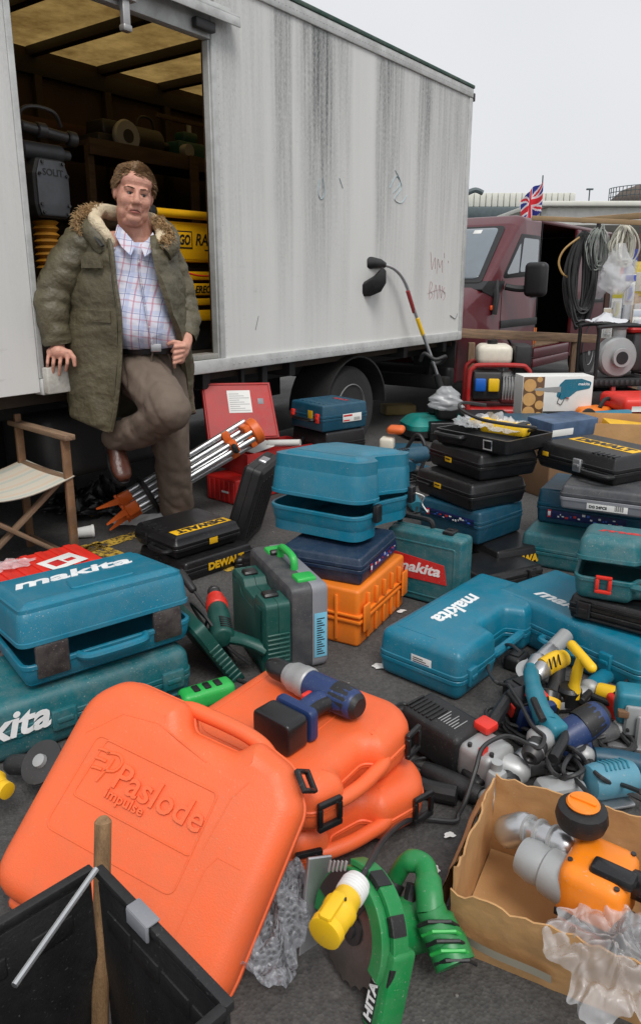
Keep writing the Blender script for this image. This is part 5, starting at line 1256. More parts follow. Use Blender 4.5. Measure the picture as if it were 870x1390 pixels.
# leaning open half
A = G(335,922); B = G(268,856); dd = (B-A).normalized(); lean = Vector((-dd.y, dd.x, 0))
topd = (Vector((-.62,.1,.78))).normalized()
mH = frame(A, B, A+topd)
hh = empty('case_half', 'open dark green case half leaning with a lead spilling out', 'tool case', mH)
o_ = fillet([(0,0),(.34,0),(.34,.27),(0,.27)], .025, 4)
nz = (mH.to_3x3() @ Vector((0,0,1))); fz = 1 if nz.x > 0 else -1
pr = [(.012,-.045),(0,-.035),(0,0),(.008,0),(.010,-.03)]
MB().shell(o_, pr if fz > 0 else [(i,-z) for i, z in pr]).build('shell_half', GREEND, hh)
for k in range(8): MB().rbox(-.004,.03+k*.02,min(0,-fz*.04),.002,.04+k*.02,max(0,-fz*.04),.002).build('edge_rib', GREEND, hh)
for k in range(4): MB().rbox(.02+k*.08,.02,fz*-.032,.03+k*.08,.25,fz*-.008,.002).build('divider', GREEND, hh)
# ---- black case leaning behind the teal one
A = G(326,748); B = G(372,700)
mL = frame(A, B, A+Vector((.30,.16,.80)))
lc = empty('tool_case', 'dusty black case leaning behind the big teal case', 'tool case', mL)
o_ = fillet([(0,0),(.34,0),(.34,.42),(0,.42)], .03, 4)
MB().shell(o_, [(.016,-.10),(0,-.085),(0,-.052)]).build('shell_half', BLACKM, lc); MB().shell(o_, [(0,-.05),(0,-.015),(.016,0)]).build('shell_half', BLACKM, lc)
for k in range(6): MB().rbox(.05+k*.045,.05,-.001,.062+k*.045,.36,.004,.002).build('rib', BLACKM, lc)
MB().rbox(.12,.415,-.07,.2,.432,-.03,.005).build('latch', SILVER, lc)
# ---- blue case on two black cases by the truck
A, B = G(394,577,.37), G(461,594,.37); mb_ = flat(A, B); Wb = .34
for z0, h_, lab, dx in ((0,.17,'lower black case under the petrol blue case by the truck',.02),(.172,.195,'upper black case directly under the petrol blue case by the truck',-.01)):
    r, lid, hz = case('tool_case', lab, mb_ @ T(.0+dx,.02,-.37+z0), Wb+.02, .32, h_, BLACKP, .55, .02, .014, latch=(.3,), handle=None)
    if z0: sticker(r, T(Wb+.0235,.1,.05,PI/2,0,PI/2), .05, .025, YELP)
r, lid, hz = case('tool_case', 'petrol blue case with red latches and yellow tag by the truck', mb_, Wb, .36, .165, PETROL, .5, .02, .012, latch=(.12,.86), latch_m=REDBR, latch_w=.03, handle='bar', handle_m=BLACKP, handle_x=(.2,.78), ribs=7)
sticker(r, T(.22,-.0035,.10,PI/2), .05, .05, YELP, name='tag')
s_ = sticker(r, T(Wb+.0038,.23,.075,PI/2,0,PI/2), .15, .05)
MB().rbox(-.07,.008,.0009,.0,.02,.0012,.0001).rbox(-.07,-.02,.0009,-.02,-.012,.0012,.0001).build('print_line', REDP, s_)
for k in range(10): MB().rbox(.015+k*.005,-.02,.0009,.017+k*.005,.0,.0012,.0001).build('barcode_bar', BLACKPR, s_)
lid_text(lid, hz, Wb, .36, 'BOSCH', .6, .7, .13, m=REDP, shear=0, height=.03, z=.0045)
# ---- two black cases with yellow logos at the man's feet
A, B = G(183,738,.09), G(240,763,.09); mD = flat(A, B)
r, lid, hz = case('tool_case', 'black case with worn yellow logo at the feet of the man', mD, .33, .36, .105, BLACKP, .5, .02, .016, latch=(.3,), handle='bar', handle_m=BLACKP, handle_x=(.5,.9), draft=.014, notch=None)
MB().rbox(.24,-.33,hz+.0002,.30,-.03,hz+.0015,.0005).build('logo_panel', YELP, lid)
text('logo', 'DEWALT', .26, BLACKPR, lid, T(.27,-.18,hz+.0016,0,0,-PI/2), height=.045, bold=.05)
for k in range(4):
    MB().rbox(.04+k*.045,-.345,hz-.004,.055+k*.045,-.30,hz+.004,.003).build('lid_rib', BLACKP, lid)
sticker(r, T(.335,.20,.05,PI/2,0,PI/2), .045, .028, YELP, name='badge')
r, lid, hz = case('tool_case', 'black case lying flat under the yellow logo case by the man', mD @ T(.02,.01,-.09), .36, .38, .088, BLACKP, .5, .02, .012, latch=(.4,), handle=None)
text('logo', 'DEWALT', .2, YELP, r, T(.3645,.22,.045,PI/2,0,PI/2), height=.035, bold=.05)
# ---- red boxes by the truck
A, B = G(281,676), G(335,690); mr_ = flat(A, B)
rb = empty('red_box', 'low ribbed red plastic box under the red metal chest', 'box', flat(G(281,676), G(336,691)))
MB().rbox(0,0,0,.26,.50,.15,.01,.015,3).build('body', RED, rb)
for k in range(6): MB().rbox(.015+k*.041,-.005,.01,.04+k*.041,.001,.135,.003).build('rib', RED, rb)
for k in range(8): MB().rbox(.2595,.02+k*.06,.01,.265,.055+k*.06,.135,.003).build('rib', RED, rb)
MB().rbox(.14,-.0062,.064,.20,-.0048,.076,.0004).build('print_line', WHITEP, rb)
A, B = G(299,634,.152), G(352,652,.152); mr2 = flat(A, B)
rc = empty('red_metal_chest', 'open red metal chest with papers and its lid leaning back', 'tool chest', mr2)
MB().shell([(0,0),(.30,0),(.30,.52),(0,.52)], [(0,0),(0,.13),(.008,.13),(.008,.008)]).build('body', REDM, rc, smooth=20)
lw0, lw1, lw2 = D(283,598,4.10), D(380,594,4.26), D(275,520,4.27)
lfm = frame(lw0, lw1, lw2); LW = (lw1-lw0).length; LH = (lw2-lw0).length
ld = MB().shell([(0,0),(LW,0),(LW*.97,LH),(0,LH)], [(0,-.03),(0,-.004),(.004,0)]).build('lid', REDM, rc, mtx=mr2.inverted() @ lfm, smooth=20)
MB().tube([(.012,.012,.002),(LW-.012,.012,.002),(LW*.97-.012,LH-.012,.002),(.012,LH-.012,.002)],.005,5,closed=True).build('lid_rim', REDM, ld)
sk_ = sticker(ld, T(LW*.5,LH*.66,.0005), .14, .14); sticker(ld, T(LW*.8,LH*.66,.0005), .035, .035, GREYL)
for k in range(9): MB().rbox(-.06,-.058+k*.013,.0009,.06-.03*(k%3),-.054+k*.013,.0012,.0001).build('print_line', mat('grey_print',(.35,.35,.35),.5), sk_)
MB().rbox(.03,.1,.10,.2,.34,.104,.001,mtx=T(0,0,0,.08,.05,.2)).build('paper_sheet', PAPER, rc)
MB().cyl((.10,.30,.125),(.27,.42,.14),.022,12).build('paper_roll', PAPER, rc)
MB().rbox(.31,.05,.0,.58,.40,.10,.004).v
# ---- red plastic box at the left under the teal case
A, B = G(-40,900), G(140,840); mrl = flat(A, B)
q = empty('red_case', 'bright red corrugated case behind the open teal case', 'tool case', mrl)
MB().shell(fillet([(0,0),(.58,0),(.58,.36),(0,.36)],.025,4), rprof(0,.11,.01,.004,3)).build('base', REDBR, q)
lr = MB().shell(fillet([(0,0),(.58,0),(.58,.36),(0,.36)],.025,4), rprof(.113,.20,.003,.02,3)).build('lid', REDBR, q)
for k in range(9): MB().rbox(.03+k*.06,.02,.198,.06+k*.06,.34,.206,.003).build('lid_rib', REDBR, lr)
sl_ = sticker(lr, T(.43,.17,.2062,0,0,.2), .15, .12); MB().rbox(-.05,-.03,.0009,.0,.03,.0012,.0001).build('print_line', REDP, sl_); MB().rbox(.01,-.02,.0009,.05,.01,.0012,.0001).build('print_line', REDP, sl_)
fm = crumple(.22,.12,.035,9,40,.4,22); tag(fm.build('plastic_film', FILM, mtx=mrl @ T(.25,.26,.206), smooth=50), 'scrap of clear film on the bright red case', 'film')
# ---- open teal case, left, on another teal case
A, B = G(-60,1065), G(264,946); mz = flat(A, B)
W2 = (B-A).length
r, lid, hz = case('tool_case', 'worn teal case with white logo beneath the open teal case', mz, W2, .33, .17, TEALD, .5, .04, .03, latch=(.42,.9), latch_m=TEALD, latch_w=.07, handle=None)
text('logo', 'makita', .30, WHITEP, r, T(W2*.15,-.003,.115,PI/2-.1), height=.075, shear=.25, bold=.03)
MB().rbox(W2*.83,-.006,.028,W2*.97,.004,.036,.003).build('moulded_rib', TEALD, r)
A, B = G(36,946,.172), G(262,872,.172); mz = flat(A, B); W3 = (B-A).length
r, lid, hz = case('tool_case', 'teal case with white logo and lid ajar at the front', mz, W3, .37, .20, TEAL, .42, .035, .045, opened=R(7), hinge_lift=.004, latch=(), handle=None)
lid_text(lid, hz, W3, .37, 'makita', .47, .62, W3*.72, height=.085)
MB().shell(fillet([(W3*.33,-.30-.0),(W3*.70,-.30-.0),(W3*.68,-.20),(W3*.36,-.20)],.012,4),[(0,hz-.05),(0,hz-.004),(.004,hz+.001)]).v
MB().shell(fillet([(W3*.34,-.318),(W3*.72,-.318),(W3*.69,-.22),(W3*.37,-.22)],.015,4),[(0,hz-.002),(0,hz+.003),(.004,hz+.006)]).build('lid_panel', TEAL, lid)
MB().tube(cr_([(W3*.30,.004,.075),(W3*.33,-.022,.075),(W3*.40,-.030,.075),(W3*.60,-.030,.075),(W3*.67,-.022,.075),(W3*.70,.004,.075)],4),.012,8).build('handle', TEAL, r)
for x in (.16,.84): MB().rbox(W3*x-.045,-.006,.04,W3*x+.045,.012,.135,.004,mtx=None).build('latch', mat('dark_latch',(.03,.025,.025),.5,dust=.3), r)

r, lid, hz = case('tool_case', 'flat black case lying behind the long teal case', flat(G(652,808), G(720,792)), .34, .26, .075, BLACKP, .5, .015, .012, latch=(.2,.8), handle=None)
# ================================================================== orange nailer cases in front
def orange_case(name, label, mtx, W, Dp, H, side_notch=True):
    root = empty(name, label, 'tool case', mtx, 'orange nail gun cases')
    # handle opening sits on the y = Dp side
    p = [(0,0),(W,0),(W,Dp*.80),(W*.90,Dp*.94),(W*.74,Dp*.985),(W*.68,Dp*.90),(W*.47,Dp*.90),(W*.41,Dp*1.0),(W*.12,Dp*1.0),(0,Dp*.86)]
    o = fillet(p, [.07,.07,.06,.06,.03,.03,.03,.035,.09,.10], 6)
    er = .045
    low = [(er*(1-math.sin(PI/2*k/5)), er*(1-math.cos(PI/2*k/5))) for k in range(6)]+[(0,H*.5-.006),(-.003,H*.5-.004),(-.003,H*.5-.001),(.004,H*.5-.0005)]
    hi = [(.004,H*.5+.0005),(-.003,H*.5+.001),(-.003,H*.5+.004),(0,H*.5+.006)]+[(er*(1-math.cos(PI/2*k/5)), H-er*(1-math.sin(PI/2*k/5))) for k in range(6)]
    MB().shell(o, low).build('base', ORANGE, root)
    lid = MB().shell(o, hi).build('lid', ORANGE, root)
    x0, x1 = W*.40, W*.76
    MB().tube(cr_([(x0-.03,Dp*.955,H*.5),(x0,Dp*.985,H*.5),(x0+.05,Dp*.99,H*.5),((x0+x1)/2,Dp*.99,H*.5),(x1-.05,Dp*.985,H*.5),(x1-.005,Dp*.965,H*.5),(x1+.03,Dp*.92,H*.5)],4),.0165,12).build('handle', ORANGE, root)
    return root, lid, o
def orange_latch(root, mtx, s_=1.0):
    m = MB().rbox(-.03*s_,-.034*s_,0,.03*s_,-.022*s_,.012,.003).rbox(-.03*s_,.020*s_,0,.03*s_,.034*s_,.012,.003).rbox(-.03*s_,-.0225*s_,0,-.019*s_,.0205*s_,.012,.003).rbox(.019*s_,-.0225*s_,0,.03*s_,.0205*s_,.012,.003)
    m.build('latch', BLACKP, root, mtx=mtx)
# stack of two, handle side towards the right front: local y points to the handle
def ofr(pl, pr, z, W, Dp, zb=0):           # pl, pr: handle edge (pixels) seen from outside, left and right end
    a, b_ = G(*pl, z), G(*pr, z); x = (a-b_).normalized()         # local x from right end to left end keeps y towards the viewer side
    yv = Vector((0,0,1)).cross(x)
    o = (b_+a)/2-x*W/2-yv*Dp; o.z = zb
    m = Matrix((x, yv, Vector((0,0,1)))).transposed().to_4x4(); m.translation = o
    return m
W, Dp, H = .44, .45, .125
m1 = ofr((400,1192), (590,1083), .06, W, Dp)
r, lid, o = orange_case('nailer_case', 'lower orange case of the stacked pair', m1, W, Dp, H)
orange_latch(r, T(W*.14,Dp+.002,H*.5,-PI/2,0,0)); orange_latch(r, T(W*.86,Dp*.965,H*.5,-PI/2,0,-.35))
m2 = ofr((432,1128), (572,990), .19, W, Dp, H+.002)
m2 = m2 @ T(0,0,0)
r, lid, o = orange_case('nailer_case', 'upper orange case of the stacked pair with a drill lying on it', m2, W, Dp, H)
orange_latch(r, T(W*.14,Dp+.002,H*.5,-PI/2,0,0)); orange_latch(r, T(W*.86,Dp*.965,H*.5,-PI/2,0,-.35))
def groove(lid, pts, z, m=ORANGE, w_=.0022):
    MB().tube([(x,y,z) for x, y in pts], w_, 6, ell=(1,.55)).build('moulded_line', m, lid)
groove(lid, fillet([(.05,.05),(W-.05,.05),(W-.05,.30),(.05,.30)],.07,6)+[(.05,.12)], H+.0005)
groove(lid, [(.05,.20),(.15,.36),(.17,.41)], H-.002)
# leaning front case
def back_to(p, k): return Vector((p.x*k, p.y*k, CAM_H-(CAM_H-p.z)*k))
kf = (CAM_H-.43)/(CAM_H-.36)
pA, pB, pD = [back_to(Vector(v), kf) for v in ((-.510,1.578,.36),(-.031,1.360,.271),(-.707,1.329,.059))]
mF = frame(pA, pB, pD)               # x along the handle edge, y down towards the viewer
W0, D0, H = (pB-pA).length, (pD-pA).length, .125
W, Dp = W0+.045, D0+.065
xv = mF.to_3x3() @ Vector((1,0,0)); yv = -(mF.to_3x3() @ Vector((0,1,0))); zv = xv.cross(yv)
mF2 = Matrix((xv, yv, zv)).transposed().to_4x4(); mF2.translation = pA-yv*(D0+.055)-zv*H-xv*.02
r, lid, o = orange_case('nailer_case', 'orange case with moulded raised lettering leaning over the black crate', mF2, W, Dp, H)
def ring(pts, r_, z0, nm='moulded_line', w_=.0022):
    f = fillet(pts, r_, 5); MB().tube([(x,y,z0) for x, y in f], w_, 6, ell=(1,.6), closed=True).build(nm, ORANGE, lid)
def L2(u, v): return (.02+u*W0, .055+(1-v)*D0)
ring([L2(.10,.78),L2(.725,.78),L2(.725,.30),L2(.12,.30)], .02, H+.0003)
ring([L2(.145,.60),L2(.725,.60),L2(.725,.305),L2(.17,.305)], .01, H+.0006)
groove(lid, [L2(.80,1.04),L2(.80,.62),L2(.83,.55),L2(.93,.55)], H-.0005)
groove(lid, [L2(.76,.55),L2(.78,.30),L2(.82,.20)], H-.0005)
groove(lid, [L2(.06,.32),L2(.18,.16),L2(.35,.13),L2(.62,.20)], H-.0005)
text('embossed_name', 'Paslode', W0*.43, ORANGE, lid, T(*L2(.505,.435),H-.0005,0,0,-.02), height=.05, shear=.08, bold=.012, ext=.0065)
text('embossed_name', 'impulse', W0*.19, ORANGE, lid, T(*L2(.375,.53),H-.0005,0,0,-.02), height=.026, bold=.02, ext=.0055)
def ems(pts): MB().tube(cr_([(*L2(u,v),H+.001) for u, v in pts],4),.0038,6,ell=(1,.75)).build('emblem_stroke', ORANGE, lid)
ems([(.215,.50),(.235,.42),(.24,.37)]); ems([(.20,.36),(.255,.345),(.285,.375),(.27,.42),(.225,.44)])
for k in range(3): ems([(.155+k*.006,.36+k*.045),(.185,.355+k*.045),(.215,.357+k*.042)])
orange_latch(r, Matrix.Translation((W*.955,Dp*.90,H*.62)) @ Euler((-PI/2+.3,0,-.75)).to_matrix().to_4x4(), .8)
MB().rbox(.04,-.022,.02,.13,.03,.07,.018,.02,3).build('hinge_lug', ORANGE, r)
MB().rbox(.36,-.022,.02,.45,.03,.07,.018,.02,3).build('hinge_lug', ORANGE, r)
# ---- cordless drill on the upper orange case
def drill_cordless(name, label, mtx, body_m, batt_m, accent, chuck_m=BLACKP, gear_m=SILVER, s_=1.0, mark=None):
    e = empty(name, label, 'drill', mtx @ Matrix.Scale(s_, 4))
    # x axis: back(0) -> chuck(+), y axis: handle direction (-y), z up, lying on its side
    MB().tube(cr_([(-.055,0,0),(-.05,0,0),(-.03,0,0),(.0,-.002,0),(.05,0,0),(.085,0,0)],3),[.018,.022,.026,.030,.032,.033,.034,.034,.034,.034,.034,.034,.033,.033,.032,.032][:16],14,ell=(1,1)).build('motor_housing', body_m, e)
    MB().lathe([(.020,-.062),(.027,-.055),(.0335,-.035),(.0352,-.01),(.0352,.006),(.030,.008)], (0,0,0), (1,0,0), 18).build('rear_cap', RUBBER, e)
    MB().lathe([(.033,.082),(.036,.086),(.036,.105),(.034,.108),(.034,.13),(.030,.138),(.026,.15),(.02,.152)], (0,0,0), (1,0,0), 20).build('gearbox', gear_m, e)
    MB().lathe([(.024,.148),(.0255,.153),(.0255,.185),(.022,.200),(.015,.214),(.009,.218),(.005,.212)], (0,0,0), (1,0,0), 18).build('chuck', chuck_m, e)
    MB().tube(cr_([(.02,-.02,0),(.026,-.05,0),(.020,-.09,0),(.010,-.125,0)],4),[.024,.0235,.023,.022,.021,.021,.0205,.0205,.021,.022,.023,.025,.026],12,ell=(1.15,.85)).build('grip', body_m, e)
    MB().tube(cr_([(-.004,-.02,0),(.004,-.06,0),(-.006,-.12,0)],4),[.018]*9,10,ell=(.75,.9)).build('grip_rubber', RUBBER, e)
    MB().rbox(.044,-.058,-.010,.060,-.028,.010,.005).build('trigger', accent, e)
    bt = MB().shell(fillet([(-.042,-.036),(.062,-.036),(.062,.036),(-.042,.036)],.016,5), rprof(0,.062,.014,.006,4), mtx=T(.004,-.13,0,PI/2)).build('battery', BATT if batt_m is BLACKP else batt_m, e)
    MB().rbox(.062,-.17,-.018,.070,-.14,.018,.002).build('battery_clip', accent, bt); MB().rbox(-.03,-.160,.0345,.03,-.136,.0385,.001).build('battery_clip', accent, bt)
    MB().shell(fillet([(-.043,-.037),(.063,-.037),(.063,.037),(-.043,.037)],.016,5), rprof(0,.022,.004,.008,2), mtx=T(.004,-.106,0,PI/2)).build('battery_collar', body_m, e)
    if mark:
        text('lettering', mark[0], .05, mark[1], e, T(.03,.004,.0335,0,0,0), height=.012, bold=.05, ext=.0015)
        text('lettering', mark[2], .04, WHITEP, e, T(.03,-.012,.0325,0,0,0), height=.007, bold=.03, ext=.0015)
    return e
BATT = mat('battery_black', (.012,.012,.013), .3, dust=.06, dustcol=(.06,.06,.06))
BOSCHB = mat('tool_blue_plastic', srgb(30,52,98), .4, dust=.15, dustcol=(.12,.14,.18))
ztop = .125*2+.002+.04
pb_, pc_ = G(470,952,ztop), G(382,910,ztop)
x = (pc_-pb_).normalized(); y = Vector((0,0,1)).cross(x)
mdr = Matrix((x, y, Vector((0,0,1)))).transposed().to_4x4()
hand = G(382,990,ztop)
if (hand-pb_).dot(y) > 0:      # flip so that the grip (-y) falls on the viewer's side
    mdr = Matrix((x, -y, Vector((0,0,-1)))).transposed().to_4x4()
mdr.translation = pb_+(pc_-pb_)*.12
drill_cordless('cordless_drill', 'blue and black cordless drill lying on the upper orange case', mdr, BOSCHB, BLACKP, REDBR, s_=1.1, gear_m=CASTG, mark=('BOSCH', REDP, '14.4 VE-2'))
# ================================================================== director's chair
fF, fB = D(97,690,3.12), D(34,660,3.42); fF.z = 0; fB.z = 0
a = (fB-fF); La = a.length; a.normalize(); wv = Vector((a.y, -a.x, 0)) if a.y*(-1) < 0 else Vector((-a.y, a.x, 0))
wv = Vector((-a.y, a.x, 0)); wv = wv if wv.y < 0 else -wv
chm = Matrix((a, wv, Vector((0,0,1)))).transposed().to_4x4(); chm.translation = fF
if a.cross(wv).z < 0: pass
ch_ = empty('directors_chair', 'folding wooden chair with pale striped canvas seat beside the truck', 'chair', T(*fF, 0, 0, math.atan2(a.y, a.x)))
sy = 1 if (Matrix.Rotation(math.atan2(a.y, a.x), 3, 'Z') @ Vector((0,1,0))).dot(wv) > 0 else -1
def cp(x, y, z): return Vector((x, y*sy, z))
def bar(p0, p1, w_, h_, nm, m=WOOD, par=None):
    p0 = Vector(p0); p1 = Vector(p1); d_ = (p1-p0).normalized(); s_ = d_.cross(Vector((0,0,1))) if abs(d_.z) < .95 else Vector((0,1,0)); s_.normalize(); u_ = s_.cross(d_)
    mt = Matrix((d_, s_, u_)).transposed().to_4x4(); mt.translation = p0
    return MB().rbox(0,-w_/2,-h_/2,(p1-p0).length,w_/2,h_/2,.004).build(nm, m, par, mtx=mt)
for yy in (0, .50):
    for x_ in (.0, La): bar(cp(x_,yy,0), cp(x_,yy,.60), .036, .022, 'leg', WOOD, ch_)
    bar(cp(-.05,yy,.613), cp(La+.06,yy,.613), .05, .024, 'armrest', WOODX, ch_)
    bar(cp(-.0,yy,.05), cp(La,yy,.05), .02, .03, 'foot_rail', WOODX, ch_); bar(cp(0,yy,.42), cp(La,yy,.42), .024, .03, 'seat_rail', WOODX, ch_)
for x_ in (.02, La-.02): bar(cp(x_,.02,.06), cp(x_,.48,.41), .03, .02, 'cross_leg', WOODX, ch_); bar(cp(x_+.02,.48,.06), cp(x_+.02,.02,.41), .03, .02, 'cross_leg', WOODX, ch_)
bar(cp(La,0,.60), cp(La,0,.66), .03, .02, 'back_post', WOOD, ch_)
def canvas_mat():
    m = bpy.data.materials.new('striped_canvas'); m.use_nodes = True; n = m.node_tree; b = n.nodes['Principled BSDF']; L = n.links.new
    tc = n.nodes.new('ShaderNodeTexCoord'); sp = n.nodes.new('ShaderNodeSeparateXYZ'); L(tc.outputs['Object'], sp.inputs[0])
    mm_ = n.nodes.new('ShaderNodeMath'); mm_.operation = 'MULTIPLY_ADD'; mm_.inputs[1].default_value = 7.5; mm_.inputs[2].default_value = .3; L(sp.outputs[0], mm_.inputs[0])
    f_ = n.nodes.new('ShaderNodeMath'); f_.operation = 'FRACT'; L(mm_.outputs[0], f_.inputs[0]); r_ = n.nodes.new('ShaderNodeValToRGB'); r_.color_ramp.interpolation = 'CONSTANT'
    els = [(0,srgb(206,198,182)),(.3,srgb(188,192,180)),(.5,srgb(206,198,182)),(.65,srgb(208,190,168)),(.85,srgb(206,198,182))]
    r_.color_ramp.elements[0].color = els[0][1]+(1,); r_.color_ramp.elements[1].position = .3; r_.color_ramp.elements[1].color = els[1][1]+(1,)
    for p_, c_ in els[2:]: e_ = r_.color_ramp.elements.new(p_); e_.color = c_+(1,)
    L(f_.outputs[0], r_.inputs[0]); L(r_.outputs[0], b.inputs['Base Color']); b.inputs['Roughness'].default_value = .9
    ns = n.nodes.new('ShaderNodeTexNoise'); ns.inputs['Scale'].default_value = 12; L(tc.outputs['Object'], ns.inputs['Vector']); bp = n.nodes.new('ShaderNodeBump'); bp.inputs['Strength'].default_value = .3; L(ns.outputs[0], bp.inputs['Height']); L(bp.outputs[0], b.inputs['Normal'])
    return m
cvs = MB()
def cf(u, v, off=0):
    return tuple(cp(-.02+u*(La+.04), -.02+v*.54, .437-.05*math.sin(v*PI)-.008*math.sin(u*PI)+off))
cvs.grid(10,18,lambda u,v: cf(u,v)); cvs.grid(10,18,lambda u,v: cf(u,v,-.003)); cvs.build('seat', canvas_mat(), ch_, smooth=60)
# ================================================================== survey tripod
f0, h0 = G(146,704,.07), D(346,584,4.02)
ax = (h0-f0); Lt = ax.length
tp = empty('survey_tripod', 'aluminium survey tripod with orange fittings leaning on the red chest', 'tripod', frame(f0, h0, f0+Vector((0,0,1))))
TO = mat('tripod_orange', srgb(226,104,38), .42, dust=.25, dustcol=(.2,.1,.05))
for k, (oy, oz) in enumerate(((-.045,-.01),(.045,-.015),(.0,.05))):
    for s_ in (-1,1): MB().cyl((.14,oy+s_*.018,oz),(Lt*.97,oy*1.1+s_*.020,oz*1.1),.0165,14).build('leg_tube', ALU, tp)
    MB().rbox(.10,oy-.032,oz-.018,.17,oy+.032,oz+.018,.008).build('foot_clamp', TO, tp)
    MB().loops([[(.10,oy-.018,oz-.010),(.10,oy+.018,oz-.010),(.10,oy+.018,oz+.010),(.10,oy-.018,oz+.010)],[(-.02,oy*1.5-.004,oz*1.5-.003),(-.02,oy*1.5+.004,oz*1.5-.003),(-.02,oy*1.5+.004,oz*1.5+.003),(-.02,oy*1.5-.004,oz*1.5+.003)]]).build('foot_point', TO, tp)
    MB().rbox(.085,oy-.040,oz-.004,.10,oy+.040,oz+.004,.003).build('foot_step', TO, tp)
    MB().rbox(Lt*.80,oy-.036,oz-.022,Lt*.85,oy+.036,oz+.022,.006).build('leg_clamp', TO, tp)
MB().cyl((Lt*.96,0,.01),(Lt*1.02,0,.01),.075,24,bev=.008).build('head', TO, tp)
MB().rbox(Lt*.92,-.065,-.04,Lt*.965,.065,.065,.012).build('hinge_block', TO, tp)
MB().tube([(.24,.10*math.cos(k*PI/10),.015+.085*math.sin(k*PI/10)) for k in range(20)],.014,8,closed=True).build('strap', BLACKM, tp)
MB().rbox(Lt*.80,-.02,.085,Lt*.83,.03,.12,.006).cyl((Lt*.815,0,.07),(Lt*.815,0,.13),.008,8).build('clamp_knob', BLACKM, tp)
# refuse bag, cup, paper
BINB = mat('black_bin_liner', (.012,.012,.013), .28, var=.1, bump=.3, bscale=40)
tag(crumple(.62,.50,.17,1.3,60,.5,14).build('bin_liner', BINB, mtx=T(*(G(135,690)))), 'crumpled black bin liner under the tripod feet', 'bin liner')
cupm = empty('paper_cup', 'white paper cup lying by the chair leg', 'cup', T(*G(101,724,.03),0,PI/2-.02,R(20)))
MB().lathe([(.022,0),(.024,.001),(.031,.085),(.033,.088),(.033,.092),(.030,.092),(.023,.004)],n=20).build('cup', PAPER, cupm)
MB().lathe([(.034,.086),(.0345,.092),(.033,.098),(.02,.1)],n=20).build('rim_lid', PAPER, cupm)
tag(crumple(.34,.2,.022,6.1,18,.3).build('paper_sheet', PAPER, mtx=T(*G(198,706,.004)) @ T(0,0,0,0,0,.5)), 'sheet of white paper on the ground under the tripod', 'paper')
# ================================================================== string trimmer against the truck
tip = tl(1.86,-.10,1.395)
st = empty('string_trimmer', 'string trimmer leaning head up against the truck side', 'trimmer', T(*tip))
def o_(v): return v-tip
shaft = [tip, D(515,358,5.66), D(535,365,5.75), D(550,385,5.84), D(563,425,5.92), D(578,465,5.98), D(592,505,6.02), D(602,540,6.05)]
MB().tube(cr_([o_(p) for p in shaft[1:]],6),.014,10).build('shaft', ALU, st)
MB().tube(cr_([o_(D(553,395,5.85)),o_(D(562,424,5.92))],4),.0155,10).build('shaft_label', mat('marker_red', srgb(150,50,50), .5), st)
MB().tube([o_(D(566,432,5.925)),o_(D(574,455,5.97))],.0165,10).build('shaft_sleeve', YEL, st)
MB().tube([o_(p) for p in (D(494,357,5.58), D(499,357,5.60), D(506,357,5.62), D(516,358,5.66), D(522,360,5.68))],[.045,.05,.042,.034,.022],14).build('cutter_head', BLACKM, st)
gp = [(478,391),(492,384),(508,374),(519,362),(524,368),(524,384),(517,396),(503,402),(488,402),(480,397)]
g0 = [o_(D(x,y,5.60)) for x, y in gp]; g1 = [o_(D(x,y,5.52)) for x, y in gp]; c1 = sum(g1, Vector())/len(g1)
MB().loops([g0, g1, [c1.lerp(p,.7)+Vector((0,-.015,0)) for p in g1]]).build('guard', BLACKP, st, smooth=50)
MB().tube(cr_([o_(D(499,352,5.6)),o_(D(502,340,5.62)),o_(D(509,330,5.64))],5),.003,5).build('cutting_line', mat('red_line', srgb(220,90,80), .5), st)
MB().tube(cr_([o_(p) for p in (D(570,490,5.98),D(576,480,5.95),D(590,488,5.93),D(604,484,5.97),D(598,492,6.02),D(584,494,6.03))],6),.016,10).build('front_handle', BLACKM, st)
MB().tube([o_(D(592,508,6.02)),o_(D(597,524,6.04)),o_(D(604,548,6.05))],[.026,.03,.05],12).build('grip', BLACKM, st)
MB().rbox(-.09,-.09,-.08,.09,.09,.08,.04,.04,4).build('motor', BLACKM, st, mtx=T(*o_(D(605,556,6.05))))
bagm = bag('plastic_bag', 'clear bag tied round the foot of the string trimmer', 606, 524, 5.9, .26, .20, 11)
# teal mower under it
mw = empty('hover_mower', 'teal hover mower lying under the string trimmer', 'mower', T(*G(590,592), 0, 0, R(12)))
MB().shell(fillet([(-.28,-.2),(.28,-.2),(.30,.2),(-.30,.2)],.12,6), [(.05,.0),(0,.03),(0,.08)]).build('skirt', BLACKM, mw)
MB().shell(fillet([(-.27,-.19),(.27,-.19),(.28,.19),(-.28,.19)],.11,6), [(0,.082),(.0,.12),(.05,.17),(.10,.19)]).build('hood', mat('mower_teal', srgb(20,140,132), .4, dust=.25), mw)
MB().cyl((.02,0,.19),(.02,0,.26),.09,20,bev=.02).build('motor_cover', BLACKM, mw)
tag(MB().rbox(-.16,-.1,0,.16,.1,.10,.02,.03,3).build('canvas_pouch', mat('olive_canvas', srgb(128,112,70), .8, bump=.3), mtx=T(*G(540,562),0,0,.2)), 'flat olive pouch on the ground by the truck wheel', 'pouch')
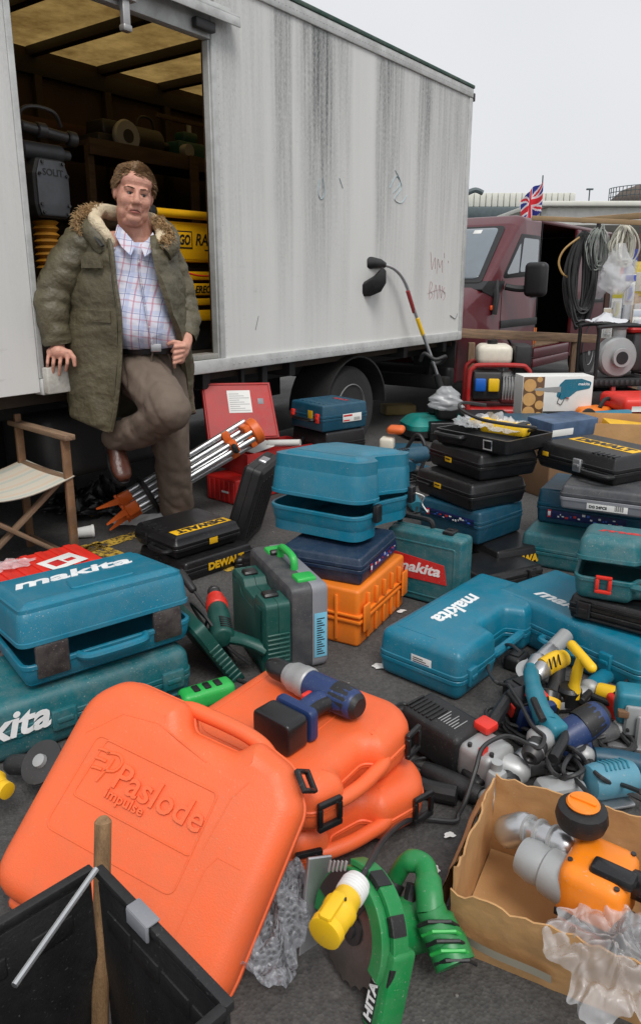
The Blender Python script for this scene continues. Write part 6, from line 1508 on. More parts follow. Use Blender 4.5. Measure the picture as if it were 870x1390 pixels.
# ================================================================== generator
ge = empty('generator', 'red framed generator with white tank and blue and yellow sockets', 'generator', T(D(671,560,6.55).x, 6.55, .0, 0, 0, R(-6)) @ Matrix.Scale(1.12, 4))
FR = mat('red_tube_paint', srgb(176,32,30), .35, dust=.2)
for yy in (-.16,.18): MB().tube(cr_([(-.23,yy,.12),(-.23,yy,.42),(-.20,yy,.49),(-.14,yy,.51),(.14,yy,.51),(.20,yy,.49),(.23,yy,.42),(.23,yy,.12)],5),.018,10).build('frame_hoop', FR, ge)
for x_ in (-.23,.23): MB().tube([(x_,-.16,.14),(x_,.18,.14)],.016,8).build('frame_rail', FR, ge)
MB().rbox(-.23,-.19,.06,.23,.2,.18,.03,.03,3).build('base', FR, ge)
MB().rbox(-.15,-.14,.0,-.10,.16,.062,.008).rbox(.10,-.14,.0,.15,.16,.062,.008).build('skid', BLACKM, ge)
MB().rbox(-.17,-.12,.50,.10,.14,.66,.05,.05,4).build('tank', mat('white_tank', srgb(222,216,200), .4, dust=.3, dustcol=(.3,.26,.2)), ge)
MB().cyl((-.05,0,.66),(-.05,0,.69),.04,16).build('tank_cap', BLACKP, ge)
MB().rbox(.11,-.13,.44,.24,.14,.66,.02).build('air_box', BLACKM, ge)
MB().cyl((.02,0,.32),(.20,0,.32),.13,22,bev=.02).build('engine', CASTG, ge)
for k in range(6): MB().rbox(.03+k*.022,-.14,.24,.04+k*.022,.05,.42,.002).build('cooling_fin', CASTG, ge)
MB().rbox(-.20,-.17,.24,.02,.1,.46,.02).build('alternator', STEELD, ge)
for x_, c_ in ((-.145,srgb(20,96,190)),(-.045,srgb(236,190,26))):
    MB().rbox(x_-.042,-.205,.31,x_+.042,-.169,.41,.012).build('socket', mat('socket_%d' % int(c_[0]*999), c_, .4), ge)
MB().rbox(.0,-.195,.09,.05,-.191,.14,.001).build('warning_label', YEL, ge)
# ================================================================== water pump on a red framed machine
pz = .50; px_ = D(838,505,6.2).x
lo = empty('framed_machine', 'red framed machine with black louvred top under the water pump', 'generator', T(px_-.42, 6.1, 0, 0, 0, R(5)))
MB().rbox(0,0,.42,.75,.45,.49,.01).build('louvre_top', BLACKM, lo)
for k in range(16): MB().rbox(.02+k*.045,-.004,.43,.045+k*.045,.0,.475,.002).build('louvre', STEELD, lo)
for x_ in (.03,.38,.72):
    for yy in (.03,.42): MB().rbox(x_-.018,yy-.018,0,x_+.018,yy+.018,.419,.004).build('post', FR, lo)
MB().rbox(.0,.01,.10,.75,.44,.14,.006).build('lower_tray', FR, lo); MB().rbox(.08,.06,.141,.66,.40,.38,.03).build('engine', STEELD, lo)
pu = empty('water_pump', 'grey cast water pump in a black tube frame', 'pump', T(px_, 6.25, pz-.008, 0, 0, R(8)))
for yy in (-.15,.17): MB().tube(cr_([(-.26,yy,.0),(-.26,yy,.36),(-.23,yy,.42),(.2,yy,.42),(.26,yy,.36),(.26,yy,.0)],5),.016,10).build('frame_hoop', BLACKP, pu)
for x_ in (-.26,.26): MB().tube([(x_,-.15,.02),(x_,.17,.02)],.014,8).build('frame_rail', BLACKP, pu)
MB().lathe([(.03,-.19),(.075,-.19),(.08,-.175),(.06,-.15),(.15,-.14),(.165,-.12),(.165,-.04),(.12,-.0),(.1,.04)],(-.05,.02,.17),(0,1,0),30).build('volute', CASTG, pu)
MB().lathe([(.0,-.196),(.05,-.196),(.055,-.186)],(-.05,.02,.17),(0,1,0),20).build('inlet_cap', BLACKM, pu)
MB().cyl((-.02,-.03,.30),(-.02,-.03,.40),.055,18,bev=.006).cyl((-.02,-.03,.40),(-.02,-.03,.43),.068,18,bev=.006).build('outlet', CASTG, pu)
MB().rbox(.08,-.1,.05,.24,.14,.36,.03).build('engine', STEELD, pu); MB().rbox(.06,-.08,.36,.24,.14,.42,.03).build('tank', RED, pu)
cl_ = crumple(.34,.2,.09,4.4,18,.6); tag(cl_.build('rag', mat('grey_white_rag', srgb(200,202,206), .9), mtx=T(px_-.12,6.25,.93)), 'pale rag draped on the water pump frame', 'rag')
# ================================================================== chainsaw carton
cbm = flat(D(706,572,5.75), D(796,574,5.75)); zc = D(706,572,5.75).z
bs = D(706,572,5.75); bs.z = 0
cbx = empty('chainsaw_carton', 'printed carton showing a teal saw and stacked logs', 'carton', T(bs.x, bs.y, zc, 0, 0, R(2)))
cw, chh = .555, .355
MB().rbox(0,0,0,cw,.22,chh,.003).build('carton', PAPER, cbx)
LOG = mat('print_log', srgb(206,160,100), .5, var=.1, scale=20); LOGR = mat('print_bark', srgb(104,74,48), .5)
MB().rbox(.004,-.0012,.004,.17,-.0002,chh-.004,.0004).build('print_field', LOGR, cbx)
rnd = random.Random(3)
for (x_, z_, r__) in ((.055,.285,.05),(.055,.175,.052),(.055,.07,.05),(.13,.33,.022),(.135,.235,.034),(.138,.13,.035),(.135,.045,.03)):
    MB().cyl((x_,-.0013,z_),(x_,-.003,z_),r__,18).build('printed_log', LOG, cbx)
MB().rbox(.172,-.0012,.004,cw-.004,-.0002,.08,.0004).build('print_field', BLACKPR, cbx)
for k in range(4): MB().rbox(.185+k*.09,-.0022,.02,.255+k*.09,-.0013,.028,.0003).rbox(.185+k*.09,-.0022,.04,.245+k*.09,-.0013,.046,.0003).build('print_line', mat('grey_print', (.35,.35,.35), .5), cbx)
MB().rbox(.45,-.0022,.085,.54,-.0003,.115,.0003).build('print_field', REDP, cbx)
ts = fillet([(.27,.20),(.31,.17),(.37,.19),(.43,.24),(.53,.26),(.54,.31),(.46,.335),(.33,.33),(.29,.29)],.015,3)
MB().shell([(x_,z_) for x_, z_ in ts],[(0,.0003),(0,.003)],mtx=Matrix.Rotation(PI/2,4,'X')).build('printed_saw', TEAL, cbx)
MB().shell([(.09,.245),(.30,.23),(.30,.275),(.10,.262)],[(0,.0032),(0,.0042)],mtx=Matrix.Rotation(PI/2,4,'X')).build('printed_bar', CASTG, cbx)
MB().tube([(.30,-.003,.22),(.28,-.003,.15),(.31,-.003,.13),(.34,-.003,.19)],.008,6,ell=(1,.2)).build('printed_guard', BLACKPR, cbx)
MB().tube([(.345,-.0035,.19),(.37,-.0035,.18)],.012,6,ell=(1,.2)).build('printed_trigger', REDP, cbx)
text('lettering', 'makita', .09, WHITEP, cbx, T(.48,-.0032,.295,PI/2), height=.022, shear=.2, bold=.02, ext=.0006)
tag(MB().rbox(-.02,-.03,0,.62,.30,zc-.002,.01).build('low_bench', BLACKM, mtx=T(bs.x, bs.y, 0, 0, 0, R(2))), 'low dark crate carrying the chainsaw carton', 'crate')
# bits to the right of it
os_ = empty('disc_cutter', 'orange disc cutter lying beside the chainsaw carton', 'saw', T(D(806,556,5.7).x, 5.72, .12, 0, 0, R(30)))
MB().rbox(-.12,-.10,0,.14,.10,.20,.05,.05,4).cap((-.1,0,.14),(-.16,0,.08),.05,.04).build('body', ORANGE2, os_)
MB().tube(cr_([(.0,-.06,.2),(.05,-.06,.26),(.13,-.06,.24),(.15,-.06,.12)],5),.016,8).build('handle', BLACKM, os_)
MB().lathe([(.02,0),(.13,.001),(.13,.005),(.02,.006)],(.17,-.11,.08),(0,1,0),28).build('disc', STEELD, os_)
tag(MB().rbox(-.4,-.2,0,.3,.2,.118,.01).build('plank_pile', BLACKM, mtx=T(D(806,556,5.7).x+.05, 5.76, 0, 0, 0, R(5))), 'low black crate under the orange disc cutter', 'crate')
rg = empty('red_generator', 'red cased generator at the edge of the pitch', 'generator', T(D(862,548,5.6).x-.02, 5.5, 0, 0, 0, R(4)))
MB().rbox(-.1,0,.06,.5,.4,.30,.03).build('casing', BLACKM, rg); MB().rbox(-.12,-.02,.302,.5,.42,.42,.04,.04,3).build('top_cover', REDBR, rg); MB().rbox(-.06,-.012,.32,.05,-.021,.36,.002).build('badge', PAPER, rg)
for x_ in (-.05,.4): MB().rbox(x_,.02,0,x_+.05,.38,.06,.01).build('foot', BLACKM, rg)
td = empty('grinder', 'teal angle grinder lying in front of the red generator', 'grinder', T(*D(828,564,5.0), 0, 0, R(15)))
MB().tube(cr_([(-.16,0,0),(-.05,0,0),(.06,0,0),(.15,0,.005)],4),[.03,.034,.036,.036,.036,.037,.038,.038,.037,.036,.034,.033,.03],14).build('body', TEAL, td)
MB().lathe([(.02,0),(.06,.002),(.062,.012),(.02,.02)],(-.19,-.03,0),(0,1,0),22).build('disc', STEELD, td); MB().ell((-.18,0,0),(.045,.04,.035)).build('gearhead', CASTG, td)
# open cardboard box with yellow goods and blue cartons behind the right pile
cb2 = empty('cardboard_box', 'open cardboard box with a yellow box inside behind the right pile', 'box', flat(D(800,588,4.35), D(880,600,4.3)))
zq = D(800,588,4.35).z
MB().shell([(0,0),(.5,0),(.5,.4),(0,.4)],[(0,-zq+.0),(0,.06),(.004,.06),(.004,-zq+.01)]).build('walls', CARD, cb2, smooth=20)
MB().rbox(.14,.03,-.1,.46,.35,.05,.004,mtx=T(0,0,0,0,.1,0)).build('yellow_carton', YELP, cb2)
bcm = empty('blue_carton', 'shrink wrapped blue carton behind the yellow logo case', 'carton', flat(D(748,598,4.2), D(806,592,4.35)) @ T(0,0,0))
MB().rbox(0,0,0,.36,.22,.10,.006,mtx=T(0,0,0,.05,-.02,0)).build('carton', mat('slate_blue_print', srgb(70,92,120), .35, var=.3, scale=14), bcm)
MB().rbox(.0,-.0015,.02,.16,.0,.06,.0005,mtx=T(0,-.002,0,.05,-.02,0)).build('label', PAPER, bcm)
tag(MB().rbox(.02,.02,-D(748,598,4.2).z,.34,.3,-.012,.01).build('carton_stack', mat('brown_carton', srgb(120,92,66), .8, var=.1), mtx=flat(D(748,598,4.2), D(806,592,4.35))), 'brown carton under the shrink wrapped blue carton', 'carton')
# petrol tool with white tank, and grinder in front of the truck wheel
pt = empty('petrol_trimmer', 'petrol engine head with white tank and red cap by the blue case', 'engine', T(*D(528,612,4.6), 0, 0, R(-15)))
zpt = D(528,612,4.6).z
MB().rbox(-.10,-.09,-zpt,.14,.10,.10-zpt+.02,.03,.03,3).build('engine', BLACKM, pt); MB().rbox(-.05,-.10,.02,.04,.0,.10,.02,.02,3).build('tank', mat('white_tank'), pt)
MB().rbox(-.01,-.08,.12,.10,.03,.17,.025,.025,3).build('cover', TO, pt); MB().tube(cr_([(.1,0,.0),(.18,-.02,.12),(.24,-.06,.02),(.2,-.1,-.14)],6),.012,8).build('hand_guard', BLACKM, pt)
MB().cyl((.14,0,-.1),(.34,-.05,-.16),.03,12).build('shaft_stub', STEELD, pt)
def corded(name, label, mtx, bm, gm=CASTG, s_=1.0, lead=None, cat='drill', side=True):
    e = empty(name, label, cat, mtx @ Matrix.Scale(s_, 4))
    MB().tube(cr_([(-.07,0,0),(-.05,0,0),(.0,0,0),(.06,0,0),(.10,0,0)],4),[.028,.034,.037,.038,.038,.038,.038,.038,.038,.038,.038,.038,.037,.036,.035,.034,.033],16).build('motor_housing', bm, e)
    for k in range(5): MB().rbox(-.052+k*.012,-.02,.0335,-.046+k*.012,.02,.0385,.001).build('vent', BLACKPR, e)
    MB().lathe([(.034,.098),(.038,.102),(.038,.13),(.032,.14),(.030,.165),(.022,.17)],(0,0,0),(1,0,0),20).build('gearbox', gm, e)
    MB().lathe([(.021,.168),(.0235,.172),(.0235,.19),(.0215,.192),(.0215,.196),(.0235,.198),(.0225,.21),(.016,.222),(.010,.222),(.006,.214)],(0,0,0),(1,0,0),18).build('chuck', STEELD, e)
    MB().tube(cr_([(-.05,-.02,0),(-.052,-.07,0),(-.066,-.12,0),(-.078,-.15,0)],4),[.026,.025,.024,.023,.022,.022,.022,.022,.023,.024,.025,.026,.027],12,ell=(1.1,.85)).build('grip', bm, e)
    MB().rbox(-.030,-.085,-.010,-.016,-.035,.010,.004).build('trigger', BLACKP, e)
    if side: MB().lathe([(.010,.0),(.014,.01),(.014,.10),(.018,.105),(.018,.112),(.008,.116)],(.115,.0,.035),(0,.25,1),12).build('side_handle', BLACKM, e)
    if lead: MB().tube(cr_(lead,6),.0045,6).build('lead', CABLE, e)
    return e
def lay(p, tow, up=Vector((0,0,1)), roll=0.0):
    x_ = (tow-p).normalized(); z_ = (up-x_*up.dot(x_)).normalized(); y_ = z_.cross(x_); m = Matrix((x_, y_, z_)).transposed().to_4x4() @ Matrix.Rotation(roll,4,'X'); m.translation = p; return m
corded('corded_drill', 'petrol blue grinder lying between the two piles', lay(D(552,620,4.1), D(600,612,4.2)), PETROL, BLACKM, 1.3, side=False)
# ================================================================== tools on the asphalt, right foreground
Z = Vector((0,0,1))
# breaker hammer
bh = empty('rotary_hammer', 'black and silver rotary hammer with red switches on the asphalt', 'hammer drill', lay(G(584,985,.07), G(655,1030,.06)))
MB().rbox(-.06,-.065,-.055,.14,.065,.06,.02,.02,3).build('motor_housing', BLACKM, bh)
for k in range(7): MB().rbox(-.052+k*.014,-.05,.0585,-.045+k*.014,.02,.064,.001).build('vent', BLACKPR, bh)
for k in range(7): MB().rbox(.045+k*.009,-.030,.0602,.0475+k*.009,.025-.012*(k%3),.0612,.0003).build('print_line', mat('grey_print'), bh)
MB().rbox(.13,-.055,-.05,.235,.06,.05,.02,.02,3).cap((.2,.01,.0),(.26,.03,.0),.045,.035).build('gear_case', CASTG, bh)
for p in ((.16,-.04,.045),(.16,.045,.045),(.22,-.03,.045)): MB().cyl(p,(p[0],p[1],.057),.006,8).build('screw', STEELD, bh)
MB().rbox(.12,.02,.052,.17,.07,.075,.006).build('switch', REDBR, bh); MB().rbox(.19,-.05,.045,.205,-.02,.065,.004).build('lock_button', REDBR, bh)
MB().lathe([(.03,.0)]+[(.032+.006*(k%2),.01+k*.008) for k in range(12)]+[(.022,.11),(.018,.14)],(.25,-.01,-.01),(.8,-.6,-.1),18).build('bellows', RUBBER, bh)
MB().tube(cr_([(.13,.07,.0),(.12,.12,.03),(.10,.19,.035),(.08,.25,.03)],5),.019,10).build('side_handle', RUBBER, bh)
MB().tube(cr_([(-.05,-.05,.02),(-.10,-.08,.0),(-.02,-.15,-.03),(.10,-.17,-.04),(.2,-.13,-.03)],5),[.02]*5+[.024]*16,10).build('rear_handle', RUBBER, bh)
MB().rbox(.235,-.075,-.03,.275,-.03,.04,.012).cyl((.25,-.05,.03),(.25,-.05,.06),.014,12).build('clamp', CASTG, bh)
# teal angle drill, chuck towards the viewer
MK = mat('makita_tool_teal', srgb(28,120,140), .4, dust=.2)
o7 = G(735,1010); ad = empty('angle_drill', 'teal angle drill with its chuck pointing at the cardboard box', 'drill', T(*o7))
MB().tube(cr_([G(720,905,.13)-o7,G(722,925,.15)-o7,G(730,955,.155)-o7,G(742,982,.14)-o7],6),[.014]*3+[.021]*6+[.024]*6+[.027]*4,14,ell=(1.1,.95)).build('barrel', MK, ad)
MB().tube(cr_([G(724,950,.172)-o7,G(731,966,.174)-o7,G(737,978,.166)-o7],4),.010,8).build('switch_pad', BLACKM, ad)
MB().rbox(-.03,-.028,-.028,.03,.028,.028,.012,.012,3).build('gear_block', MK, ad, mtx=T(*(G(748,988,.13)-o7),.3,.2,.6))
MB().ell(G(733,1003,.12)-o7,(.036,.034,.034)).build('gear_case', CASTG, ad)
q0, q1 = G(731,1008,.118)-o7, G(710,1044,.105)-o7; dq = (q1-q0).normalized()
MB().lathe([(.024,.0),(.026,.01),(.022,.014),(.027,.018),(.0275,.034),(.0255,.036),(.0255,.040),(.0275,.042),(.026,.056),(.018,.066),(.011,.066),(.007,.058)],q0,dq,22).build('chuck', STEELD, ad)
MB().lathe([(.0262,.0355),(.0278,.037),(.0278,.040),(.0262,.0415)],q0,dq,22).build('chuck_ring', SILVER, ad)
MB().tube(cr_([G(752,985,.13)-o7,G(765,1000,.12)-o7,G(750,1030,.11)-o7],5),.014,8).build('side_handle', BLACKM, ad)
# silver grinder head with guard
sg = empty('angle_grinder', 'silver headed grinder lying against the long teal case', 'grinder', lay(G(742,888,.10), G(700,925,.07)))
MB().cap((-.02,0,0),(.05,0,0),.028,.024).cap((.05,0,0),(.09,.0,-.01),.03,.026).build('gearhead', SILVER, sg); MB().lathe([(.012,0),(.055,.002),(.056,.010),(.012,.012)],(.08,0,-.03),(0,.2,1),24).build('disc', CASTG, sg)
MB().cyl((-.03,0,0),(-.12,0,.01),.026,14,bev=.005).build('barrel', CASTG, sg)
# yellow drill
o8 = G(752,925); yd = empty('cordless_drill', 'yellow cordless drill with round black battery beside the teal drill', 'drill', T(*o8))
MB().tube(cr_([G(765,893,.12)-o8,G(752,898,.12)-o8,G(738,906,.11)-o8],5),[.026]*3+[.031]*4+[.030]*4,16).build('motor_housing', YEL, yd)
for k in range(3): MB().tube([G(757-k*6,889+k*3,.148)-o8,G(760-k*6,902+k*3,.145)-o8],.003,5).build('vent', BLACKPR, yd)
MB().lathe([(.02,0),(.028,.006),(.026,.03),(.018,.05),(.01,.052)],G(738,906,.11)-o8,Vector((-.5,-.55,-.15)),16).build('chuck', SILVER, yd)
MB().tube(cr_([G(757,900,.11)-o8,G(755,925,.075)-o8,G(748,945,.05)-o8],5),.021,12,ell=(1.1,.9)).build('grip', BLACKM, yd)
MB().lathe([(.028,-.03),(.036,-.026),(.038,.0),(.038,.03),(.032,.036)],G(742,955,.045)-o8,Vector((.25,.6,.6)),20).build('battery', BATT, yd)
MB().lathe([(.0384,-.012),(.0388,-.011),(.0388,.011),(.0384,.012)],G(742,955,.045)-o8,Vector((.25,.6,.6)),20).build('battery_label', YELP, yd)
ymid = MB().tube(cr_([G(776,878,.17),G(790,890,.165),G(803,904,.15)],5),.017,10)
ym = empty('yellow_grip', 'yellow tee shaped grip standing up behind the blue drill', 'tool handle', T(*G(785,930,.02)))
of = G(785,930,.02)
MB().cap(G(776,876,.19)-of,G(802,906,.17)-of,.016,.016,12).build('crossbar', YEL, ym); MB().tube(cr_([G(789,892,.18)-of,G(782,915,.12)-of,G(777,945,.05)-of],5),[.016]*4+[.018]*4+[.024]*3,12,ell=(1.2,.8)).build('stem', YEL, ym)
MB().lathe([(.02,0),(.036,.004),(.038,.05),(.03,.06)],G(770,955,.02)-of,(0,0,1),18).build('battery_base', BLACKP, ym)
# blue drill with bulky battery
drill_cordless('cordless_drill', 'dark blue cordless drill with black battery by the big teal case', lay(G(790,985,.10), G(768,1000,.08), Vector((.6,-.5,.5))) @ Matrix.Rotation(R(180),4,'X'), BOSCHB, BLACKP, REDBR, s_=1.25)
drill_cordless('cordless_drill', 'second dark blue drill lying low under the blue drill', lay(G(772,1018,.04), G(730,1030,.04), Vector((0,-.3,1))), BOSCHB, BLACKP, REDBR, s_=1.1)
# teal and grey jigsaw
jg = empty('jigsaw', 'teal and grey jigsaw standing beside the blue drill', 'saw', flat(G(832,1005), G(880,1012)))
MB().rbox(0,0,.05,.14,.08,.15,.015,.015,3).build('body', MK, jg); MB().rbox(.02,-.015,.03,.13,-.0005,.12,.006).rbox(.05,-.03,.0,.11,-.0155,.10,.006).build('shoe_guide', CASTG, jg)
MB().rbox(-.02,-.04,0,.16,.10,.008,.002).build('base_plate', SILVER, jg); MB().rbox(.0,-.02,.085,.03,-.0005,.105,.003).build('lever', WOOD, jg)
for k in range(4): MB().cyl((.03+k*.025,-.016,.05+.02*(k%2)),(.03+k*.025,-.022,.05+.02*(k%2)),.005,8).build('screw', STEELD, jg)
# light blue sander
sd_ = empty('sander', 'light blue sander barrel lying behind the cardboard box', 'sander', lay(G(800,1062,.06), G(862,1052,.06)))
LB = mat('sander_blue', srgb(78,142,164), .42, dust=.25)
MB().lathe([(.02,-.01),(.04,.0),(.044,.02),(.044,.10),(.036,.12),(.02,.125)],(0,0,0),(1,0,0),22).build('motor_housing', LB, sd_)
for k in range(6): MB().tube([(.03+k*.012,-.02,.041),(.036+k*.012,.0,.0455),(.03+k*.012,.02,.041)],.0025,5).build('vent', MK, sd_)
MB().rbox(-.16,-.05,-.05,.10,.05,-.042,.003).build('base_plate', SILVER, sd_); MB().rbox(-.14,-.035,-.041,-.02,.035,.02,.02).build('belt_frame', CASTG, sd_)
# tangle of leads
LEADS = [([(553,1000),(560,985),(540,975)],.02), ([(705,885),(690,875),(670,885),(662,905),(672,925),(690,930)],.12), ([(690,930),(706,955),(722,985),(738,1000),(730,1015),(700,1002),(680,1000),(655,1015),(645,1045),(632,1085),(622,1105),(615,1115),(560,1112),(525,1135),(500,1175),(484,1205)],.13),
         ([(735,1030),(760,1025),(790,1035),(815,1055),(840,1070),(880,1090)],.10), ([(740,1040),(770,1050),(800,1080),(815,1105),(820,1125)],.12), ([(748,1035),(775,1030),(790,1050),(770,1075),(750,1060),(760,1040)],.09),
         ([(800,1010),(780,1020),(760,1015),(745,1030),(755,1055),(785,1050),(800,1032)],.10), ([(845,930),(855,915),(840,912),(852,925),(868,945)],.06), ([(530,965),(545,955),(565,962)],.03), ([(310,915),(330,925),(350,930)],.02),
         ([(820,1000),(790,1010),(770,1030),(765,1050),(790,1065),(830,1062),(870,1075)],.11), ([(735,1022),(755,1012),(780,1018),(795,1040),(780,1058),(752,1050),(742,1032)],.115)]
for i, (pts, z_) in enumerate(LEADS):
    labs = ['short black lead beside the lower orange case','black lead looped against the long teal case','long black lead running from the teal drill to the yellow plug','black lead trailing past the light blue sander','black lead dropping into the cardboard box','black lead looped under the sander','black lead coiled beneath the dark blue drill','thin black lead lying on the big teal case','black lead end between the orange case and the teal case','black lead on the ground beside the green cases','black lead winding behind the cardboard box','black lead looped in front of the dark blue drill']
    P_ = [G(x_, y_, max(.008, z_*(.65+.35*math.sin(k*1.7+i)))) for k, (x_, y_) in enumerate(pts)]
    if i == 2: P_ = [G(x_, y_, zz) for (x_, y_), zz in zip(pts, (.13,.14,.15,.15,.14,.13,.14,.13,.10,.05,.02,.01,.03,.16,.21,.20))]
    tag(MB().tube(cr_(P_,7),.0058,7).build('lead', CABLE), labs[i], 'lead', 'loose leads among the tools')
# ================================================================== cardboard box with polisher
bl_, br_2, fl_ = G(672,1056,.19), G(885,1120,.19), G(672,1190,.19)
x_ = (br_2-bl_); x_.z = 0; bw = .40; x_.normalize(); y_ = Vector((-x_.y, x_.x, 0))
bdp = .29
mbx = Matrix((x_, y_, Z)).transposed().to_4x4(); mbx.translation = Vector((bl_.x, bl_.y, 0))-y_*bdp
cbb = empty('cardboard_box', 'torn open cardboard box holding an orange polisher', 'box', mbx)
def wobble_wall(p0, p1, z0, z1, seed, nm, th=.004, tear=.0, lean=0.0, notch_=None):
    p0 = Vector(p0); p1 = Vector(p1); d_ = (p1-p0); n_ = Vector((-d_.y, d_.x, 0)).normalized(); mb = MB(); N, M_ = 30, 12
    def fn(off):
        def g(u, v):
            zt_ = z1-tear*abs(mnoise.noise(Vector((u*9+seed, seed, 0))))*1.6
            p = p0+d_*u+n_*(off+.012*mnoise.noise(Vector((u*3+seed, v*2, 1)))*v+lean*v+.003*mnoise.noise(Vector((u*14, v*9, seed)))); p.z = z0+(zt_-z0)*v
            return tuple(p)
        return g
    a_ = fn(0); b_ = fn(th)
    mb.grid(N, M_, a_); mb.grid(N, M_, b_)
    ed = [(i/(N-1), 1) for i in range(N)]
    mb.add([a_(u,v) for u,v in ed]+[b_(u,v) for u,v in ed], [(i,i+1,N+i+1,N+i) for i in range(N-1)])
    for uu in (0,1):
        mb.add([a_(uu,j/(M_-1)) for j in range(M_)]+[b_(uu,j/(M_-1)) for j in range(M_)], [(j,j+1,M_+j+1,M_+j) for j in range(M_-1)])
    return mb.build(nm, CARD, cbb, smooth=50)
wobble_wall((0,bdp,0),(bw,bdp,0),.0,.20,1,'wall',tear=.012); wobble_wall((0,0,0),(0,bdp,0),.0,.19,4,'wall',tear=.014)
wobble_wall((bw,0,0),(bw,bdp,0),.0,.19,6,'wall'); wobble_wall((0,0,0),(bw,0,0),.0,.165,8,'wall',tear=.014,lean=-.03)
MB().box(.002,.002,.002,bw-.002,bdp-.002,.006).build('bottom', CARD, cbb)
# flap folded out on the left and tape
fpm = MB(); 
def flp(off):
    def g(u, v):
        a_ = Vector((-.002,.02+u*.26,.188)); d_ = Vector((-.045*(.6+.4*u),.0,-.16)); p = a_+d_*v+Vector((-.012*math.sin(v*3),0,.0))+Vector((off,0,off))+Vector((.006*mnoise.noise(Vector((u*5,v*5,2))),)*3)
        return tuple(p)
    return g
fpm.grid(14,10,flp(0)); fpm.grid(14,10,flp(-.004)); fpm.build('flap', CARD, cbb, smooth=50)
tpm = MB(); tpm.grid(16,4,lambda u,v: (.02+u*.17,-.030+.012*(1-v)-.002-.004*math.sin(u*5),.05+v*.03-.02*u)); tpm.build('parcel_tape', mat('pale_tape', srgb(196,188,168), .3), cbb)
po = empty('polisher', 'orange polisher with silver head and black knob lying in the cardboard box', 'polisher', mbx @ T(.135,.15,.13,0,0,R(-10)))
OT = mat('polisher_orange', srgb(244,134,22), .35, dust=.12)
MB().cap((-.085,.035,.01),(-.06,.04,.03),.034,.032).cap((-.06,.04,.03),(.03,.02,.05),.026,.026).build('gear_head', ALU, po)
for xx in (-.045,-.02,.012): MB().lathe([(.027,-.004),(.031,-.003),(.031,.003),(.027,.004)],(xx,.04-(xx+.06)*.22,.03+(xx+.06)*.22),(1,-.22,.22),20).build('gear_ring', CASTG, po)
MB().lathe([(.02,-.06),(.036,-.055),(.041,-.03),(.038,-.005),(.044,.0),(.046,.03),(.045,.05)],(.02,-.03,.02),(1,-.15,.0),24).build('nose', CASTG, po)
MB().rbox(.05,-.085,-.04,.17,.055,.085,.025,.03,4).build('motor_housing', OT, po)
MB().lathe([(.018,0),(.022,.012),(.045,.018),(.05,.035),(.046,.055),(.03,.062)],(.055,.035,.082),(0,.0,1),26).build('knob', RUBBER, po)
MB().lathe([(.03,.0625),(.032,.066),(.029,.070),(.006,.071)],(.055,.035,.082),(0,.0,1),26).rbox(.03,.031,.152,.08,.039,.157,.002).build('knob_cap', OT, po)
MB().tube(cr_([(.16,0,.05),(.20,-.005,.055),(.26,-.01,.05)],4),.026,12).build('rear_handle', BLACKP, po); MB().rbox(.10,-.06,.075,.18,-.02,.098,.010).build('switch', BLACKP, po)
MB().rbox(.055,-.088,-.015,.165,-.0845,.0,.001).build('housing_seam', BLACKPR, po)
for xx, yy in ((.065,-.05),(.155,.035),(.155,-.07)): MB().cyl((xx,yy,.083),(xx,yy,.0865),.005,8).build('screw', STEELD, po)
MB().cyl((.16,-.06,-.01),(.27,-.08,-.02),.045,18,bev=.01).build('battery_case', BLACKP, po)
fm = crumple(.24,.20,.11,7.7,90,.35,17); tag(fm.build('plastic_bag', mat('milky_film', (.85,.85,.86), .16, var=.05, alpha=.34, spec=.8), mtx=mbx @ T(.29,.0,.12,.45,0,.2), smooth=60), 'crumpled milky plastic bag on the cardboard box edge', 'bag')
# ================================================================== green circular saw, second green tool, yellow plug
Cs = G(480,1262,.10)
nrm = Vector((-.80,-.50,.33)).normalized(); upd = (Vector((.15,.25,1))-nrm*Vector((.15,.25,1)).dot(nrm)).normalized(); xs = upd.cross(nrm)
ms = Matrix((xs, upd, nrm)).transposed().to_4x4() @ Matrix.Scale(.9, 4); ms.translation = Cs
cs = empty('circular_saw', 'green circular saw with worn blade in the foreground', 'saw', ms)
bl2 = MB(); NB = 72; ol_ = []
for k in range(NB): ol_.append(((.098 if k % 3 else .104)*math.cos(2*PI*k/NB), (.098 if k % 3 else .104)*math.sin(2*PI*k/NB)))
bl2.shell(ol_, [(0,-.001),(0,.001)]).build('blade', mat('used_blade', (.28,.26,.24), .32, metal=.9, dust=.5, dustcol=(.12,.08,.05), scale=12), cs, smooth=20)
MB().lathe([(.012,.0012),(.028,.0015),(.028,.006),(.014,.008),(.014,.014),(.004,.015)],n=22).build('arbor', STEELD, cs)
def arc(r0, r1, a0, a1, z0, z1, m, nm, par, N=24):
    pts = [(r1*math.cos(a0+(a1-a0)*k/N), r1*math.sin(a0+(a1-a0)*k/N)) for k in range(N+1)]+[(r0*math.cos(a1-(a1-a0)*k/N), r0*math.sin(a1-(a1-a0)*k/N)) for k in range(N+1)]
    return MB().shell(pts, [(.002,z0),(0,z0+.002),(0,z1-.002),(.002,z1)]).build(nm, m, par)
arc(.085,.118,R(-20),R(190),-.032,.016,GREEN,'upper_guard',cs); arc(.04,.112,R(60),R(165),.0165,.021,STEELD,'inner_guard',cs)
for k in range(5): MB().rbox(-.09+k*.012,.075+k*.007,.0212,-.083+k*.012,.10+k*.006,.024,.001).build('vent', CASTG, cs)
arc(.088,.12,R(-15),R(80),.017,.028,GREEN,'guard_rib',cs); arc(.119,.132,R(-25),R(110),-.03,.008,GREEN,'guard_band',cs)
for a0 in (-15,25,65): arc(.1195,.1345,R(a0),R(a0+16),-.025,.0105,BLACKM,'guard_patch',cs,8)
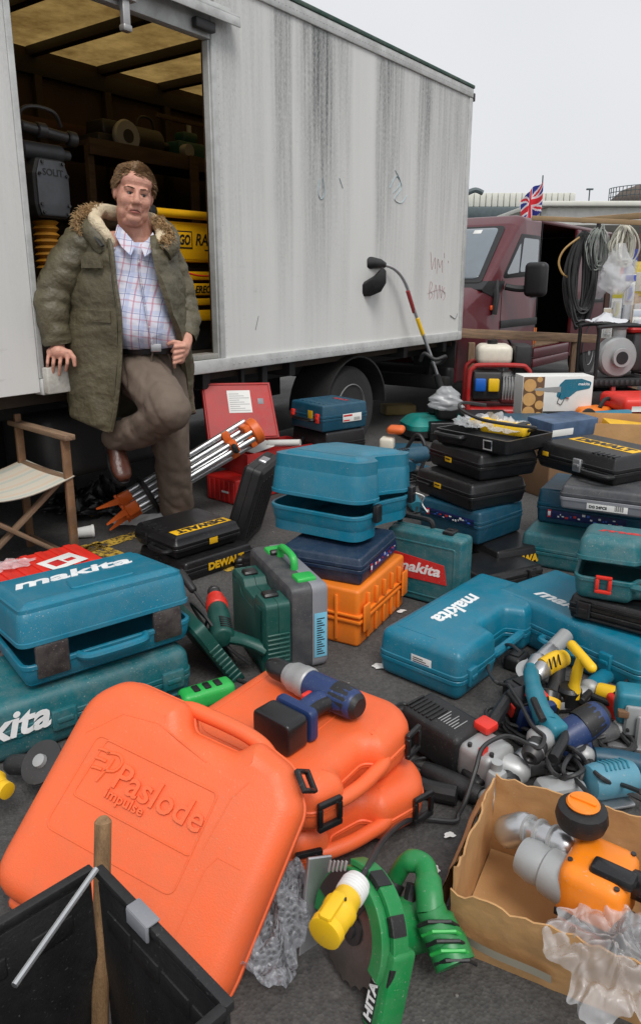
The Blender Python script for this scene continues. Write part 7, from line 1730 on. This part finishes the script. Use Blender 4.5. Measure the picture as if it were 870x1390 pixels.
MB().rbox(-.138,-.13,-.03,-.128,.10,.035,.003,mtx=Matrix.Rotation(R(10),4,'Z')).build('base_plate', SILVER, cs)
MB().cyl((.02,0,-.035),(.02,0,-.17),.055,22,bev=.01).build('motor_housing', GREEN, cs)
MB().rbox(.078,-.13,-.05,.135,.03,.012,.012).build('side_cover', GREEN, cs)
MB().rbox(.084,-.12,.0,.112,.02,.0132,.004).build('name_panel', BLACKM, cs)
text('lettering', 'HITACHI', .12, WHITEP, cs, T(.098,-.05,.0134,0,0,R(90)), height=.022, bold=.03)

g3 = empty('reciprocating_saw', 'green ribbed power tool with black grip beside the circular saw', 'saw', T(*G(610,1290)))
og = G(610,1290)
MB().tube(cr_([G(535,1195,.10)-og,G(552,1170,.15)-og,G(575,1175,.16)-og,G(582,1210,.15)-og,G(584,1240,.13)-og],6),[.018]*7+[.020]*9+[.024]*9,14,ell=(1.1,.9)).build('grip', GREEN, g3)
MB().tube(cr_([G(584,1232,.135)-og,G(594,1258,.11)-og,G(606,1280,.09)-og,G(618,1310,.07)-og],6),[.028]*4+[.036]*8+[.038]*7,18).build('motor_housing', GREEN, g3)
for k in range(5):
    p = G(594+k*6,1262+k*13,.11-k*.010)-og; MB().tube([p+Vector((-.036,-.0,.008)),p+Vector((-.02,-.012,.030)),p+Vector((.02,-.012,.030)),p+Vector((.036,0,.008))],.0038,6).build('vent_rib', GREENB if k % 2 else BLACKM, g3)
MB().tube(cr_([G(560,1200,.13)-og,G(556,1230,.10)-og,G(572,1262,.09)-og],5),.012,8).build('trigger_guard', BLACKM, g3)
MB().cyl(G(536,1196,.10)-og,G(522,1225,.07)-og,.022,14).build('nose', BLACKM, g3)
# plug
p0, p1 = G(440,1268,.20), G(482,1203,.205)
pg = empty('industrial_plug', 'yellow industrial plug with white collar lying on the circular saw', 'plug', lay(p0, p1))
Lp = (p1-p0).length
MB().lathe([(.024,-.002),(.030,.0),(.031,.015),(.029,.018),(.029,.045),(.031,.048),(.031,.058),(.027,.064),(.024,.09),(.02,.092)],(0,0,0),(1,0,0),24).build('body', YEL, pg)
MB().rbox(.0,-.012,.026,.06,.012,.036,.004).build('keyway', YEL, pg); MB().cyl((.052,-.012,.03),(.052,-.012,.034),.003,8).build('screw', STEELD, pg)
MB().lathe([(.022,.085),(.027,.088)]+[(.0265+.001*(k%2),.09+k*.003) for k in range(9)]+[(.024,.122),(.012,.126),(.008,.127)],(0,0,0),(1,0,0),24).build('collar', mat('white_collar', srgb(226,226,224), .4, dust=.15), pg)
# bubble wrap
bw_ = crumple(.30,.38,.17,2.2,70,.35,15)
def bubble():
    m = bpy.data.materials.new('bubble_wrap'); m.use_nodes = True; n = m.node_tree; b = n.nodes['Principled BSDF']; L = n.links.new
    b.inputs['Base Color'].default_value = (.42,.44,.48,1); b.inputs['Roughness'].default_value = .3; b.inputs['Alpha'].default_value = .5; b.inputs['Specular IOR Level'].default_value = .6
    tc = n.nodes.new('ShaderNodeTexCoord'); v = n.nodes.new('ShaderNodeTexVoronoi'); v.inputs['Scale'].default_value = 95; L(tc.outputs['Object'], v.inputs['Vector'])
    bp = n.nodes.new('ShaderNodeBump'); bp.inputs['Strength'].default_value = .9; bp.inputs['Distance'].default_value = .006; bp.invert = True; L(v.outputs['Distance'], bp.inputs['Height']); L(bp.outputs[0], b.inputs['Normal'])
    mr = n.nodes.new('ShaderNodeMapRange'); mr.inputs[2].default_value = .5; mr.inputs[3].default_value = .15; mr.inputs[4].default_value = .55; L(v.outputs['Distance'], mr.inputs[0]); L(mr.outputs[0], b.inputs['Alpha'])
    return m
tag(bw_.build('bubble_wrap', bubble(), mtx=T(*G(348,1255))), 'crumpled bubble wrap beside the leaning orange case', 'bubble wrap')
# ================================================================== black crate with stick and rod
zt = .45
c0 = G(130,1172,zt); d2 = (G(262,1310,zt)-c0).normalized(); d1 = Vector((-d2.y*-1, -d2.x, 0)); d1 = Vector((d2.y, -d2.x, 0))
if d1.x > 0: d1 = -d1
cm = frame(c0, c0+d1, c0+d2); fzc = (cm.to_3x3() @ Z).z
cr8 = empty('storage_crate', 'black folding crate with a stick handle in the foreground', 'crate', T(c0.x, c0.y, 0))
def cw(u, v, z_): return Vector((d1.x*u+d2.x*v, d1.y*u+d2.y*v, z_))
def cwall(u0, v0, u1, v1, nm='wall'):
    a_, b_ = cw(u0,v0,0), cw(u1,v1,0); L_ = (b_-a_).length; mt = flat(a_, b_)
    w_ = MB().rbox(0,-.004,.01,L_,.004,zt-.02,.002).rbox(-.004,-.007,zt-.014,L_+.004,.007,zt,.002).build(nm, BLACKM, cr8, mtx=mt)
    for k in range(4):
        for s_ in (-1,1):
            for z0, z1 in ((.06,.12),(zt-.085,zt-.055)): MB().rbox(L_*(.08+.23*k),s_*.0045-.0025,z0,L_*(.08+.23*k)+.06,s_*.0045+.0025,z1,.002).build('wall_panel', BLACKM, w_)
    return w_
U, V_ = .42, .30
cwall(.01,0,U,0); cwall(0,.01,0,V_)
cwall(U,.01,U,V_-.01); cwall(.01,V_,U-.01,V_)
MB().loops([[cw(0,0,.0),cw(U,0,.0),cw(U,V_,.0),cw(0,V_,.0)],[cw(0,0,.012),cw(U,0,.012),cw(U,V_,.012),cw(0,V_,.012)]]).build('floor', BLACKM, cr8)
lt = flat(cw(-.0,.10,0), cw(-.0,.16,0))
MB().rbox(0,-.013,zt-.022,.050,-.0075,zt+.003,.002).rbox(.0,-.012,zt+.0005,.050,.009,zt+.004,.0015).build('latch', GREYL, cr8, mtx=lt)
sp0, sp1 = cw(.06,.05,.02), D(140,1112,.93)-Vector((c0.x,c0.y,0))
stk = MB().tube([sp0, sp0.lerp(sp1,.5), sp1-Vector((0,0,.004)), sp1],[.0125,.0125,.0125,.009],14)
stick = tag(stk.build('wooden_stick', mat('stick_wood', srgb(136,106,74), .65, grain=(8,8,1.2), scale=9, var=.3, bump=.3), loc=(c0.x,c0.y,0)), 'round wooden stick standing in the black crate', 'stick')
rp0, rp1 = D(20,1338,.70), D(131,1180,.86)
tag(MB().tube([rp0, rp1],.0045,8).build('metal_rod', ALU), 'thin metal rod leaning across the black crate', 'rod')
# ================================================================== odds and ends on the left
gd = empty('angle_grinder', 'black grinder with dark disc between the teal and orange cases', 'grinder', T(*G(58,1035,.10)))
MB().lathe([(.01,0),(.055,.001),(.055,.006),(.012,.008)],(0,0,.0),(-.3,-.55,.78),26).build('disc', STEELD, gd); MB().lathe([(.004,.008),(.018,.008),(.016,.018),(.004,.02)],(0,0,.0),(-.3,-.55,.78),14).build('flange_nut', CASTG, gd)
MB().cap((0,.02,-.02),(-.10,.06,-.05),.03,.026).build('body', BLACKM, gd)
yp2 = empty('industrial_plug', 'yellow plug poking out behind the leaning orange case', 'plug', lay(G(-18,1058,.10), G(22,1080,.10)))
MB().lathe([(.02,-.03),(.028,-.02),(.029,.02),(.031,.024),(.031,.034),(.025,.04),(.02,.06)],(0,0,0),(1,0,0),22).build('body', YEL, yp2); MB().lathe([(.018,.06),(.02,.062),(.02,.08),(.01,.082)],(0,0,0),(1,0,0),18).build('pin_shroud', YEL, yp2)
g4 = empty('green_drill', 'green drill lying on the ground behind the orange cases', 'drill', lay(G(262,948,.04), G(322,930,.04)))
MB().rbox(-.04,-.035,-.03,.13,.035,.03,.018,.02,3).build('body', GREENB, g4)
for k in range(3): MB().rbox(.0+k*.035,-.02,.0285,.02+k*.035,.015,.034,.002).build('vent', BLACKM, g4)
MB().cap((-.04,0,0),(-.09,-.01,0),.022,.016).build('nose', BLACKM, g4)
g5 = corded('corded_drill', 'dark green drill tucked in the leaning green case half', lay(G(300,850,.16), G(290,800,.20), Vector((.4,-.6,.5))), GREEND, REDBR, 1.0, side=False)
for k in range(3):
    P_ = [mH @ Vector((.05+.03*k,.05,.01*fz)), mH @ Vector((.16,.10+.03*k,.03*fz)), mH @ Vector((.27,.05+.02*k,.02*fz)), mH @ Vector((.26,.20,.03*fz)), mH @ Vector((.12,.22-.03*k,.03*fz)), mH @ Vector((.04,.12,.02*fz)), mH @ Vector((.02+.02*k,.02,.04*fz))]
    tag(MB().tube(cr_(P_,7),.005,6).build('lead', CABLE), ('outermost coil of black lead in the leaning green case half','middle coil of black lead in the leaning green case half','innermost coil of black lead in the leaning green case half')[k], 'lead', 'leads in the green case half')
dr2 = empty('screwdriver', 'black handled tool behind the green case half', 'tool', lay(G(262,800,.10), G(240,770,.16)))
MB().cap((0,0,0),(.09,0,0),.016,.018).cyl((-.1,0,0),(0,0,0),.006,8).build('tool', BLACKM, dr2)

# ================================================================== more stock filling the gaps
def small_tool(name, label, p, tow, m, s_=1.0, cat='tool'):
    e = empty(name, label, cat, lay(p, tow) @ Matrix.Scale(s_, 4))
    MB().tube(cr_([(-.10,0,0),(-.04,0,0),(.04,0,.002),(.10,0,0)],4),[.026,.03,.032,.033,.034,.034,.034,.034,.033,.032,.031,.03,.028],12).build('body', m, e)
    MB().ell((.13,0,0),(.036,.032,.03)).build('gearhead', CASTG, e)
    MB().lathe([(.01,0),(.05,.002),(.05,.007),(.01,.01)],(.135,0,-.03),(0,0,1),20).build('disc', STEELD, e)
    MB().cyl((.12,.03,0),(.12,.11,.0),.013,10,bev=.003).build('side_handle', BLACKM, e)
    MB().tube(cr_([(-.10,0,0),(-.16,.03,-.01),(-.12,.10,-.02),(-.02,.12,-.02),(.02,.06,-.02)],6),.0045,6).build('lead', CABLE, e)
small_tool('angle_grinder', 'petrol blue grinder on the ground behind the big teal case', G(575,640,.05), G(540,628,.05), PETROL, 1.3, 'grinder')
small_tool('angle_grinder', 'teal grinder on the ground beside the middle pile', G(560,680,.04), G(545,660,.04), MK, 1.2, 'grinder')
small_tool('angle_grinder', 'green grinder by the string trimmer foot', G(640,588,.05), G(668,580,.05), GREEN, 1.3, 'grinder')
small_tool('angle_grinder', 'black grinder in front of the red framed generator', G(690,585,.05), G(660,596,.05), BLACKM, 1.3, 'grinder')
small_tool('angle_grinder', 'orange grinder beside the chainsaw carton', G(682,572,.06), G(712,580,.06), ORANGE2, 1.2, 'grinder')
small_tool('angle_grinder', 'yellow grinder behind the jigsaw', G(850,950,.05), G(820,940,.05), YEL, .85, 'grinder')
small_tool('angle_grinder', 'grey grinder under the dark blue drill', G(800,1000,.03), G(838,990,.03), GREYC, .85, 'grinder')
small_tool('angle_grinder', 'petrol blue grinder between the sander and the jigsaw', G(850,1035,.04), G(810,1028,.05), PETROL, .85, 'grinder')
rnd = random.Random(17)
def coil(label, c_, r_, n_, m=CABLE, th=.006):
    mb = MB(); P_ = []
    for k in range(n_*16):
        a_ = 2*PI*k/16; rr = r_*(1+.16*math.sin(k*.61)+.1*rnd.uniform(-1,1)); P_.append((c_.x+rr*math.cos(a_)*1.1, c_.y+rr*math.sin(a_)*.9, c_.z+.012+.010*math.sin(k*.37)+k*.0006))
    tag(mb.tube(cr_(P_,2),th,6).build('cable_coil', m), label, 'cable')
coil('loose coil of black cable behind the big teal case', G(545,655), .10, 4)
coil('loose coil of black cable beside the middle pile foot', G(585,760), .07, 3)
coil('coil of black cable in front of the truck wheel', G(505,622), .13, 4, th=.008)
coil('coil of black cable between the drills', G(775,1040), .06, 4)
coil('coil of black cable by the sander', G(830,1018), .05, 3)
coil('coil of black cable at the foot of the rotary hammer', G(690,985), .05, 3)
coil('coil of orange cable by the red framed generator', G(720,600), .14, 3, mat('orange_flex', srgb(220,90,30), .5), .009)
for (px, py, w_, d_, h_, m_, lab, rz_) in ((500,650,.36,.28,.13,BLACKP,'black case lying behind the big teal case',.2),(548,640,.28,.2,.16,PETROL,'petrol blue box behind the middle pile',-.1),(610,600,.34,.26,.16,BLACKP,'black case beyond the middle pile by the mower',.1),(455,640,.3,.25,.11,BLACKM,'flat black case in front of the petrol blue case',.25),
        (660,600,.4,.3,.22,BLACKM,'black case behind the open black tray',.0),(720,625,.4,.3,.3,PETROL,'petrol blue case between the two piles',.05),(790,600,.4,.3,.2,RED,'red case behind the cardboard box',.1),(350,770,.2,.14,.05,BLACKP,'small black case behind the grey case',.3)):
    case('tool_case', lab, T(*(G(px,py)), 0, 0, rz_) @ T(-w_/2,0,0), w_, d_, h_, m_, .5, .02, .012, latch=(.25,.75), latch_m=BLACKP, handle='bar', handle_m=BLACKP)

rnd = random.Random(31)
for k, (px, py, w_, lab, m_) in enumerate(((515,905,.035,'scrap of white paper beside the orange ribbed case',PAPER),(610,1135,.02,'tiny white scrap on the bare asphalt patch',PAPER),(478,965,.03,'scrap of brown card behind the upper orange case',CARD),(590,1180,.018,'pale chip lying by the green power tool',PAPER),(360,800,.03,'scrap of brown card behind the grey case',CARD),(545,830,.025,'scrap of white paper under the scuffed teal case',PAPER),(270,740,.03,'scrap of paper beside the black yellow logo case',PAPER))):
    tag(crumple(w_*1.6,w_,w_*.35,k*1.9,9,.5,40).build('litter_scrap', m_, mtx=T(*G(px,py,.002),0,0,rnd.uniform(0,3))), lab, 'litter')

for (px, py, z_, w_, d_, h_, m_, lab, rz_) in ((712,948,.0,.12,.09,.06,BLACKP,'black battery charger on the ground behind the teal drill',.5),(842,972,.0,.08,.06,.07,REDBR,'small red gadget beside the jigsaw',.2),(700,905,.0,.09,.06,.05,BLACKM,'small black gadget lying against the long teal case',.9),(655,1068,.0,.10,.07,.05,BLACKM,'black battery pack on the asphalt by the cardboard box',.4),(760,960,.0,.11,.08,.06,BLACKM,'black charger block under the yellow drill',.1)):
    e = empty('battery_charger', lab, 'charger', T(*G(px,py,z_), 0, 0, rz_))
    MB().rbox(-w_/2,-d_/2,0,w_/2,d_/2,h_,.012,.014,3).build('body', m_, e); MB().rbox(-w_*.3,-d_*.3,h_-.001,w_*.3,d_*.3,h_+.006,.004).build('cradle', BLACKPR, e); MB().rbox(-w_*.3,-d_/2-.0012,h_*.3,w_*.2,-d_/2+.0005,h_*.7,.0004).build('rating_plate', mat('grey_print'), e)
    MB().tube(cr_([(w_/2,0,.02),(w_*.8,.03,.012),(w_,-.02,.008),(w_*.6,-.07,.008)],5),.0035,6).build('lead', CABLE, e)

small_tool('angle_grinder', 'black grinder lying below the rotary hammer', G(612,1062,.03), G(640,1075,.03), BLACKM, .8, 'grinder')
small_tool('angle_grinder', 'teal grinder lying between the yellow drill and the big teal case', G(812,925,.04), G(780,950,.04), TEAL, .8, 'grinder')
coil('coil of black cable in front of the big teal case', G(835,935), .045, 3)
coil('coil of black cable under the angle drill', G(712,1000), .05, 4)
